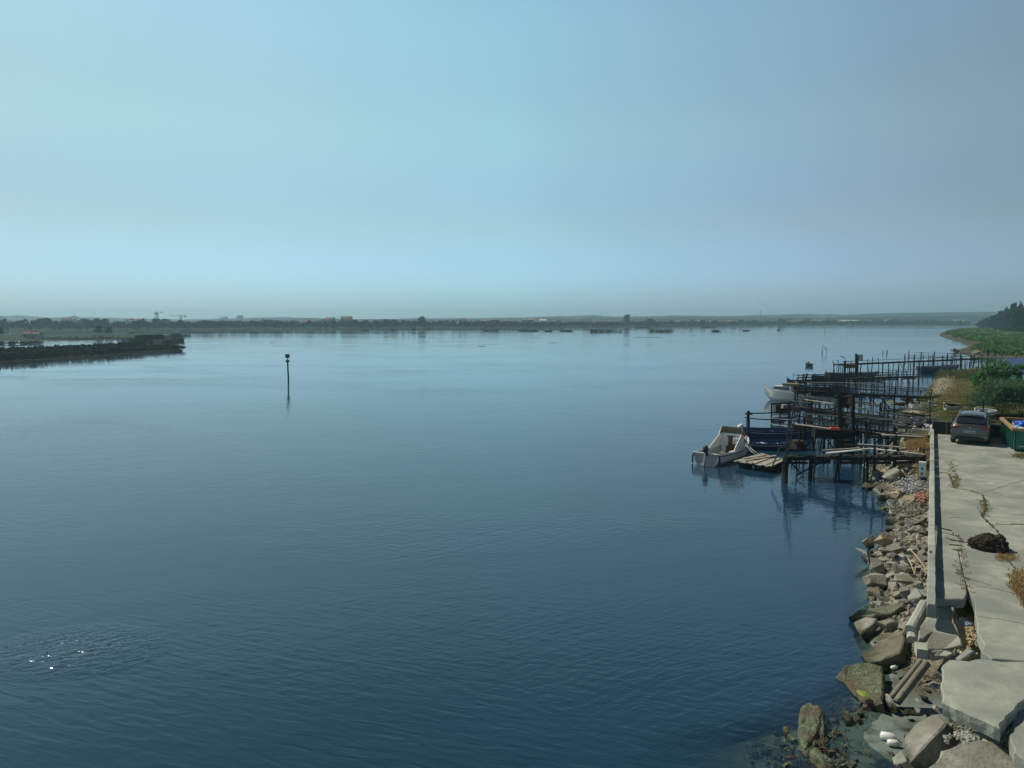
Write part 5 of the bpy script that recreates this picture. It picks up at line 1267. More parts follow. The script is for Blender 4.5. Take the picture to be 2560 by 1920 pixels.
# cracks: thin dark soil-filled strips laid on the concrete
def crack(pts, wd, seed):
    rnd = random.Random(seed); P = [W(a, b, ZQ+.004) for a, b in pts]; out = []
    for a, b in zip(P, P[1:]):
        k = max(2, int((b-a).length/.12))
        for j in range(k): q = a.lerp(b, j/k); out.append(q+Vector((rnd.uniform(-.025, .025), rnd.uniform(-.025, .025), 0)))
    out.append(P[-1]); mb = MB(); vs = []
    for i, q in enumerate(out):
        d = (out[min(i+1, len(out)-1)]-out[max(0, i-1)]).normalized(); n = Vector((-d.y, d.x, 0)); w_ = wd*rnd.uniform(.3, 1.2)
        vs += [q-n*w_/2, q+n*w_/2]
    mb.add(vs, [(2*i, 2*i+1, 2*i+3, 2*i+2) for i in range(len(out)-1)])
    return out, mb
ck = MB(); CR = []
for pts, wd in [([(2345, 1180), (2372, 1184), (2385, 1215), (2392, 1222), (2425, 1226), (2455, 1236), (2463, 1255), (2465, 1275), (2455, 1290), (2470, 1305), (2495, 1330), (2510, 1345)], .07),
                ([(2458, 1231), (2500, 1218), (2560, 1200)], .025), ([(2475, 1310), (2560, 1311), (2620, 1312)], .05), ([(2345, 1182), (2370, 1183)], .05), ([(2370, 1293), (2402, 1294)], .03),
                ([(2500, 1385), (2530, 1410), (2545, 1440), (2560, 1470)], .05), ([(2404, 1440), (2440, 1452), (2480, 1464)], .025), ([(2440, 1465), (2500, 1474), (2560, 1490)], .02), ([(2510, 1432), (2530, 1440)], .02),
                ([(2352, 1330), (2380, 1336), (2405, 1352), (2409, 1356)], .05), ([(2360, 1345), (2390, 1350), (2409, 1357)], .03), ([(2520, 1128), (2535, 1142)], .03), ([(2445, 1540), (2500, 1548), (2560, 1560)], .02)]:
    o, mb = crack(pts, wd, len(CR)); CR.append((o, wd)); ck.add(mb.v, mb.f)
tag(ck.build('pavement_cracks', M['dirt']), kind='structure')
# the patch of lifted, broken paving by the joint
for k, (pts, z) in enumerate([([(2362, 1338), (2388, 1340), (2404, 1352), (2375, 1347)], .05), ([(2364, 1350), (2395, 1353), (2403, 1362), (2372, 1360)], .035), ([(2370, 1364), (2400, 1366), (2402, 1374), (2380, 1372)], .03)]):
    rough_slab('broken_paving', wz(pts, ZQ+z), .04, M['slab_dark' if k == 0 else 'concrete'], .01, .12, 60+k, label='thin loose piece of broken paving near the joint, %s one' % ['uppermost', 'middle', 'lowest'][k], cat='paving', bev=.005)

# ------------------------------------------------------------------ broken slabs, beams and rocks
SL = [
 ([(2353, 1668, 1.50), (2372, 1648, 1.52), (2420, 1652, 1.56), (2455, 1645, 1.6), (2500, 1652, 1.6), (2570, 1655, 1.62), (2640, 1662, 1.6), (2600, 1730, 1.5), (2548, 1760, 1.45), (2500, 1818, 1.38), (2484, 1812, 1.38), (2354, 1754, 1.30)], .30, 'concrete', 'big pale broken concrete slab tipped over the void at the end of the quay'),
 ([(2640, 1690, 1.35), (2556, 1764, 1.30), (2528, 1800, 1.25), (2524, 1850, 1.2), (2536, 1878, 1.15), (2570, 1905, 1.1), (2700, 1900, 1.2)], .3, 'concrete', 'broken concrete slab cut by the right edge, beyond the dark gap'),
 ([(2300, 1570, 1.15), (2330, 1518, 1.42), (2375, 1508, 1.46), (2388, 1522, 1.44), (2376, 1550, 1.32), (2355, 1560, 1.25), (2333, 1580, 1.12), (2294, 1602, .95)], .18, 'concrete', 'pale flat slab leaning beside the round-backed concrete beam'),
 ([(2346, 1533, 1.55), (2362, 1545, 1.5), (2390, 1560, 1.42), (2398, 1590, 1.28), (2405, 1612, 1.2), (2362, 1620, 1.02), (2314, 1626, .9), (2316, 1604, 1.05), (2330, 1580, 1.25)], .12, 'slab_dark', 'dark kite-shaped slab lying on top of the pale one'),
 ([(2322, 1628, .95), (2360, 1622, .98), (2413, 1616, 1.05), (2400, 1624, 1.0), (2370, 1640, .9), (2328, 1646, .8)], .14, 'concrete_pale', 'narrow pale wedge slab below the dark kite-shaped one'),
 ([(2416, 1618, 1.2), (2438, 1626, 1.2), (2420, 1640, 1.1), (2396, 1652, 1.0), (2385, 1650, .95), (2386, 1644, 1.0)], .16, 'concrete', 'small leaning slab between the wedge slab and the quay edge'),
 ([(2150, 1636, .05), (2200, 1600, .30), (2245, 1585, .55), (2262, 1573, .65), (2260, 1600, .6), (2250, 1630, .5), (2200, 1650, .3), (2170, 1655, .15)], .30, 'rock_brown', 'brown weathered slab sloping into the water above the mossy one'),
 ([(2088, 1690, .05), (2110, 1668, .22), (2140, 1655, .30), (2170, 1656, .30), (2206, 1665, .32), (2208, 1700, .30), (2206, 1755, .28), (2180, 1762, .1), (2150, 1750, .06), (2110, 1705, .04)], .3, 'weed_rock', 'mossy green slab with a bright algae patch at the water edge'),
 ([(2120, 1540, .15), (2150, 1525, .4), (2200, 1515, .55), (2245, 1505, .6), (2262, 1515, .6), (2235, 1530, .5), (2180, 1540, .35)], .35, 'rock_brown', 'low brown ledge rock at the water left of the beam head'),
 ([(2132, 1556, .2), (2165, 1540, .42), (2192, 1545, .45), (2180, 1560, .4), (2150, 1585, .2), (2142, 1575, .2)], .22, 'rock', 'flat pale pointed rock jutting into the water near the beams'),
 ([(2190, 1552, .5), (2225, 1545, .6), (2245, 1552, .6), (2215, 1562, .5)], .2, 'rock', 'small flat slab right of the pale pointed rock'),
 ([(2338, 1905, .75), (2352, 1875, .85), (2410, 1855, .95), (2445, 1848, 1.0), (2490, 1852, 1.0), (2530, 1880, .9), (2560, 1920, .8), (2560, 1990, .7), (2330, 1990, .5), (2300, 1930, .6)], .4, 'rock', 'huge tan boulder slab cut by the bottom edge'),
 ([(2260, 1838, .40), (2285, 1808, .60), (2325, 1787, .78), (2348, 1788, .85), (2366, 1805, .9), (2338, 1835, .75), (2290, 1885, .45), (2272, 1905, .25), (2262, 1880, .2)], .42, 'rock', 'large pale leaf-shaped boulder tilted beside the mud'),
]
slabs_done = []
for k, (pts, th, m_, lab) in enumerate(SL):
    slabs_done.append(rough_slab('concrete_slab' if 'slab' in lab and 'boulder' not in lab else 'boulder', [W(a, b, z) for a, b, z in pts], th, M[m_], .025, .14, 20+k, label=lab, cat='slab' if 'slab' in lab and 'boulder' not in lab else 'rock', bev=.03))
# roughen the mossy and brown slabs: subdivided displaced tops
def moss_mound(px, py, wpx, hpx, z, h, m_, label, seed=0, rz=0.0, name='boulder', cat='rock', rough=.3):
    p = W(px, py, z); s = p.y/FPX; a = wpx*s/2; b = hpx*s/2*(p.y/ (CAMH-z))*1.0; bm = bmesh.new(); bmesh.ops.create_icosphere(bm, subdivisions=4, radius=1)
    for v in bm.verts:
        q = v.co.copy(); nz = noise.noise((q.x*1.3+seed, q.y*1.3, q.z*1.3))*.28+noise.noise((q.x*4+seed, q.y*4, q.z*4))*.12*rough/.3+noise.noise((q.x*11, q.y*11+seed, q.z*11))*.06*rough/.3
        q *= 1+nz; v.co = Vector((q.x*a, q.y*b, q.z*h))
    me = bpy.data.meshes.new(name); bm.to_mesh(me); bm.free(); me.materials.append(m_)
    o = bpy.data.objects.new(name, me); COL.objects.link(o); o.location = (p.x, p.y, z); o.rotation_euler = (0, 0, rz); return tag(o, label, cat)
moss_mound(2032, 1828, 76, 150, -.03, .24, M['weed_rock'], 'long upright weed-covered rock standing in the shallows at the bottom', 3, R(-24))
moss_mound(2052, 1908, 56, 64, -.03, .16, M['weed_rock'], 'lower weedy lump below the long weed-covered rock', 9)
moss_mound(1912, 1662, 70, 30, -.22, .12, M['weed_rock'], 'submerged dark rock patch showing under the water left of the mossy slab', 12)
moss_mound(2060, 1790, 40, 30, -.22, .10, M['weed_rock'], 'drowned rock right of the long weed-covered one', 14)
moss_mound(1950, 1800, 55, 30, -.30, .12, M['weed_rock'], 'drowned weedy patch left of the long weed-covered rock', 15)
moss_mound(1900, 1870, 60, 40, -.32, .12, M['weed_rock'], 'drowned weedy patch at the bottom, farthest from the bank', 16)
moss_mound(1965, 1830, 12, 16, 0, .12, M['weed_rock'], 'small pointed rock breaking the surface left of the long weedy one', 17)
moss_mound(2158, 1735, 26, 18, .27, .03, M['algae'], 'bright yellow-green algae patch on the mossy slab', 21, name='algae_patch', cat='algae')
moss_mound(2223, 1760, 18, 34, .12, .16, M['rock_grey'], 'smooth pale upright rock at the foot of the split beam', 22, rough=.05)
moss_mound(2118, 1797, 13, 30, .0, .14, M['rock_grey'], 'small smooth rock standing in the shallow mud', 23, rough=.05)

def convex_rock(seed, flat=.6, pts=16):
    r = random.Random(seed); bm = bmesh.new()
    for _ in range(pts):
        v = Vector((r.uniform(-1, 1), r.uniform(-1, 1), r.uniform(-1, 1)))
        v = v.normalized()*r.uniform(.75, 1.05); m_ = max(abs(v.x), abs(v.y), abs(v.z)); v = v*(.55+.45/m_*.8)
        bm.verts.new((v.x*.5, v.y*.5, v.z*.5*flat))
    h = bmesh.ops.convex_hull(bm, input=bm.verts)
    bmesh.ops.delete(bm, geom=[g for g in set(h['geom_interior']+h['geom_unused']) if isinstance(g, bmesh.types.BMVert)], context='VERTS')
    bmesh.ops.dissolve_limit(bm, angle_limit=R(14), verts=bm.verts, edges=bm.edges)
    bmesh.ops.bevel(bm, geom=list(bm.edges), offset=.012, segments=1, affect='EDGES')
    bmesh.ops.triangulate(bm, faces=bm.faces); bmesh.ops.subdivide_edges(bm, edges=[e for e in bm.edges if e.calc_length() > .16], cuts=2, use_grid_fill=False)
    for v in bm.verts:
        q = v.co; v.co = q+q.normalized()*(noise.noise((q.x*7+seed, q.y*7, q.z*7))*.03)
    bmesh.ops.recalc_face_normals(bm, faces=bm.faces)
    me = bpy.data.meshes.new('rock'); bm.to_mesh(me); bm.free(); return me
RM = {}
for key, m_, n in (('rock', 'rock', 10), ('grey', 'rock_grey', 5), ('tan', 'rock_tan', 3), ('brown', 'rock_brown', 4)):
    RM[key] = []
    for i in range(n):
        me = convex_rock(len(key)*37+i*13, .45+.35*((i*7) % 5)/5, 9+i % 4); me.materials.append(M[m_]); RM[key].append(me)
def rock(px, py, z, wpx, key, idx, rot, sc=(1, 1, 1), label='', group=None, name='rock'):
    p = W(px, py, z); s = p.y/FPX*wpx*1.3; me = RM[key][idx % len(RM[key])]
    o = bpy.data.objects.new(name, me); COL.objects.link(o); o.location = p; o.rotation_euler = Euler(rot); o.scale = (s*sc[0], s*sc[1], s*sc[2]); return tag(o, label, 'rock', group)
BIG = [
 (2178, 1172, .55, 62, 'rock', 0, (.2, .1, .4), (1, .8, .7), 'blocky layered rock at the water under the nearest jetty'),
 (2190, 1195, .35, 66, 'grey', 1, (.5, -.1, .6), (1, .6, .6), 'dark slab-like rock propped below the layered block'),
 (2232, 1185, .75, 56, 'rock', 2, (.2, .1, 1.0), (1, .9, .9), 'large square rock with a shadowed face, left of the white foam box'),
 (2250, 1155, 1.0, 60, 'rock', 3, (.1, -.1, .2), (1, .6, .4), 'long flat tan rock under the jetty walkway'),
 (2215, 1140, .8, 60, 'rock', 4, (.1, .2, .6), (1, .6, .5), 'tilted flat rock behind the layered block'),
 (2170, 1215, .10, 44, 'brown', 0, (.2, .1, .5), (1, .7, .7), 'weedy rock standing in the water below the nearest jetty'),
 (2225, 1235, .25, 34, 'brown', 1, (.1, .1, 1.3), (1, .8, .8), 'dark wet rock at the waterline below the square rock'),
 (2262, 1205, .9, 40, 'grey', 2, (.2, .3, .2), (1, .6, .6), 'pale pointed rock below the foam box'),
 (2272, 1243, .9, 54, 'tan', 0, (.2, .1, .5), (1, .8, .6), 'big sandy-coloured rock left of the brick rubble'),
 (2208, 1272, .0, 36, 'brown', 2, (.1, .0, .3), (1, .5, .5), 'smooth brown rock half in the water'),
 (2240, 1282, .35, 38, 'rock', 5, (.2, .1, .2), (1, .7, .8), 'squarish rock right of the smooth brown one'),
 (2262, 1290, .6, 50, 'grey', 3, (.3, .1, .2), (1, .6, .7), 'long rounded grey rock with a black shadow under it'),
 (2300, 1280, 1.0, 50, 'rock', 6, (.2, .1, .2), (1, .5, .6), 'long flat rock touching the parapet beside the rounded grey one'),
 (2290, 1302, .9, 60, 'rock', 7, (.1, -.1, .3), (1, .5, .4), 'wide pale flat rock below the long flat one'),
 (2285, 1325, .75, 56, 'rock', 8, (.3, .1, .5), (1, .5, .5), 'angular rock in the middle of the rubble bank'),
 (2172, 1352, .35, 44, 'tan', 1, (.2, .9, .3), (1, .7, 1.1), 'upright brown-tan block standing at the water left of the rubble'),
 (2212, 1352, .5, 62, 'tan', 2, (.6, .1, .5), (1, .5, .6), 'long pinkish-tan slab rock leaning on the upright one'),
 (2175, 1385, .35, 66, 'grey', 4, (.6, .2, .5), (1, .8, .7), 'large dark-faced block below the pinkish slab rock'),
 (2250, 1372, .8, 70, 'rock', 9, (.2, .1, .3), (1, .6, .5), 'big pale ridged rock in the middle of the bank'),
 (2265, 1400, .8, 46, 'grey', 0, (.3, .5, .5), (1, .8, .9), 'blotchy grey rounded rock left of the dry canes'),
 (2190, 1418, .45, 68, 'rock', 1, (.4, .1, .5), (1, .8, .6), 'long tan boulder beside the water, upper of two'),
 (2190, 1450, .45, 66, 'rock', 3, (.5, .3, .2), (1, .9, .9), 'large faceted boulder beside the water, lower of two'),
 (2195, 1482, .3, 66, 'brown', 3, (.3, .1, .9), (1, .8, .7), 'dark shadowed boulder under the faceted one'),
 (2262, 1448, .9, 60, 'rock', 5, (.2, .1, .2), (1, .6, .5), 'flat light boulder right of the faceted one'),
 (2260, 1482, .8, 50, 'grey', 1, (.3, .1, .3), (1, .6, .7), 'grey crumbling rock below the flat light boulder'),
 (2290, 1492, 1.0, 46, 'grey', 2, (.4, .1, .9), (1, .8, .9), 'crumbly conglomerate rock under the parapet end'),
 (2300, 1462, 1.1, 30, 'rock', 6, (.2, .1, .3), (1, .9, .9), 'small square rock tucked against the parapet near its end'),
 (2252, 1422, .9, 48, 'rock', 7, (.2, .2, .7), (1, .6, .5), 'leaning flat rock just left of the dry canes'),
 (2292, 1405, 1.1, 44, 'rock', 8, (.2, .2, .5), (1, .6, .5), 'flat rock under the upper end of the dry canes'),
 (2250, 1900, .35, 50, 'rock', 2, (.6, .1, 1.1), (1, .6, .9), 'pair-ridged rock at the bottom edge left of the huge boulder'),
 (2232, 1882, .25, 34, 'rock', 4, (.3, .4, .5), (1, .8, .8), 'small tan rock just above the pair-ridged rock'),
 (2335, 1712, .45, 28, 'grey', 3, (.2, .2, .5), (1, .9, .9), 'dark rounded stone in the hollow under the tipped slab'),
 (2350, 1690, .5, 30, 'grey', 4, (.2, .4, .5), (1, .8, .8), 'stone wedged under the corner of the tipped slab'),
 (2300, 1755, .3, 32, 'rock', 0, (.1, .2, .6), (1, .8, .7), 'grey stone on the mud right of the split beam'),
 (2345, 1775, .5, 44, 'grey', 0, (.1, .2, .3), (1, .7, .7), 'angular stone in front of the void below the tipped slab'),
 (2296, 1780, .3, 34, 'grey', 1, (.1, .1, .8), (1, .7, .6), 'flat greenish stone above the leaf-shaped boulder'),
 (2240, 1005, .5, 70, 'brown', 1, (.1, .1, .1), (1, .4, .4), 'long dark weedy ledge on the far bank under the fourth jetty'),
 (2290, 1002, .8, 70, 'rock', 4, (.1, .1, .2), (1, .4, .4), 'long pale ledge rock above the weedy one under the fourth jetty'),
 (2330, 990, 1.1, 44, 'brown', 0, (.1, .1, .4), (1, .7, .9), 'dark rusty boulder where the fourth jetty meets the grass'),
 (2440, 884, .6, 44, 'brown', 2, (.1, .1, .4), (1, .6, .6), 'dark rock on the marsh point behind the farthest jetty'),
 (2388, 876, .5, 26, 'brown', 3, (.1, .1, .4), (1, .8, .8), 'dark rock at the tip of the stony bank behind the rear jetties'),
]
for b_ in BIG: rock(*b_[:8], label=b_[8])
rk = random.Random(17)
def boulders(n, px0, px1, py0, py1, lab, grp, smin, smax):
    c = 0
    for _ in range(n*30):
        if c >= n: break
        px = rk.uniform(px0, px1); py = rk.uniform(py0, py1); p = W(px, py, .6); rel = Vector((p.x, p.y, 0))-PS0; s_ = rk.uniform(smin, smax)
        if rel.dot(PP) > -.30*s_-.05 and rel.dot(PD) > -.2: continue
        h = gh(p.x, p.y)
        if h < -.05: continue
        k_ = rk.choice(['rock', 'rock', 'grey', 'rock', 'tan' if rk.random() < .3 else 'rock']); me = RM[k_][rk.randrange(len(RM[k_]))]
        o = bpy.data.objects.new('rock', me); COL.objects.link(o); o.location = (p.x, p.y, h+s_*.10)
        o.rotation_euler = (rk.uniform(-.35, .35), rk.uniform(-.45, .15), rk.uniform(0, 6.28)); o.scale = (s_, s_*rk.uniform(.55, .85), s_*rk.uniform(.45, .7)); tag(o, lab, 'rock', grp); c += 1
boulders(22, 2160, 2312, 1120, 1250, 'large angular rock packed into the bank above the brick rubble', 'large rocks of the upper bank', .6, 1.15)
boulders(20, 2175, 2312, 1255, 1380, 'large angular rock packed into the bank beside the middle of the parapet', 'large rocks of the middle bank', .5, .9)
boulders(18, 2160, 2312, 1385, 1520, 'large angular rock packed into the bank beside the near end of the parapet', 'large rocks of the lower bank', .42, .75)
boulders(6, 2240, 2350, 1660, 1800, 'larger stone lying between the split beam and the tipped slab', 'larger stones below the tipped slab', .22, .4)
def rubble(n, px0, px1, py0, py1, lab, grp, key=('rock', 'rock', 'grey', 'rock'), smin=.26, smax=.72, minh=.02):
    c = 0; tries = 0
    while c < n and tries < n*30:
        tries += 1
        px = rk.uniform(px0, px1); py = rk.uniform(py0, py1); p = W(px, py, .6)
        rel = Vector((p.x, p.y, 0))-PS0
        if rel.dot(PP) > -.12 and rel.dot(PD) > -.2: continue
        h = gh(p.x, p.y)
        if h < minh: continue
        key_ = rk.choice(key); me = RM[key_][rk.randrange(len(RM[key_]))]; s = rk.uniform(smin, smax)
        if h < .18: me = RM['brown'][rk.randrange(4)]
        o = bpy.data.objects.new('rock', me); COL.objects.link(o); o.location = (p.x, p.y, h+s*.12)
        o.rotation_euler = (rk.uniform(-.5, .5), rk.uniform(-.5, .5), rk.uniform(0, 6.28)); o.scale = (s, s*rk.uniform(.6, 1), s*rk.uniform(.6, 1)); tag(o, lab, 'rock', grp); c += 1
rubble(30, 2165, 2312, 1110, 1250, 'loose rubble stone on the bank between the jetty walkway and the brick rubble', 'rubble of the upper bank')
rubble(34, 2170, 2312, 1250, 1385, 'loose rubble stone on the bank beside the middle of the parapet', 'rubble of the middle bank')
rubble(36, 2170, 2312, 1385, 1510, 'loose rubble stone on the bank beside the near end of the parapet', 'rubble of the lower bank')
rubble(34, 2180, 2440, 1510, 1660, 'loose rubble stone among the fallen slabs and beams', 'rubble among the fallen slabs', smin=.08, smax=.24)
rubble(24, 2240, 2560, 1660, 1900, 'small stone in the hollow below the tipped slab', 'stones below the tipped slab', smin=.06, smax=.2, minh=.1)
rubble(14, 2230, 2345, 975, 1060, 'stone on the bank where the middle jetties land', 'stones of the jetty bank', key=('rock', 'brown'), smin=.25, smax=.7)
c = 0
while c < 14:
    px = rk.uniform(2385, 2520); py = rk.uniform(872, 890); p = W(px, py, .6)
    me = RM[rk.choice(['brown', 'rock'])][rk.randrange(3)]; s = rk.uniform(.8, 1.9); o = bpy.data.objects.new('rock', me); COL.objects.link(o); o.location = (p.x, p.y, .5)
    o.rotation_euler = (rk.uniform(-.3, .3), rk.uniform(-.3, .3), rk.uniform(0, 6)); o.scale = (s, s*.7, s*.55); tag(o, 'stone of the low bank at the marsh edge behind the farthest jetty', 'rock', 'stones of the marsh bank'); c += 1
# gravel
def gravel(name, n, px0, px1, py0, py1, m_, label, smin, smax, z=None, minh=.05):
    mb = MB(); c = 0; tries = 0
    P = []; 
    for _ in range(n*3): P.append((rk.uniform(px0, px1), rk.uniform(py0, py1)) if n > 1000 else (rk.gauss((px0+px1)/2, (px1-px0)/3.4), rk.gauss((py0+py1)/2, (py1-py0)/3.4)))
    pts = [W(a, b, .7 if z is None else z) for a, b in P]
    H = land_h(np.array([p.x for p in pts]), np.array([p.y for p in pts]), False) if z is None else [z]*len(pts)
    for p, h in zip(pts, H):
        if c >= n: break
        rel = Vector((p.x, p.y, 0))-PS0
        if z is None and rel.dot(PP) > -.04 and rel.dot(PD) > -.1: continue
        if h < minh: continue
        s = rk.uniform(smin, smax); q = Vector((p.x, p.y, h+s*.25)); ro = Euler((rk.uniform(0, 6), rk.uniform(0, 6), rk.uniform(0, 6))).to_matrix()
        vs = [q+ro @ Vector(v)*s for v in ((-.5, -.4, -.3), (.5, -.35, -.3), (.4, .45, -.25), (-.45, .4, -.3), (-.3, -.3, .3), (.3, -.25, .28), (.25, .3, .3), (-.3, .25, .25))]
        mb.add(vs, [(0, 3, 2, 1), (4, 5, 6, 7), (0, 1, 5, 4), (1, 2, 6, 5), (2, 3, 7, 6), (3, 0, 4, 7)]); c += 1
    return tag(mb.build(name, m_), label, 'gravel', kind='stuff')
gravel('gravel', 2200, 2150, 2316, 1090, 1520, M['gravel'], 'small broken stones filling the bank below the parapet', .04, .14)
gravel('gravel', 1900, 2180, 2560, 1510, 1910, M['gravel'], 'small broken stones among the fallen slabs', .02, .07, minh=.12)
gravel('brick_rubble', 110, 2292, 2317, 1232, 1252, M['brick_bits'], 'orange-red broken brick bits against the parapet', .05, .11, z=1.35)
gravel('brick_rubble', 26, 2262, 2276, 1262, 1272, M['brick_bits'], 'few reddish brick bits on the pale gravel', .05, .1, z=1.1)
gravel('gravel', 420, 2235, 2316, 1262, 1285, M['gravel'], 'pale gravel heap left of the parapet below the brick bits', .05, .1, z=1.12)
gravel('gravel', 380, 2255, 2316, 1195, 1228, M['gravel_grey'], 'grey ash-coloured gravel below the foam box', .05, .11, z=1.25)
gravel('wood_chips', 500, 2385, 2442, 1555, 1625, M['reed_dry'], 'litter of pale reed bits and chips beside the quay edge', .02, .07, z=1.05)
gravel('gravel', 240, 2395, 2500, 1836, 1852, M['concrete_pale'], 'white rubble line above the huge boulder', .04, .09, z=.92)

# stones and weed under the shallow water
sm = MB()
for _ in range(260):
    px = rk.uniform(1880, 2240); py = rk.uniform(1630, 1930); p = W(px, py, 0); h = gh(p.x, p.y)
    if h > -.02 or h < -1.0: continue
    s_ = rk.uniform(.05, .22); q = Vector((p.x, p.y, h+s_*.15)); ro = Euler((rk.uniform(0, 6), rk.uniform(0, 6), rk.uniform(0, 6))).to_matrix()
    sm.add([q+ro @ Vector(v)*s_ for v in ((-.5, -.4, -.3), (.5, -.35, -.3), (.4, .45, -.25), (-.45, .4, -.3), (-.3, -.3, .3), (.3, -.25, .28), (.25, .3, .3), (-.3, .25, .25))],
           [(0, 3, 2, 1), (4, 5, 6, 7), (0, 1, 5, 4), (1, 2, 6, 5), (2, 3, 7, 6), (3, 0, 4, 7)])
    if rk.random() < .5: blades(sm, p.x, p.y, h, 10, .14, .3, .012, rk, 1.5)
tag(sm.build('submerged_stones', M['weed_rock']), 'dark stones and weed under the shallow water at the bottom right', 'stones', kind='stuff')
# concrete beams
def beam_obj(name, a, b, r, label, m_, kind='round'):
    a = Vector(a); b = Vector(b); mb = MB(); d = (b-a).normalized(); u = d.cross(Vector((0, 0, 1))).normalized(); v = u.cross(d)
    prof = [(-1, -.9), (1, -.9), (1, .2), (.75, .75), (.35, 1), (-.35, 1), (-.75, .75), (-1, .2)] if kind == 'round' else [(-1, -1), (1, -1), (1, 1), (-1, 1)]
    k = 9; n = len(prof); rd = random.Random(len(label)); vs = []
    for i in range(k+1):
        q = a.lerp(b, i/k)
        for x, z in prof: vs.append(q+u*x*r*(1+rd.uniform(-.03, .03))+v*z*r*(1+rd.uniform(-.03, .03)))
    mb.add(vs, [(i*n+j, i*n+(j+1) % n, (i+1)*n+(j+1) % n, (i+1)*n+j) for i in range(k) for j in range(n)]+[tuple(range(n))[::-1], tuple(range(k*n, k*n+n))])
    return tag(mb.build(name, m_, origin=a), label, 'beam')
beam_obj('concrete_beam', W(2311, 1511, 1.25), W(2276, 1575, .95), .13, 'round-backed pale concrete beam, upper long piece', M['concrete_pale'])
beam_obj('concrete_beam', W(2282, 1565, .95), W(2280, 1600, .75), .12, 'broken lower end of the round-backed concrete beam', M['concrete_pale'])
beam_obj('concrete_beam', W(2304, 1650, .95), W(2222, 1750, .15), .055, 'left half of the split grooved concrete beam', M['rock'])
beam_obj('concrete_beam', W(2318, 1655, .95), W(2240, 1756, .18), .07, 'right half of the split grooved concrete beam', M['rock'])
beam_obj('concrete_block', W(2299, 1617, .98), W(2306, 1636, .98), .11, 'small square concrete block at the head of the split beam', M['concrete_pale'], 'sq')
# litter
def bottle(px, py, z, s, label, rot):
    mb = MB(); mb.tube([(0, 0, 0), (.02, 0, 0), (.20, 0, .01), (.26, 0, 0), (.28, 0, 0), (.31, 0, 0)], [.03, .075, .08, .04, .03, .03], 10)
    o = mb.build('plastic_container', M['white_paint'], smooth=True); o.location = W(px, py, z); o.rotation_euler = rot; o.scale = (s, s, s); return tag(o, label, 'litter')
bottle(2200, 1838, .08, 1.15, 'white plastic container lying on the mud, larger one', (0, .1, -.35)); bottle(2218, 1856, .08, .85, 'smaller white plastic bottle just below the larger container', (0, .05, -.2))
bottle(2228, 1670, .3, .6, 'white plastic piece by the split beam', (0, 0, .3))
for k, (px, py, m_, lab) in enumerate(((2415, 1560, 'bag_light', 'pale blue crumpled plastic bag beside the quay edge'), (2408, 1550, 'bag_white', 'whitish crumpled rag above the pale blue bag'), (2292, 1190, 'foam', 'small white ball of foam left of the dark bucket'))):
    bm = bmesh.new(); bmesh.ops.create_icosphere(bm, subdivisions=3, radius=1)
    for v in bm.verts: v.co *= 1+noise.noise(v.co*2.3+Vector((k*9, 0, 0)))*.6
    me = bpy.data.meshes.new('plastic_bag'); bm.to_mesh(me); bm.free(); me.materials.append(M[m_])
    o = bpy.data.objects.new('plastic_bag', me); COL.objects.link(o); o.location = W(px, py, 1.1 if k < 2 else 1.2); o.scale = (.12, .09, .05) if k < 2 else (.05, .05, .05); tag(o, lab, 'litter')
# canes
for k, (a_, b_) in enumerate((((2271, 1398), (2287, 1435)), ((2274, 1372), (2312, 1418)), ((2278, 1402), (2305, 1420)), ((2290, 1412), (2286, 1436)), ((2294, 1335), (2292, 1352)), ((2282, 1426), (2300, 1436)))):
    mb = MB(); p0 = W(*a_, 1.35); p1 = W(*b_, 1.25); mb.tube([p0, p0.lerp(p1, .5)+Vector((0, 0, .03)), p1], .014, 5)
    tag(mb.build('dry_cane', M['reed_dry'], origin=p0), 'pale dry cane lying across the rubble beside the parapet', 'cane', 'dry canes on the rubble')
# foam box with dark marks, bucket
def foam_box():
    p = W(2305, 1192, 1.25); t = empty('foam_box', p, -.5, 'white foam box standing upright beside the parapet with two dark openings', 'box')
    a = MB()
    for k in range(3): a.box((0, 0, .12+.22*k), (.30, .24, .21))
    a.box((0, 0, .36), (.285, .225, .68)); a.build('body', M['foam'], t)
    for z in (.16, .40): a = MB(); a.box((-.01, -.121, z), (.07, .012, .11)); a.build('opening', M['ink'], t)
    a = MB(); a.box((0, -.118, .56), (.29, .012, .012)); a.build('groove', M['ink'], t)
foam_box()
p = W(2308, 1208, 1.15); t = empty('bucket', p, 0, 'black plastic bucket in the shade below the foam box', 'bucket')
a = MB(); a.tube([(0, 0, 0), (0, 0, .24)], [.13, .17], 14, cap=False); a.add([(math.cos(k*.449)*.13, math.sin(k*.449)*.13, .01) for k in range(14)], [tuple(range(14))]); a.build('body', M['black_plastic'], t)
a = MB(); a.tube([(math.cos(k*.449)*.17, math.sin(k*.449)*.17, .24) for k in range(15)], .012, 5); a.build('rim', M['black_plastic'], t)
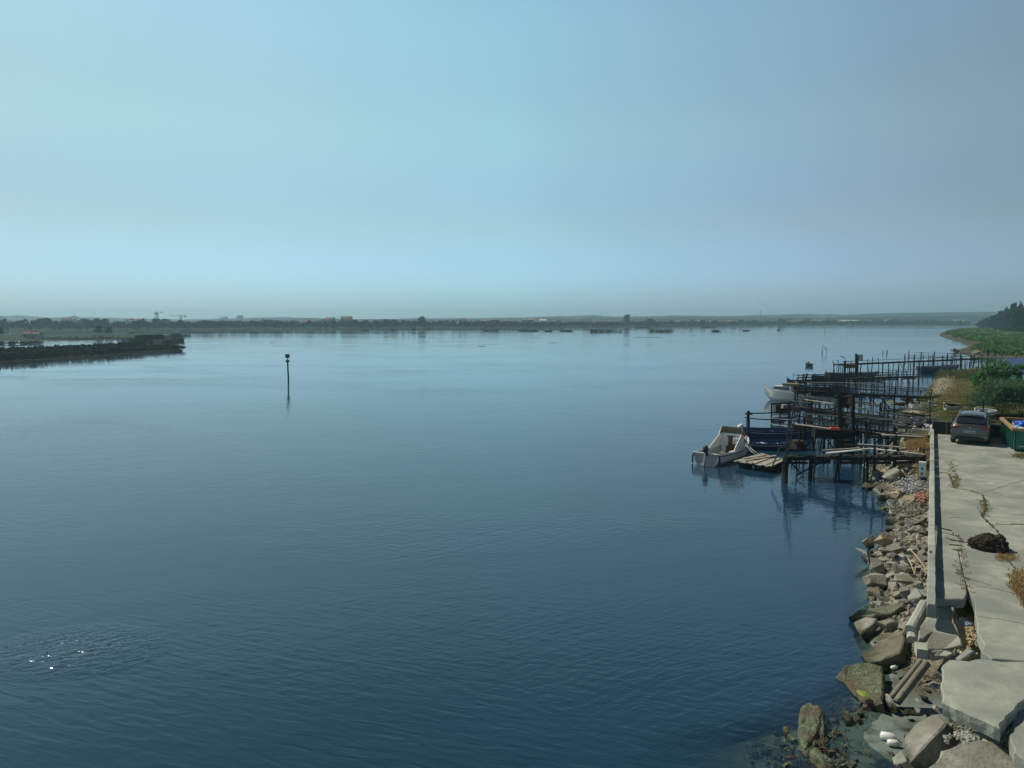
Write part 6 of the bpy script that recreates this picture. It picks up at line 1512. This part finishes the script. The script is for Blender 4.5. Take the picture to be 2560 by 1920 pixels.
# concrete pipe
pa = W(2274, 1082, 1.5); pb = W(2321, 1082, 1.5); mb = MB(); d = (pb-pa).normalized()
def pipe(a, b, r0, r1, label, m_):
    d = (b-a).normalized(); u = d.cross(Vector((0, 0, 1))).normalized(); v = u.cross(d); n = 20; vs = []
    for q, r_ in ((a, r0), (b, r0), (b, r1), (a, r1)): vs += [q+u*math.cos(6.2832*j/n)*r_+v*math.sin(6.2832*j/n)*r_ for j in range(n)]
    mb = MB(); mb.add(vs, [(k*n+j, k*n+(j+1) % n, ((k+1) % 4)*n+(j+1) % n, ((k+1) % 4)*n+j) for k in range(4) for j in range(n)])
    return tag(mb.build('concrete_pipe', m_, origin=a, smooth=False), label, 'pipe')
pipe(pa, pb, .26, .2, 'large grey concrete pipe lying behind the far end of the parapet', M['rock_grey'])
pipe(W(2297, 1128, 1.55), W(2302, 1121, 1.75), .10, .08, 'short open clay pipe end in the dry grass by the parapet', M['rock_tan'])
pk = MB(); pk.plank(W(2205, 1087, 1.8), W(2312, 1092, 1.75), .34, .05); tag(pk.build('plank', M['wood_pale'], origin=W(2205, 1087, 1.8)), 'long pale plank laid from the second jetty to the parapet', 'plank')
# heap of turf and root on the quay
def heap():
    p = W(2474, 1372, ZQ); bm = bmesh.new(); bmesh.ops.create_icosphere(bm, subdivisions=5, radius=1)
    for v in bm.verts:
        q = v.co.copy(); q *= 1+noise.noise((q.x*1.6, q.y*1.6, q.z*1.6))*.25+noise.noise((q.x*6, q.y*6, q.z*6))*.16+noise.noise((q.x*15, q.y*15, q.z*15))*.07
        v.co = Vector((q.x*.52, q.y*.42, max(-.05, q.z*.36+.10)))
    me = bpy.data.meshes.new('root_heap'); bm.to_mesh(me); bm.free(); me.materials.append(M['dirt'])
    o = bpy.data.objects.new('dirt_heap', me); COL.objects.link(o); o.location = p; o.rotation_euler = (0, 0, -.5); tag(o, 'dark heap of earth and roots lying on the cracked concrete', 'heap')
heap()
# ------------------------------------------------------------------ weeds and grasses
rw = random.Random(3); wd_ = MB()
for out, cw in CR:
    if cw < .04: continue
    for q in out:
        if rw.random() < .55: blades(wd_, q.x, q.y, ZQ, 7, .05, .07, .009, rw, 1.2)
for (a, b) in [((2392, 1185), (2385, 1222)), ((2375, 1150), (2395, 1220)), ((2463, 1250), (2458, 1290)), ((2395, 1340), (2412, 1480))]:
    for k in range(60): q = W(*a, ZQ).lerp(W(*b, ZQ), rw.random()); blades(wd_, q.x+rw.gauss(0, .06), q.y+rw.gauss(0, .1), ZQ, 7, .055, .09, .009, rw, 1.2)
tag(wd_.build('crack_weeds', M['straw_yellow']), 'brown and green weeds growing out of the cracks in the concrete', 'weeds', kind='stuff')
sw = MB()
def patch(mb, px, py, sx, sy, n, h, z=ZQ, wdt=.008, droop=.8, k=5):
    for _ in range(n):
        q = W(px+rw.gauss(0, sx), py+rw.gauss(0, sy), z); blades(mb, q.x, q.y, z-.02, k, h, .08, wdt, rw, droop)
patch(sw, 2518, 1395, 12, 4.5, 130, .10); patch(sw, 2545, 1455, 12, 14, 170, .14); patch(sw, 2565, 1490, 8, 18, 120, .18); patch(sw, 2300, 1148, 8, 5, 140, .35, 1.35); patch(sw, 2285, 1150, 8, 5, 90, .3, 1.3); patch(sw, 2290, 1115, 14, 7, 260, .4, 1.45)
patch(sw, 2300, 1185, 10, 8, 60, .25, 1.2); patch(sw, 2305, 1098, 8, 5, 130, .4, 1.5)
tag(sw.build('straw_grass', M['straw']), 'golden dead grass in tufts on the quay and beside the parapet', 'grass', kind='stuff')
yw = MB(); patch(yw, 2552, 1140, 10, 3, 160, .14); patch(yw, 2335, 1170, 3, 14, 60, .1, ZQ)
tag(yw.build('yellow_weeds', M['straw_yellow']), 'yellow-green weeds under the near end of the green skip', 'weeds', kind='stuff')
gw = MB(); patch(gw, 2403, 1518, 12, 12, 260, .22, 1.1, .008); 
tag(gw.build('green_tuft', M['grass']), 'dark green grass in the corner below the broken quay slab', 'grass', kind='stuff')
hg = MB(); hd_ = MB(); cnt = 0
P = [(rw.uniform(2300, 2620), rw.uniform(925, 1088)) for _ in range(16000)]; pts = [W(a, b, 1.45) for a, b in P]
dl = sdf(LAND, np.array([p.x for p in pts]), np.array([p.y for p in pts]))
for (px, py), p, d in zip(P, pts, dl):
    if d < .9: continue
    tall = py < 948
    if not tall and (px-2330)**2/2500+(py-1000)**2/4000 < 0: continue
    blades(hg if (tall or noise.noise((p.x*.25, p.y*.25, 0)) > (-.05 if py < 985 else .12)) else hd_, p.x, p.y, 1.40, 3, (.4 if tall else .07), .25, .018, rw, 1.6 if not tall else .5); cnt += 1
tag(hd_.build('dry_meadow_grass', M['dry_grass']), 'tan dry grass of the headland behind the parked car', 'grass', kind='stuff')
tag(hg.build('meadow_grass', M['grass']), 'olive green grass patches on the headland behind the parked car', 'grass', kind='stuff')
rd_ = MB()
for _ in range(1700):
    q = W(2335+150*rw.random()**.7, rw.gauss(936, 4.5), 1.0)
    hh_ = (.35+.75*max(0, .5+noise.noise((q.x*.35, q.y*.2, 2))))*min(1, .3+(q.x-62)/16)
    if hh_ > .1 and sdf(LAND, [q.x], [q.y])[0] > .3: blades(rd_, q.x, q.y, .9, 3, hh_, .35, .025, rw, .5)
tag(rd_.build('bank_reeds', M['reed']), 'green reeds along the channel bank beside the long navy boat', 'reeds', kind='stuff')
# leafy bush and the feathery shrub
def leafy_bush():
    p = W(2488, 1000, 1.45); t = empty('leafy_bush', p, 0, 'large bright green long-leaved bush in front of the teal shed', 'bush'); r = random.Random(8); mb = MB()
    s = p.y/FPX; cl = [(2480, 915, 24), (2505, 925, 22), (2460, 930, 22), (2525, 945, 20), (2450, 955, 18), (2490, 950, 28), (2515, 968, 20), (2470, 975, 24), (2500, 985, 18), (2455, 985, 14), (2538, 925, 12), (2478, 935, 20), (2443, 945, 10)]
    for cx, cy, rr in cl:
        c = Vector(((cx-2488)*s, r.uniform(-.5, .5), (1000-cy)*s)); R_ = rr*s*1.0
        for _ in range(300):
            d = Vector((r.gauss(0, 1), r.gauss(0, 1), r.gauss(0, 1))).normalized(); q = c+d*R_*r.uniform(.35, 1.0)
            dr = (d*.8+Vector((r.gauss(0, .4), r.gauss(0, .4), .25+r.gauss(0, .3)))).normalized(); L_ = r.uniform(.24, .48); sd_ = dr.cross(Vector((r.gauss(0, 1), r.gauss(0, 1), r.gauss(0, 1)))).normalized()*L_*.13
            mb.add([q, q+dr*L_*.5+sd_, q+dr*L_+Vector((0, 0, -L_*.15)), q+dr*L_*.5-sd_], [(0, 1, 2, 3)])
    mb.build('foliage', M['leaf'], t)
    for k in range(7):
        a = MB(); an = k*.9; a.tube([(0, 0, -.1), (math.cos(an)*.4, math.sin(an)*.3, 1.0), (math.cos(an)*1.1, math.sin(an)*.6, 2.1)], [.05, .035, .015], 5); a.build('stem', M['bark'], t)
leafy_bush()
def feather_bush():
    p = W(2525, 1042, 1.45); t = empty('reed_clump', p, 0, 'feathery grey-green reed clump filling the corner behind the skip', 'reeds'); r = random.Random(12); mb = MB(); s = p.y/FPX
    for _ in range(9000):
        u = r.uniform(-1, 1); cx = (r.uniform(2462, 2625)-2525)*s; dy = r.uniform(-.3, 2.6); top = (1042-(962+max(0, (2500-(2525+cx/s)))*1.3))*s+dy*.1
        if top < .3: continue
        z = top*math.sqrt(r.random()); L_ = r.uniform(.25, .6); a = r.uniform(0, 6.28); dr = Vector((math.cos(a)*.8-.2, math.sin(a)*.7, r.uniform(-.3, .7))).normalized(); sd_ = dr.cross(Vector((0, 0, 1))).normalized()*.018
        q = Vector((cx, dy, z)); mb.add([q-sd_, q+sd_, q+dr*L_*.55+sd_*.8+Vector((0, 0, .03)), q+dr*L_*.55-sd_*.8+Vector((0, 0, .03)), q+dr*L_+Vector((0, 0, -.1))], [(0, 1, 2, 3), (3, 2, 4)])
    mb.build('foliage', M['reed'], t)
    a = MB()
    for k in range(60): x = (r.uniform(2475, 2620)-2525)*s; y = r.uniform(0, 2.3); a.tube([(x, y, -.1), (x+r.uniform(-.2, .2), y, r.uniform(.8, 1.5))], [.012, .006], 4)
    a.build('stems', M['reed'], t)
feather_bush()
# shed with a blue roof
def shed():
    A = D(2496, 899, 84); B = D(2575, 936, 62); A.z = B.z = 0; d = (B-A).normalized(); n = Vector((-d.y, d.x, 0))
    if n.x < 0: n = -n
    n = Vector((d.y*-1, d.x, 0)); n = n if n.x > 0 else -n
    zt = 4.15; t = empty('boat_shed', (A.x, A.y, 1.45), 0, 'shed with a dark blue roof and teal corrugated wall at the right edge', 'shed')
    L = (B-A).length+9; o = Vector((A.x, A.y, 1.45)); mb = MB(); k = int(L/.22); vs = []
    for i in range(k+1):
        q = A+d*(L*i/k)+n*(.06 if i % 2 else 0); vs += [Vector((q.x, q.y, 1.2))-o, Vector((q.x, q.y, zt))-o]
    mb.add(vs, [(2*i, 2*i+2, 2*i+3, 2*i+1) for i in range(k)]); mb.build('wall', M['teal_sheet'], t)
    mb = MB(); e = d*-.0; c = [A-d*.0, A+d*L, A+d*L+n*9, A+n*9]
    c2 = [c[0]-n*.25-d*.3, c[1]-n*.25, c[2], c[3]-d*.3]
    v = [Vector((q.x, q.y, zt+.02 if i in (0, 1) else zt+.75))-o for i, q in enumerate(c2)]; v += [q+Vector((0, 0, -.07)) for q in v]
    mb.add(v, [(0, 1, 2, 3), (7, 6, 5, 4), (0, 4, 5, 1), (1, 5, 6, 2), (2, 6, 7, 3), (3, 7, 4, 0)]); mb.build('roof', M['roof_blue'], t)
    mb = MB(); q0 = A+n*.1; q1 = A+n*9; vs = [Vector((q0.x, q0.y, 1.2))-o, Vector((q1.x, q1.y, 1.2))-o, Vector((q1.x, q1.y, zt+.6))-o, Vector((q0.x, q0.y, zt-.08))-o]
    mb.add(vs, [(0, 1, 2, 3)]); mb.build('end_wall', M['teal_sheet'], t)
shed()

# ------------------------------------------------------------------ car
def car():
    pc = W(2423, 1112, ZQ); az = R(34.0); L = 4.5; f = Vector((math.sin(az), math.cos(az), 0)); c = pc+f*(L/2-.12); t = empty('parked_car', (c.x, c.y, ZQ+.012), -az, 'bronze-grey hatchback parked on the quay, its back to the camera', 'car')
    st = [(-2.26, .80, .30, .86, .74, .90), (-2.22, .88, .28, .95, .80, 1.02), (-2.08, .92, .26, 1.02, .76, 1.14), (-1.72, .93, .24, 1.03, .66, 1.50), (-1.45, .93, .24, 1.01, .62, 1.585), (-.7, .93, .22, .99, .62, 1.63), (0, .93, .22, .97, .62, 1.635), (.55, .92, .22, .96, .61, 1.58), (1.25, .92, .24, .95, .74, 1.06), (1.9, .89, .26, .88, .70, .93), (2.18, .80, .30, .70, .6, .76), (2.26, .68, .34, .62, .5, .66)]
    def ring(s):
        y, hw, zb, belt, hr, rf = s
        h = [(hw*.90, zb), (hw*.99, zb+.14), (hw, (zb+belt)/2+.06), (hw*.965, belt), (hw*.93, belt+.03), (hr+.04, rf-.07), (hr*.92, rf-.01), (hr*.5, rf+.02)]
        return [(x, y, z) for x, z in h]+[(0, y, rf+.03)]+[(-x, y, z) for x, z in h[::-1]]
    n = 17; mb = MB(); vs = [p for s in st for p in ring(s)]; k = len(st)
    mb.add(vs, [(i*n+j, (i+1)*n+j, (i+1)*n+j+1, i*n+j+1) for i in range(k-1) for j in range(n-1)]+[(i*n, i*n+n-1, (i+1)*n+n-1, (i+1)*n) for i in range(k-1)]+[tuple(range(n)), tuple(range((k-1)*n, k*n))[::-1]])
    body = mb.build('body', M['car_paint'], t, smooth=True)
    md = body.modifiers.new('edge', 'EDGE_SPLIT'); md.split_angle = R(38)
    def lp(s1, s2, u, a, b, g):  # point between stations on ring side; a,b ring indices
        r1, r2 = ring(s1), ring(s2); p1 = Vector(r1[a]).lerp(Vector(r1[b]), g); p2 = Vector(r2[a]).lerp(Vector(r2[b]), g); return p1.lerp(p2, u)
    # rear window
    mb = MB(); r1, r2 = ring(st[2]), ring(st[3])
    def rear(u, v):
        p1 = Vector((-.72+1.44*u, -2.09, 1.13)); p2 = Vector((-.60+1.20*u, -1.74, 1.50)); return p1.lerp(p2, v)+Vector((0, -.03, .035))
    N = 8; mb.add([rear(i/N, .05+.87*j)+Vector((0, -.03*math.sin(math.pi*i/N), .02*math.sin(math.pi*i/N))) for j in range(2) for i in range(N+1)], [(i, i+1, N+2+i, N+1+i) for i in range(N)]); mb.build('rear_window', M['glass'], t)
    mb = MB(); mb.box((0, -1.78, 1.575), (1.22, .22, .035), (-.12, 0, 0)); mb.build('roof_spoiler', M['car_paint'], t)
    # side windows
    for s in (-1, 1):
        for (ia, ib, u0, u1) in ((3, 4, .1, .95), (4, 5, .05, .92), (5, 6, .02, 1.0), (6, 7, .1, 1.0)):
            mb = MB(); q = [lp(st[ia], st[ib], u0, 4, 5, .06), lp(st[ia], st[ib], u1, 4, 5, .06), lp(st[ia], st[ib], u1, 4, 5, .9), lp(st[ia], st[ib], u0, 4, 5, .9)]
            q = [Vector((s*(p.x+.012), p.y, p.z+.004)) for p in q]; mb.add(q, [(0, 1, 2, 3)]); mb.build('side_window', M['glass'], t)
    mb = MB(); mb.add([(-.74, 1.22, 1.09), (.74, 1.22, 1.09), (.60, .58, 1.57), (-.60, .58, 1.57)], [(0, 1, 2, 3)]); mb.v = [(p[0], p[1]+.02, p[2]+.04) for p in mb.v]; mb.build('windscreen', M['glass'], t)
    for s in (-1, 1):
        mb = MB(); mb.tube([(s*.58, -1.5, 1.60), (s*.60, -1.35, 1.66), (s*.61, 0, 1.70), (s*.60, .35, 1.655), (s*.59, .45, 1.62)], .022, 6); mb.build('roof_rail', M['steel'], t)
        mb = MB(); mb.box((s*.70, -2.24, .93), (.36, .07, .11)); mb.box((s*.86, -2.14, .94), (.10, .22, .10), (0, 0, s*.3)); mb.build('tail_light', M['tail_red'], t)
        mb = MB(); mb.box((s*.99, .78, 1.02), (.18, .12, .13), (0, 0, -s*.15)); mb.build('mirror', M['car_paint'], t)
        mb = MB(); mb.box((s*.66, -2.27, .45), (.26, .03, .06)); mb.build('reflector', M['steel'], t)
    mb = MB(); mb.box((0, -2.275, .36), (1.45, .06, .20)); mb.build('lower_bumper', M['black_plastic'], t)
    mb = MB(); mb.box((0, -2.29, .72), (.54, .03, .13)); pl = mb.build('number_plate', M['plate'], t)
    mb = MB()
    for k2 in range(6): mb.box((-.2+.08*k2, -2.308, .72), (.045, .004, .07))
    mb.build('plate_characters', M['ink'], pl)
    mb = MB(); mb.tube([(0, -2.25, .95), (0, -2.285, .95)], .05, 12); mb.build('badge', M['steel'], t)
    mb = MB(); mb.add([(-.015, -1.25, 1.63), (.015, -1.25, 1.63), (0, -1.12, 1.64), (0, -1.24, 1.73)], [(0, 1, 3), (1, 2, 3), (2, 0, 3)]); mb.build('antenna', M['black_plastic'], t)
    for s in (-1, 1):
        for y in (-1.42, 1.40):
            q = MB(); q.tube([(s*.70, y, .335), (s*.72, y, .335), (s*.93, y, .335), (s*.945, y, .335)], [.30, .335, .335, .29], 24); wh = q.build('tyre', M['tyre'], t)
            q = MB(); q.tube([(s*.93, y, .335), (s*.952, y, .335)], [.21, .19], 16)
            for k2 in range(5): an = k2*1.2566; q.box((s*.955, y+math.cos(an)*.1, .335+math.sin(an)*.1), (.012, .05, .17), Euler((an-1.5708, 0, 0)).to_matrix())
            q.build('rim', M['rim'], wh)
car()

# ------------------------------------------------------------------ skip full of bags
def skip():
    a = W(2535, 1129, ZQ); b = W(2504, 1096, ZQ); d = (b-a); L = d.length; d.normalize(); n = Vector((d.y, -d.x, 0)); Wd = 2.1; H = 1.12
    t = empty('rubbish_skip', a, 0, 'open green steel skip with a rusty brown rim, full of rubbish bags', 'skip')
    def q(u, v, z): p = d*u+n*v; return Vector((p.x, p.y, z))
    mb = MB(); th = .05
    for (u0, v0, u1, v1) in ((0, 0, L, 0), (0, Wd, L, Wd)): mb.plank(q(u0, v0, H/2+.08), q(u1, v1, H/2+.08), th, H-.1)
    for u in (0, L): mb.plank(q(u, th, H/2+.08), q(u, Wd-th, H/2+.08), th, H-.1)
    mb.plank(q(th, Wd/2, .16), q(L-th, Wd/2, .16), Wd-.12, .05); mb.build('bin_wall', M['skip_green'], t)
    k = 7
    for i in range(k):
        u = L*(i+.35)/k; mb = MB(); mb.plank(q(u, -.07, H-.05), q(u+.02, -.07, .10), .09, .12); mb.build('rib', M['skip_green'], t)
    mb = MB(); mb.plank(q(-.1, -.06, H+.05), q(L+.06, -.06, H+.05), .17, .13); mb.plank(q(-.1, Wd+.03, H+.05), q(L+.06, Wd+.03, H+.05), .17, .13)
    mb.plank(q(-.02, .03, H+.052), q(-.02, Wd-.06, H+.052), .17, .13); mb.plank(q(L, .03, H+.052), q(L, Wd-.06, H+.052), .17, .13); mb.build('rim', M['skip_rim'], t)
    mb = MB(); mb.plank(q(-.035, .18, .30), q(-.035, .46, .30), .012, .06); mb.build('label_plate', M['grey_gel'], t)
    for u in (.6, L-.6):
        for v in (.3, Wd-.3): mb = MB(); mb.tube([q(u, v-.06, .07), q(u, v+.06, .07)], .07, 10); mb.build('roller', M['rust'], t)
    rr = random.Random(6)
    bags = [(.45, .55, 'bag_white', .34, 'whitish rubbish bag at the near corner of the skip'), (1.2, .5, 'bag_white', .28, 'grey-white rubbish bag behind the near one in the skip'), (2.6, .75, 'bag_blue', .42, 'bright blue rubbish bag, highest on the left of the skip'), (1.9, .35, 'bag_light', .28, 'pale blue rubbish bag against the left rim of the skip'),
            (2.4, 1.5, 'bag_blue', .42, 'second blue rubbish bag at the right of the skip'), (1.2, 1.3, 'bag_black', .40, 'dark rubbish bag at the right front of the skip'), (3.2, 1.2, 'bag_blue', .40, 'blue rubbish bag at the back of the skip'), (.5, 1.4, 'bag_light', .36, 'pale bag in the right front corner of the skip'), (3.7, .6, 'bag_black', .4, 'dark bag at the far end of the skip')]
    for k, (u, v, m_, s, lab) in enumerate(bags):
        bm = bmesh.new(); bmesh.ops.create_icosphere(bm, subdivisions=3, radius=1)
        for w_ in bm.verts: c = w_.co; w_.co = c*(1+noise.noise(c*1.8+Vector((k*5, 0, 0)))*.35+noise.noise(c*5+Vector((0, k, 0)))*.12); w_.co.z *= .75; 
        me = bpy.data.meshes.new('rubbish_bag'); bm.to_mesh(me); bm.free(); me.materials.append(M[m_]); me.polygons.foreach_set('use_smooth', [True]*len(me.polygons))
        o = bpy.data.objects.new('rubbish_bag', me); COL.objects.link(o); p = q(u, v, .95 if m_ != 'bag_blue' else 1.12); o.location = a+p; o.scale = (s, s, s); tag(o, lab, 'rubbish bag')
    mb = MB(); mb.plank(q(.2, Wd/2, .72), q(L-.2, Wd/2, .72), Wd-.2, .3); o = mb.build('rubbish', M['dirt']); o.location = a; tag(o, 'loose dark rubbish under the bags inside the skip', 'rubbish')
skip()
# barrier and frames behind the car
def barrier():
    a = W(2328, 1086, ZQ); b = W(2512, 1096, ZQ); a = W(2330, 1085, ZQ); d = (b-a); L = d.length; d.normalize(); n = Vector((-d.y, d.x, 0)); t = empty('black_barrier', a, 0, 'low black boarded barrier closing the quay behind the car', 'barrier')
    k = 5
    for i in range(k):
        u0 = L*i/k+.03; u1 = L*(i+1)/k-.03; mb = MB(); p0 = d*u0+n*.25; p1 = d*u1+n*.25; z = .36
        mb.plank(Vector((p0.x, p0.y, z)), Vector((p1.x, p1.y, z)), .10, .70); mb.build('panel', M['black_boat'], t)
        mb = MB(); mb.tube([Vector((p0.x, p0.y, 0)), Vector((p0.x, p0.y, .8))], .04, 8); mb.build('post', M['steel'], t)
    mb = MB(); p0 = n*.25; p1 = d*L+n*.25; mb.tube([Vector((p0.x, p0.y, .74)), Vector((p1.x, p1.y, .74))], .03, 8); mb.build('top_rail', M['steel'], t)
barrier()
def gate_frame():
    a = W(2326, 1068, ZQ); Y = a.y; t = empty('goal_frame', a, 0, 'tall thin frame of two posts and a crossbar standing behind the car', 'frame')
    zt = D(2326, 1008, Y); b = D(2458, 1012, Y-1.5); r = .035
    mb = MB(); mb.tube([(0, 0, -.2), local(t, D(2325, 998, Y))], r, 8); mb.build('post', M['wood_dark'], t)
    pb_ = Vector((b.x, b.y, ZQ)); mb = MB(); mb.tube([local(t, pb_)-Vector((0, 0, .2)), local(t, D(2459, 1000, Y-1.5))], r, 8); mb.build('post', M['wood_dark'], t)
    mb = MB(); mb.tube([local(t, D(2322, 1009, Y)), local(t, D(2458, 1014, Y-1.5))], .025, 8); mb.build('crossbar', M['wood_dark'], t)
    t2_ = empty('tube_frame', D(2432, 1065, Y-2), 0, 'low rusty brown tube frame between car and skip', 'frame'); o = Vector(t2_.location)
    mb = MB(); mb.tube([D(2432, 1075, Y-2)-o, D(2432, 1048, Y-2)-o, D(2482, 1050, Y-2)-o, D(2482, 1090, Y-2)-o], .035, 8); mb.build('hoop', M['rust'], t2_)
    mb = MB(); mb.tube([D(2425, 1053, Y-1.9)-o, D(2505, 1055, Y-1.9)-o], .03, 8); mb.build('bar', M['rust'], t2_)
gate_frame()
# heap of nets, floats and crates left of the car
def net_heap():
    c = W(2345, 1078, 1.5); bm = bmesh.new(); bmesh.ops.create_icosphere(bm, subdivisions=4, radius=1)
    for v in bm.verts:
        q = v.co.copy(); q *= 1+noise.noise(q*1.5)*.35+noise.noise(q*5)*.18; v.co = Vector((q.x*1.5, q.y*1.6, max(-.1, q.z*.55)))
    me = bpy.data.meshes.new('net_heap'); bm.to_mesh(me); bm.free(); me.materials.append(M['black_boat']); o = bpy.data.objects.new('net_heap', me); COL.objects.link(o); o.location = c+Vector((.2, 2.4, 0)); tag(o, 'black heap of folded nets and tarpaulin behind the barrier', 'nets')
    rr = random.Random(5)
    for k in range(16):
        px = rr.uniform(2270, 2350); py = rr.uniform(1048, 1072); p = W(px, py, 1.75); mb = MB(); s = rr.uniform(.07, .16)
        mb.tube([(0, 0, -s), (0, 0, -s*.7), (0, 0, 0), (0, 0, s*.7), (0, 0, s)], [s*.4, s*.8, s, s*.8, s*.4], 10); o = mb.build('fishing_float', M[rr.choice(['wood_white', 'white_paint', 'grey_gel', 'wood_white'])], smooth=True); o.location = p
        o.rotation_euler = (rr.uniform(0, 2), 0, rr.uniform(0, 3)); tag(o, 'small whitish fishing float on the nets at the landing', 'float', 'whitish floats on the landing nets')
    for k, (px, py, m_, s, lab) in enumerate(((2262, 1050, 'rail_green', 1.0, 'dark green slatted crate stack on the landing'), (2290, 1055, 'wood_dark', 1.1, 'black crate in front of the landing nets'), (2282, 1068, 'grey_gel', .55, 'grey-white box beside the pipe'), (2300, 1068, 'green_paint', .55, 'green box beside the grey-white one'), (2316, 1058, 'wood_dark', .7, 'dark crate near the left frame post'))):
        p = W(px, py, 1.5); t = empty('crate', p, rr.uniform(-.4, .4), lab, 'crate'); a = MB(); h = .5*s
        for z in range(5): 
            for yy in (-.3*s, .3*s): a.box((0, yy, h*(z+.5)/5), (.8*s, .03, h/5*.75))
            for xx in (-.4*s, .4*s): a.box((xx, 0, h*(z+.5)/5), (.03, .57*s, h/5*.75))
        a.build('slats', M[m_], t); a = MB(); a.box((0, 0, .02), (.76*s, .56*s, .03)); a.box((0, 0, h*.8), (.7*s, .5*s, .25*s)); a.build('contents', M['net_rope'], t)
net_heap()
# dark upturned hull beside the pipe / landing poles
lines('pole', [D(2322, 1003, 56), D(2338, 1006, 56)], .05, 'short white pole lying on rocks above the whitish dinghy', M['wood_white'], 'pole')

# prototypes that were never placed
for rec in PROTO+WPROTO:
    if (isinstance(rec[3], list) and not rec[3][0]) or rec[3] is False:
        for ch in list(rec[0].children): bpy.data.objects.remove(ch, do_unlink=True)
        bpy.data.objects.remove(rec[0], do_unlink=True)
for o, u in zip(hp, hu):
    if not u: bpy.data.objects.remove(o, do_unlink=True)

# ------------------------------------------------------------------ haze
hzb = MB(); hzb.box((0, 1950, 25), (11000, 4300, 62.0))
hm, hn = new_mat('haze_air'); ho = hn.nodes.new('ShaderNodeOutputMaterial'); pv = hn.nodes.new('ShaderNodeVolumePrincipled')
pv.inputs['Color'].default_value = (.56, .88, 1.0, 1); pv.inputs['Density'].default_value = .00034; pv.inputs['Anisotropy'].default_value = .25
hn.links.new(pv.outputs[0], ho.inputs['Volume'])
hb = hzb.build('haze', hm); tag(hb, kind='stuff', label='thin blue summer haze over the whole lagoon', cat='haze')
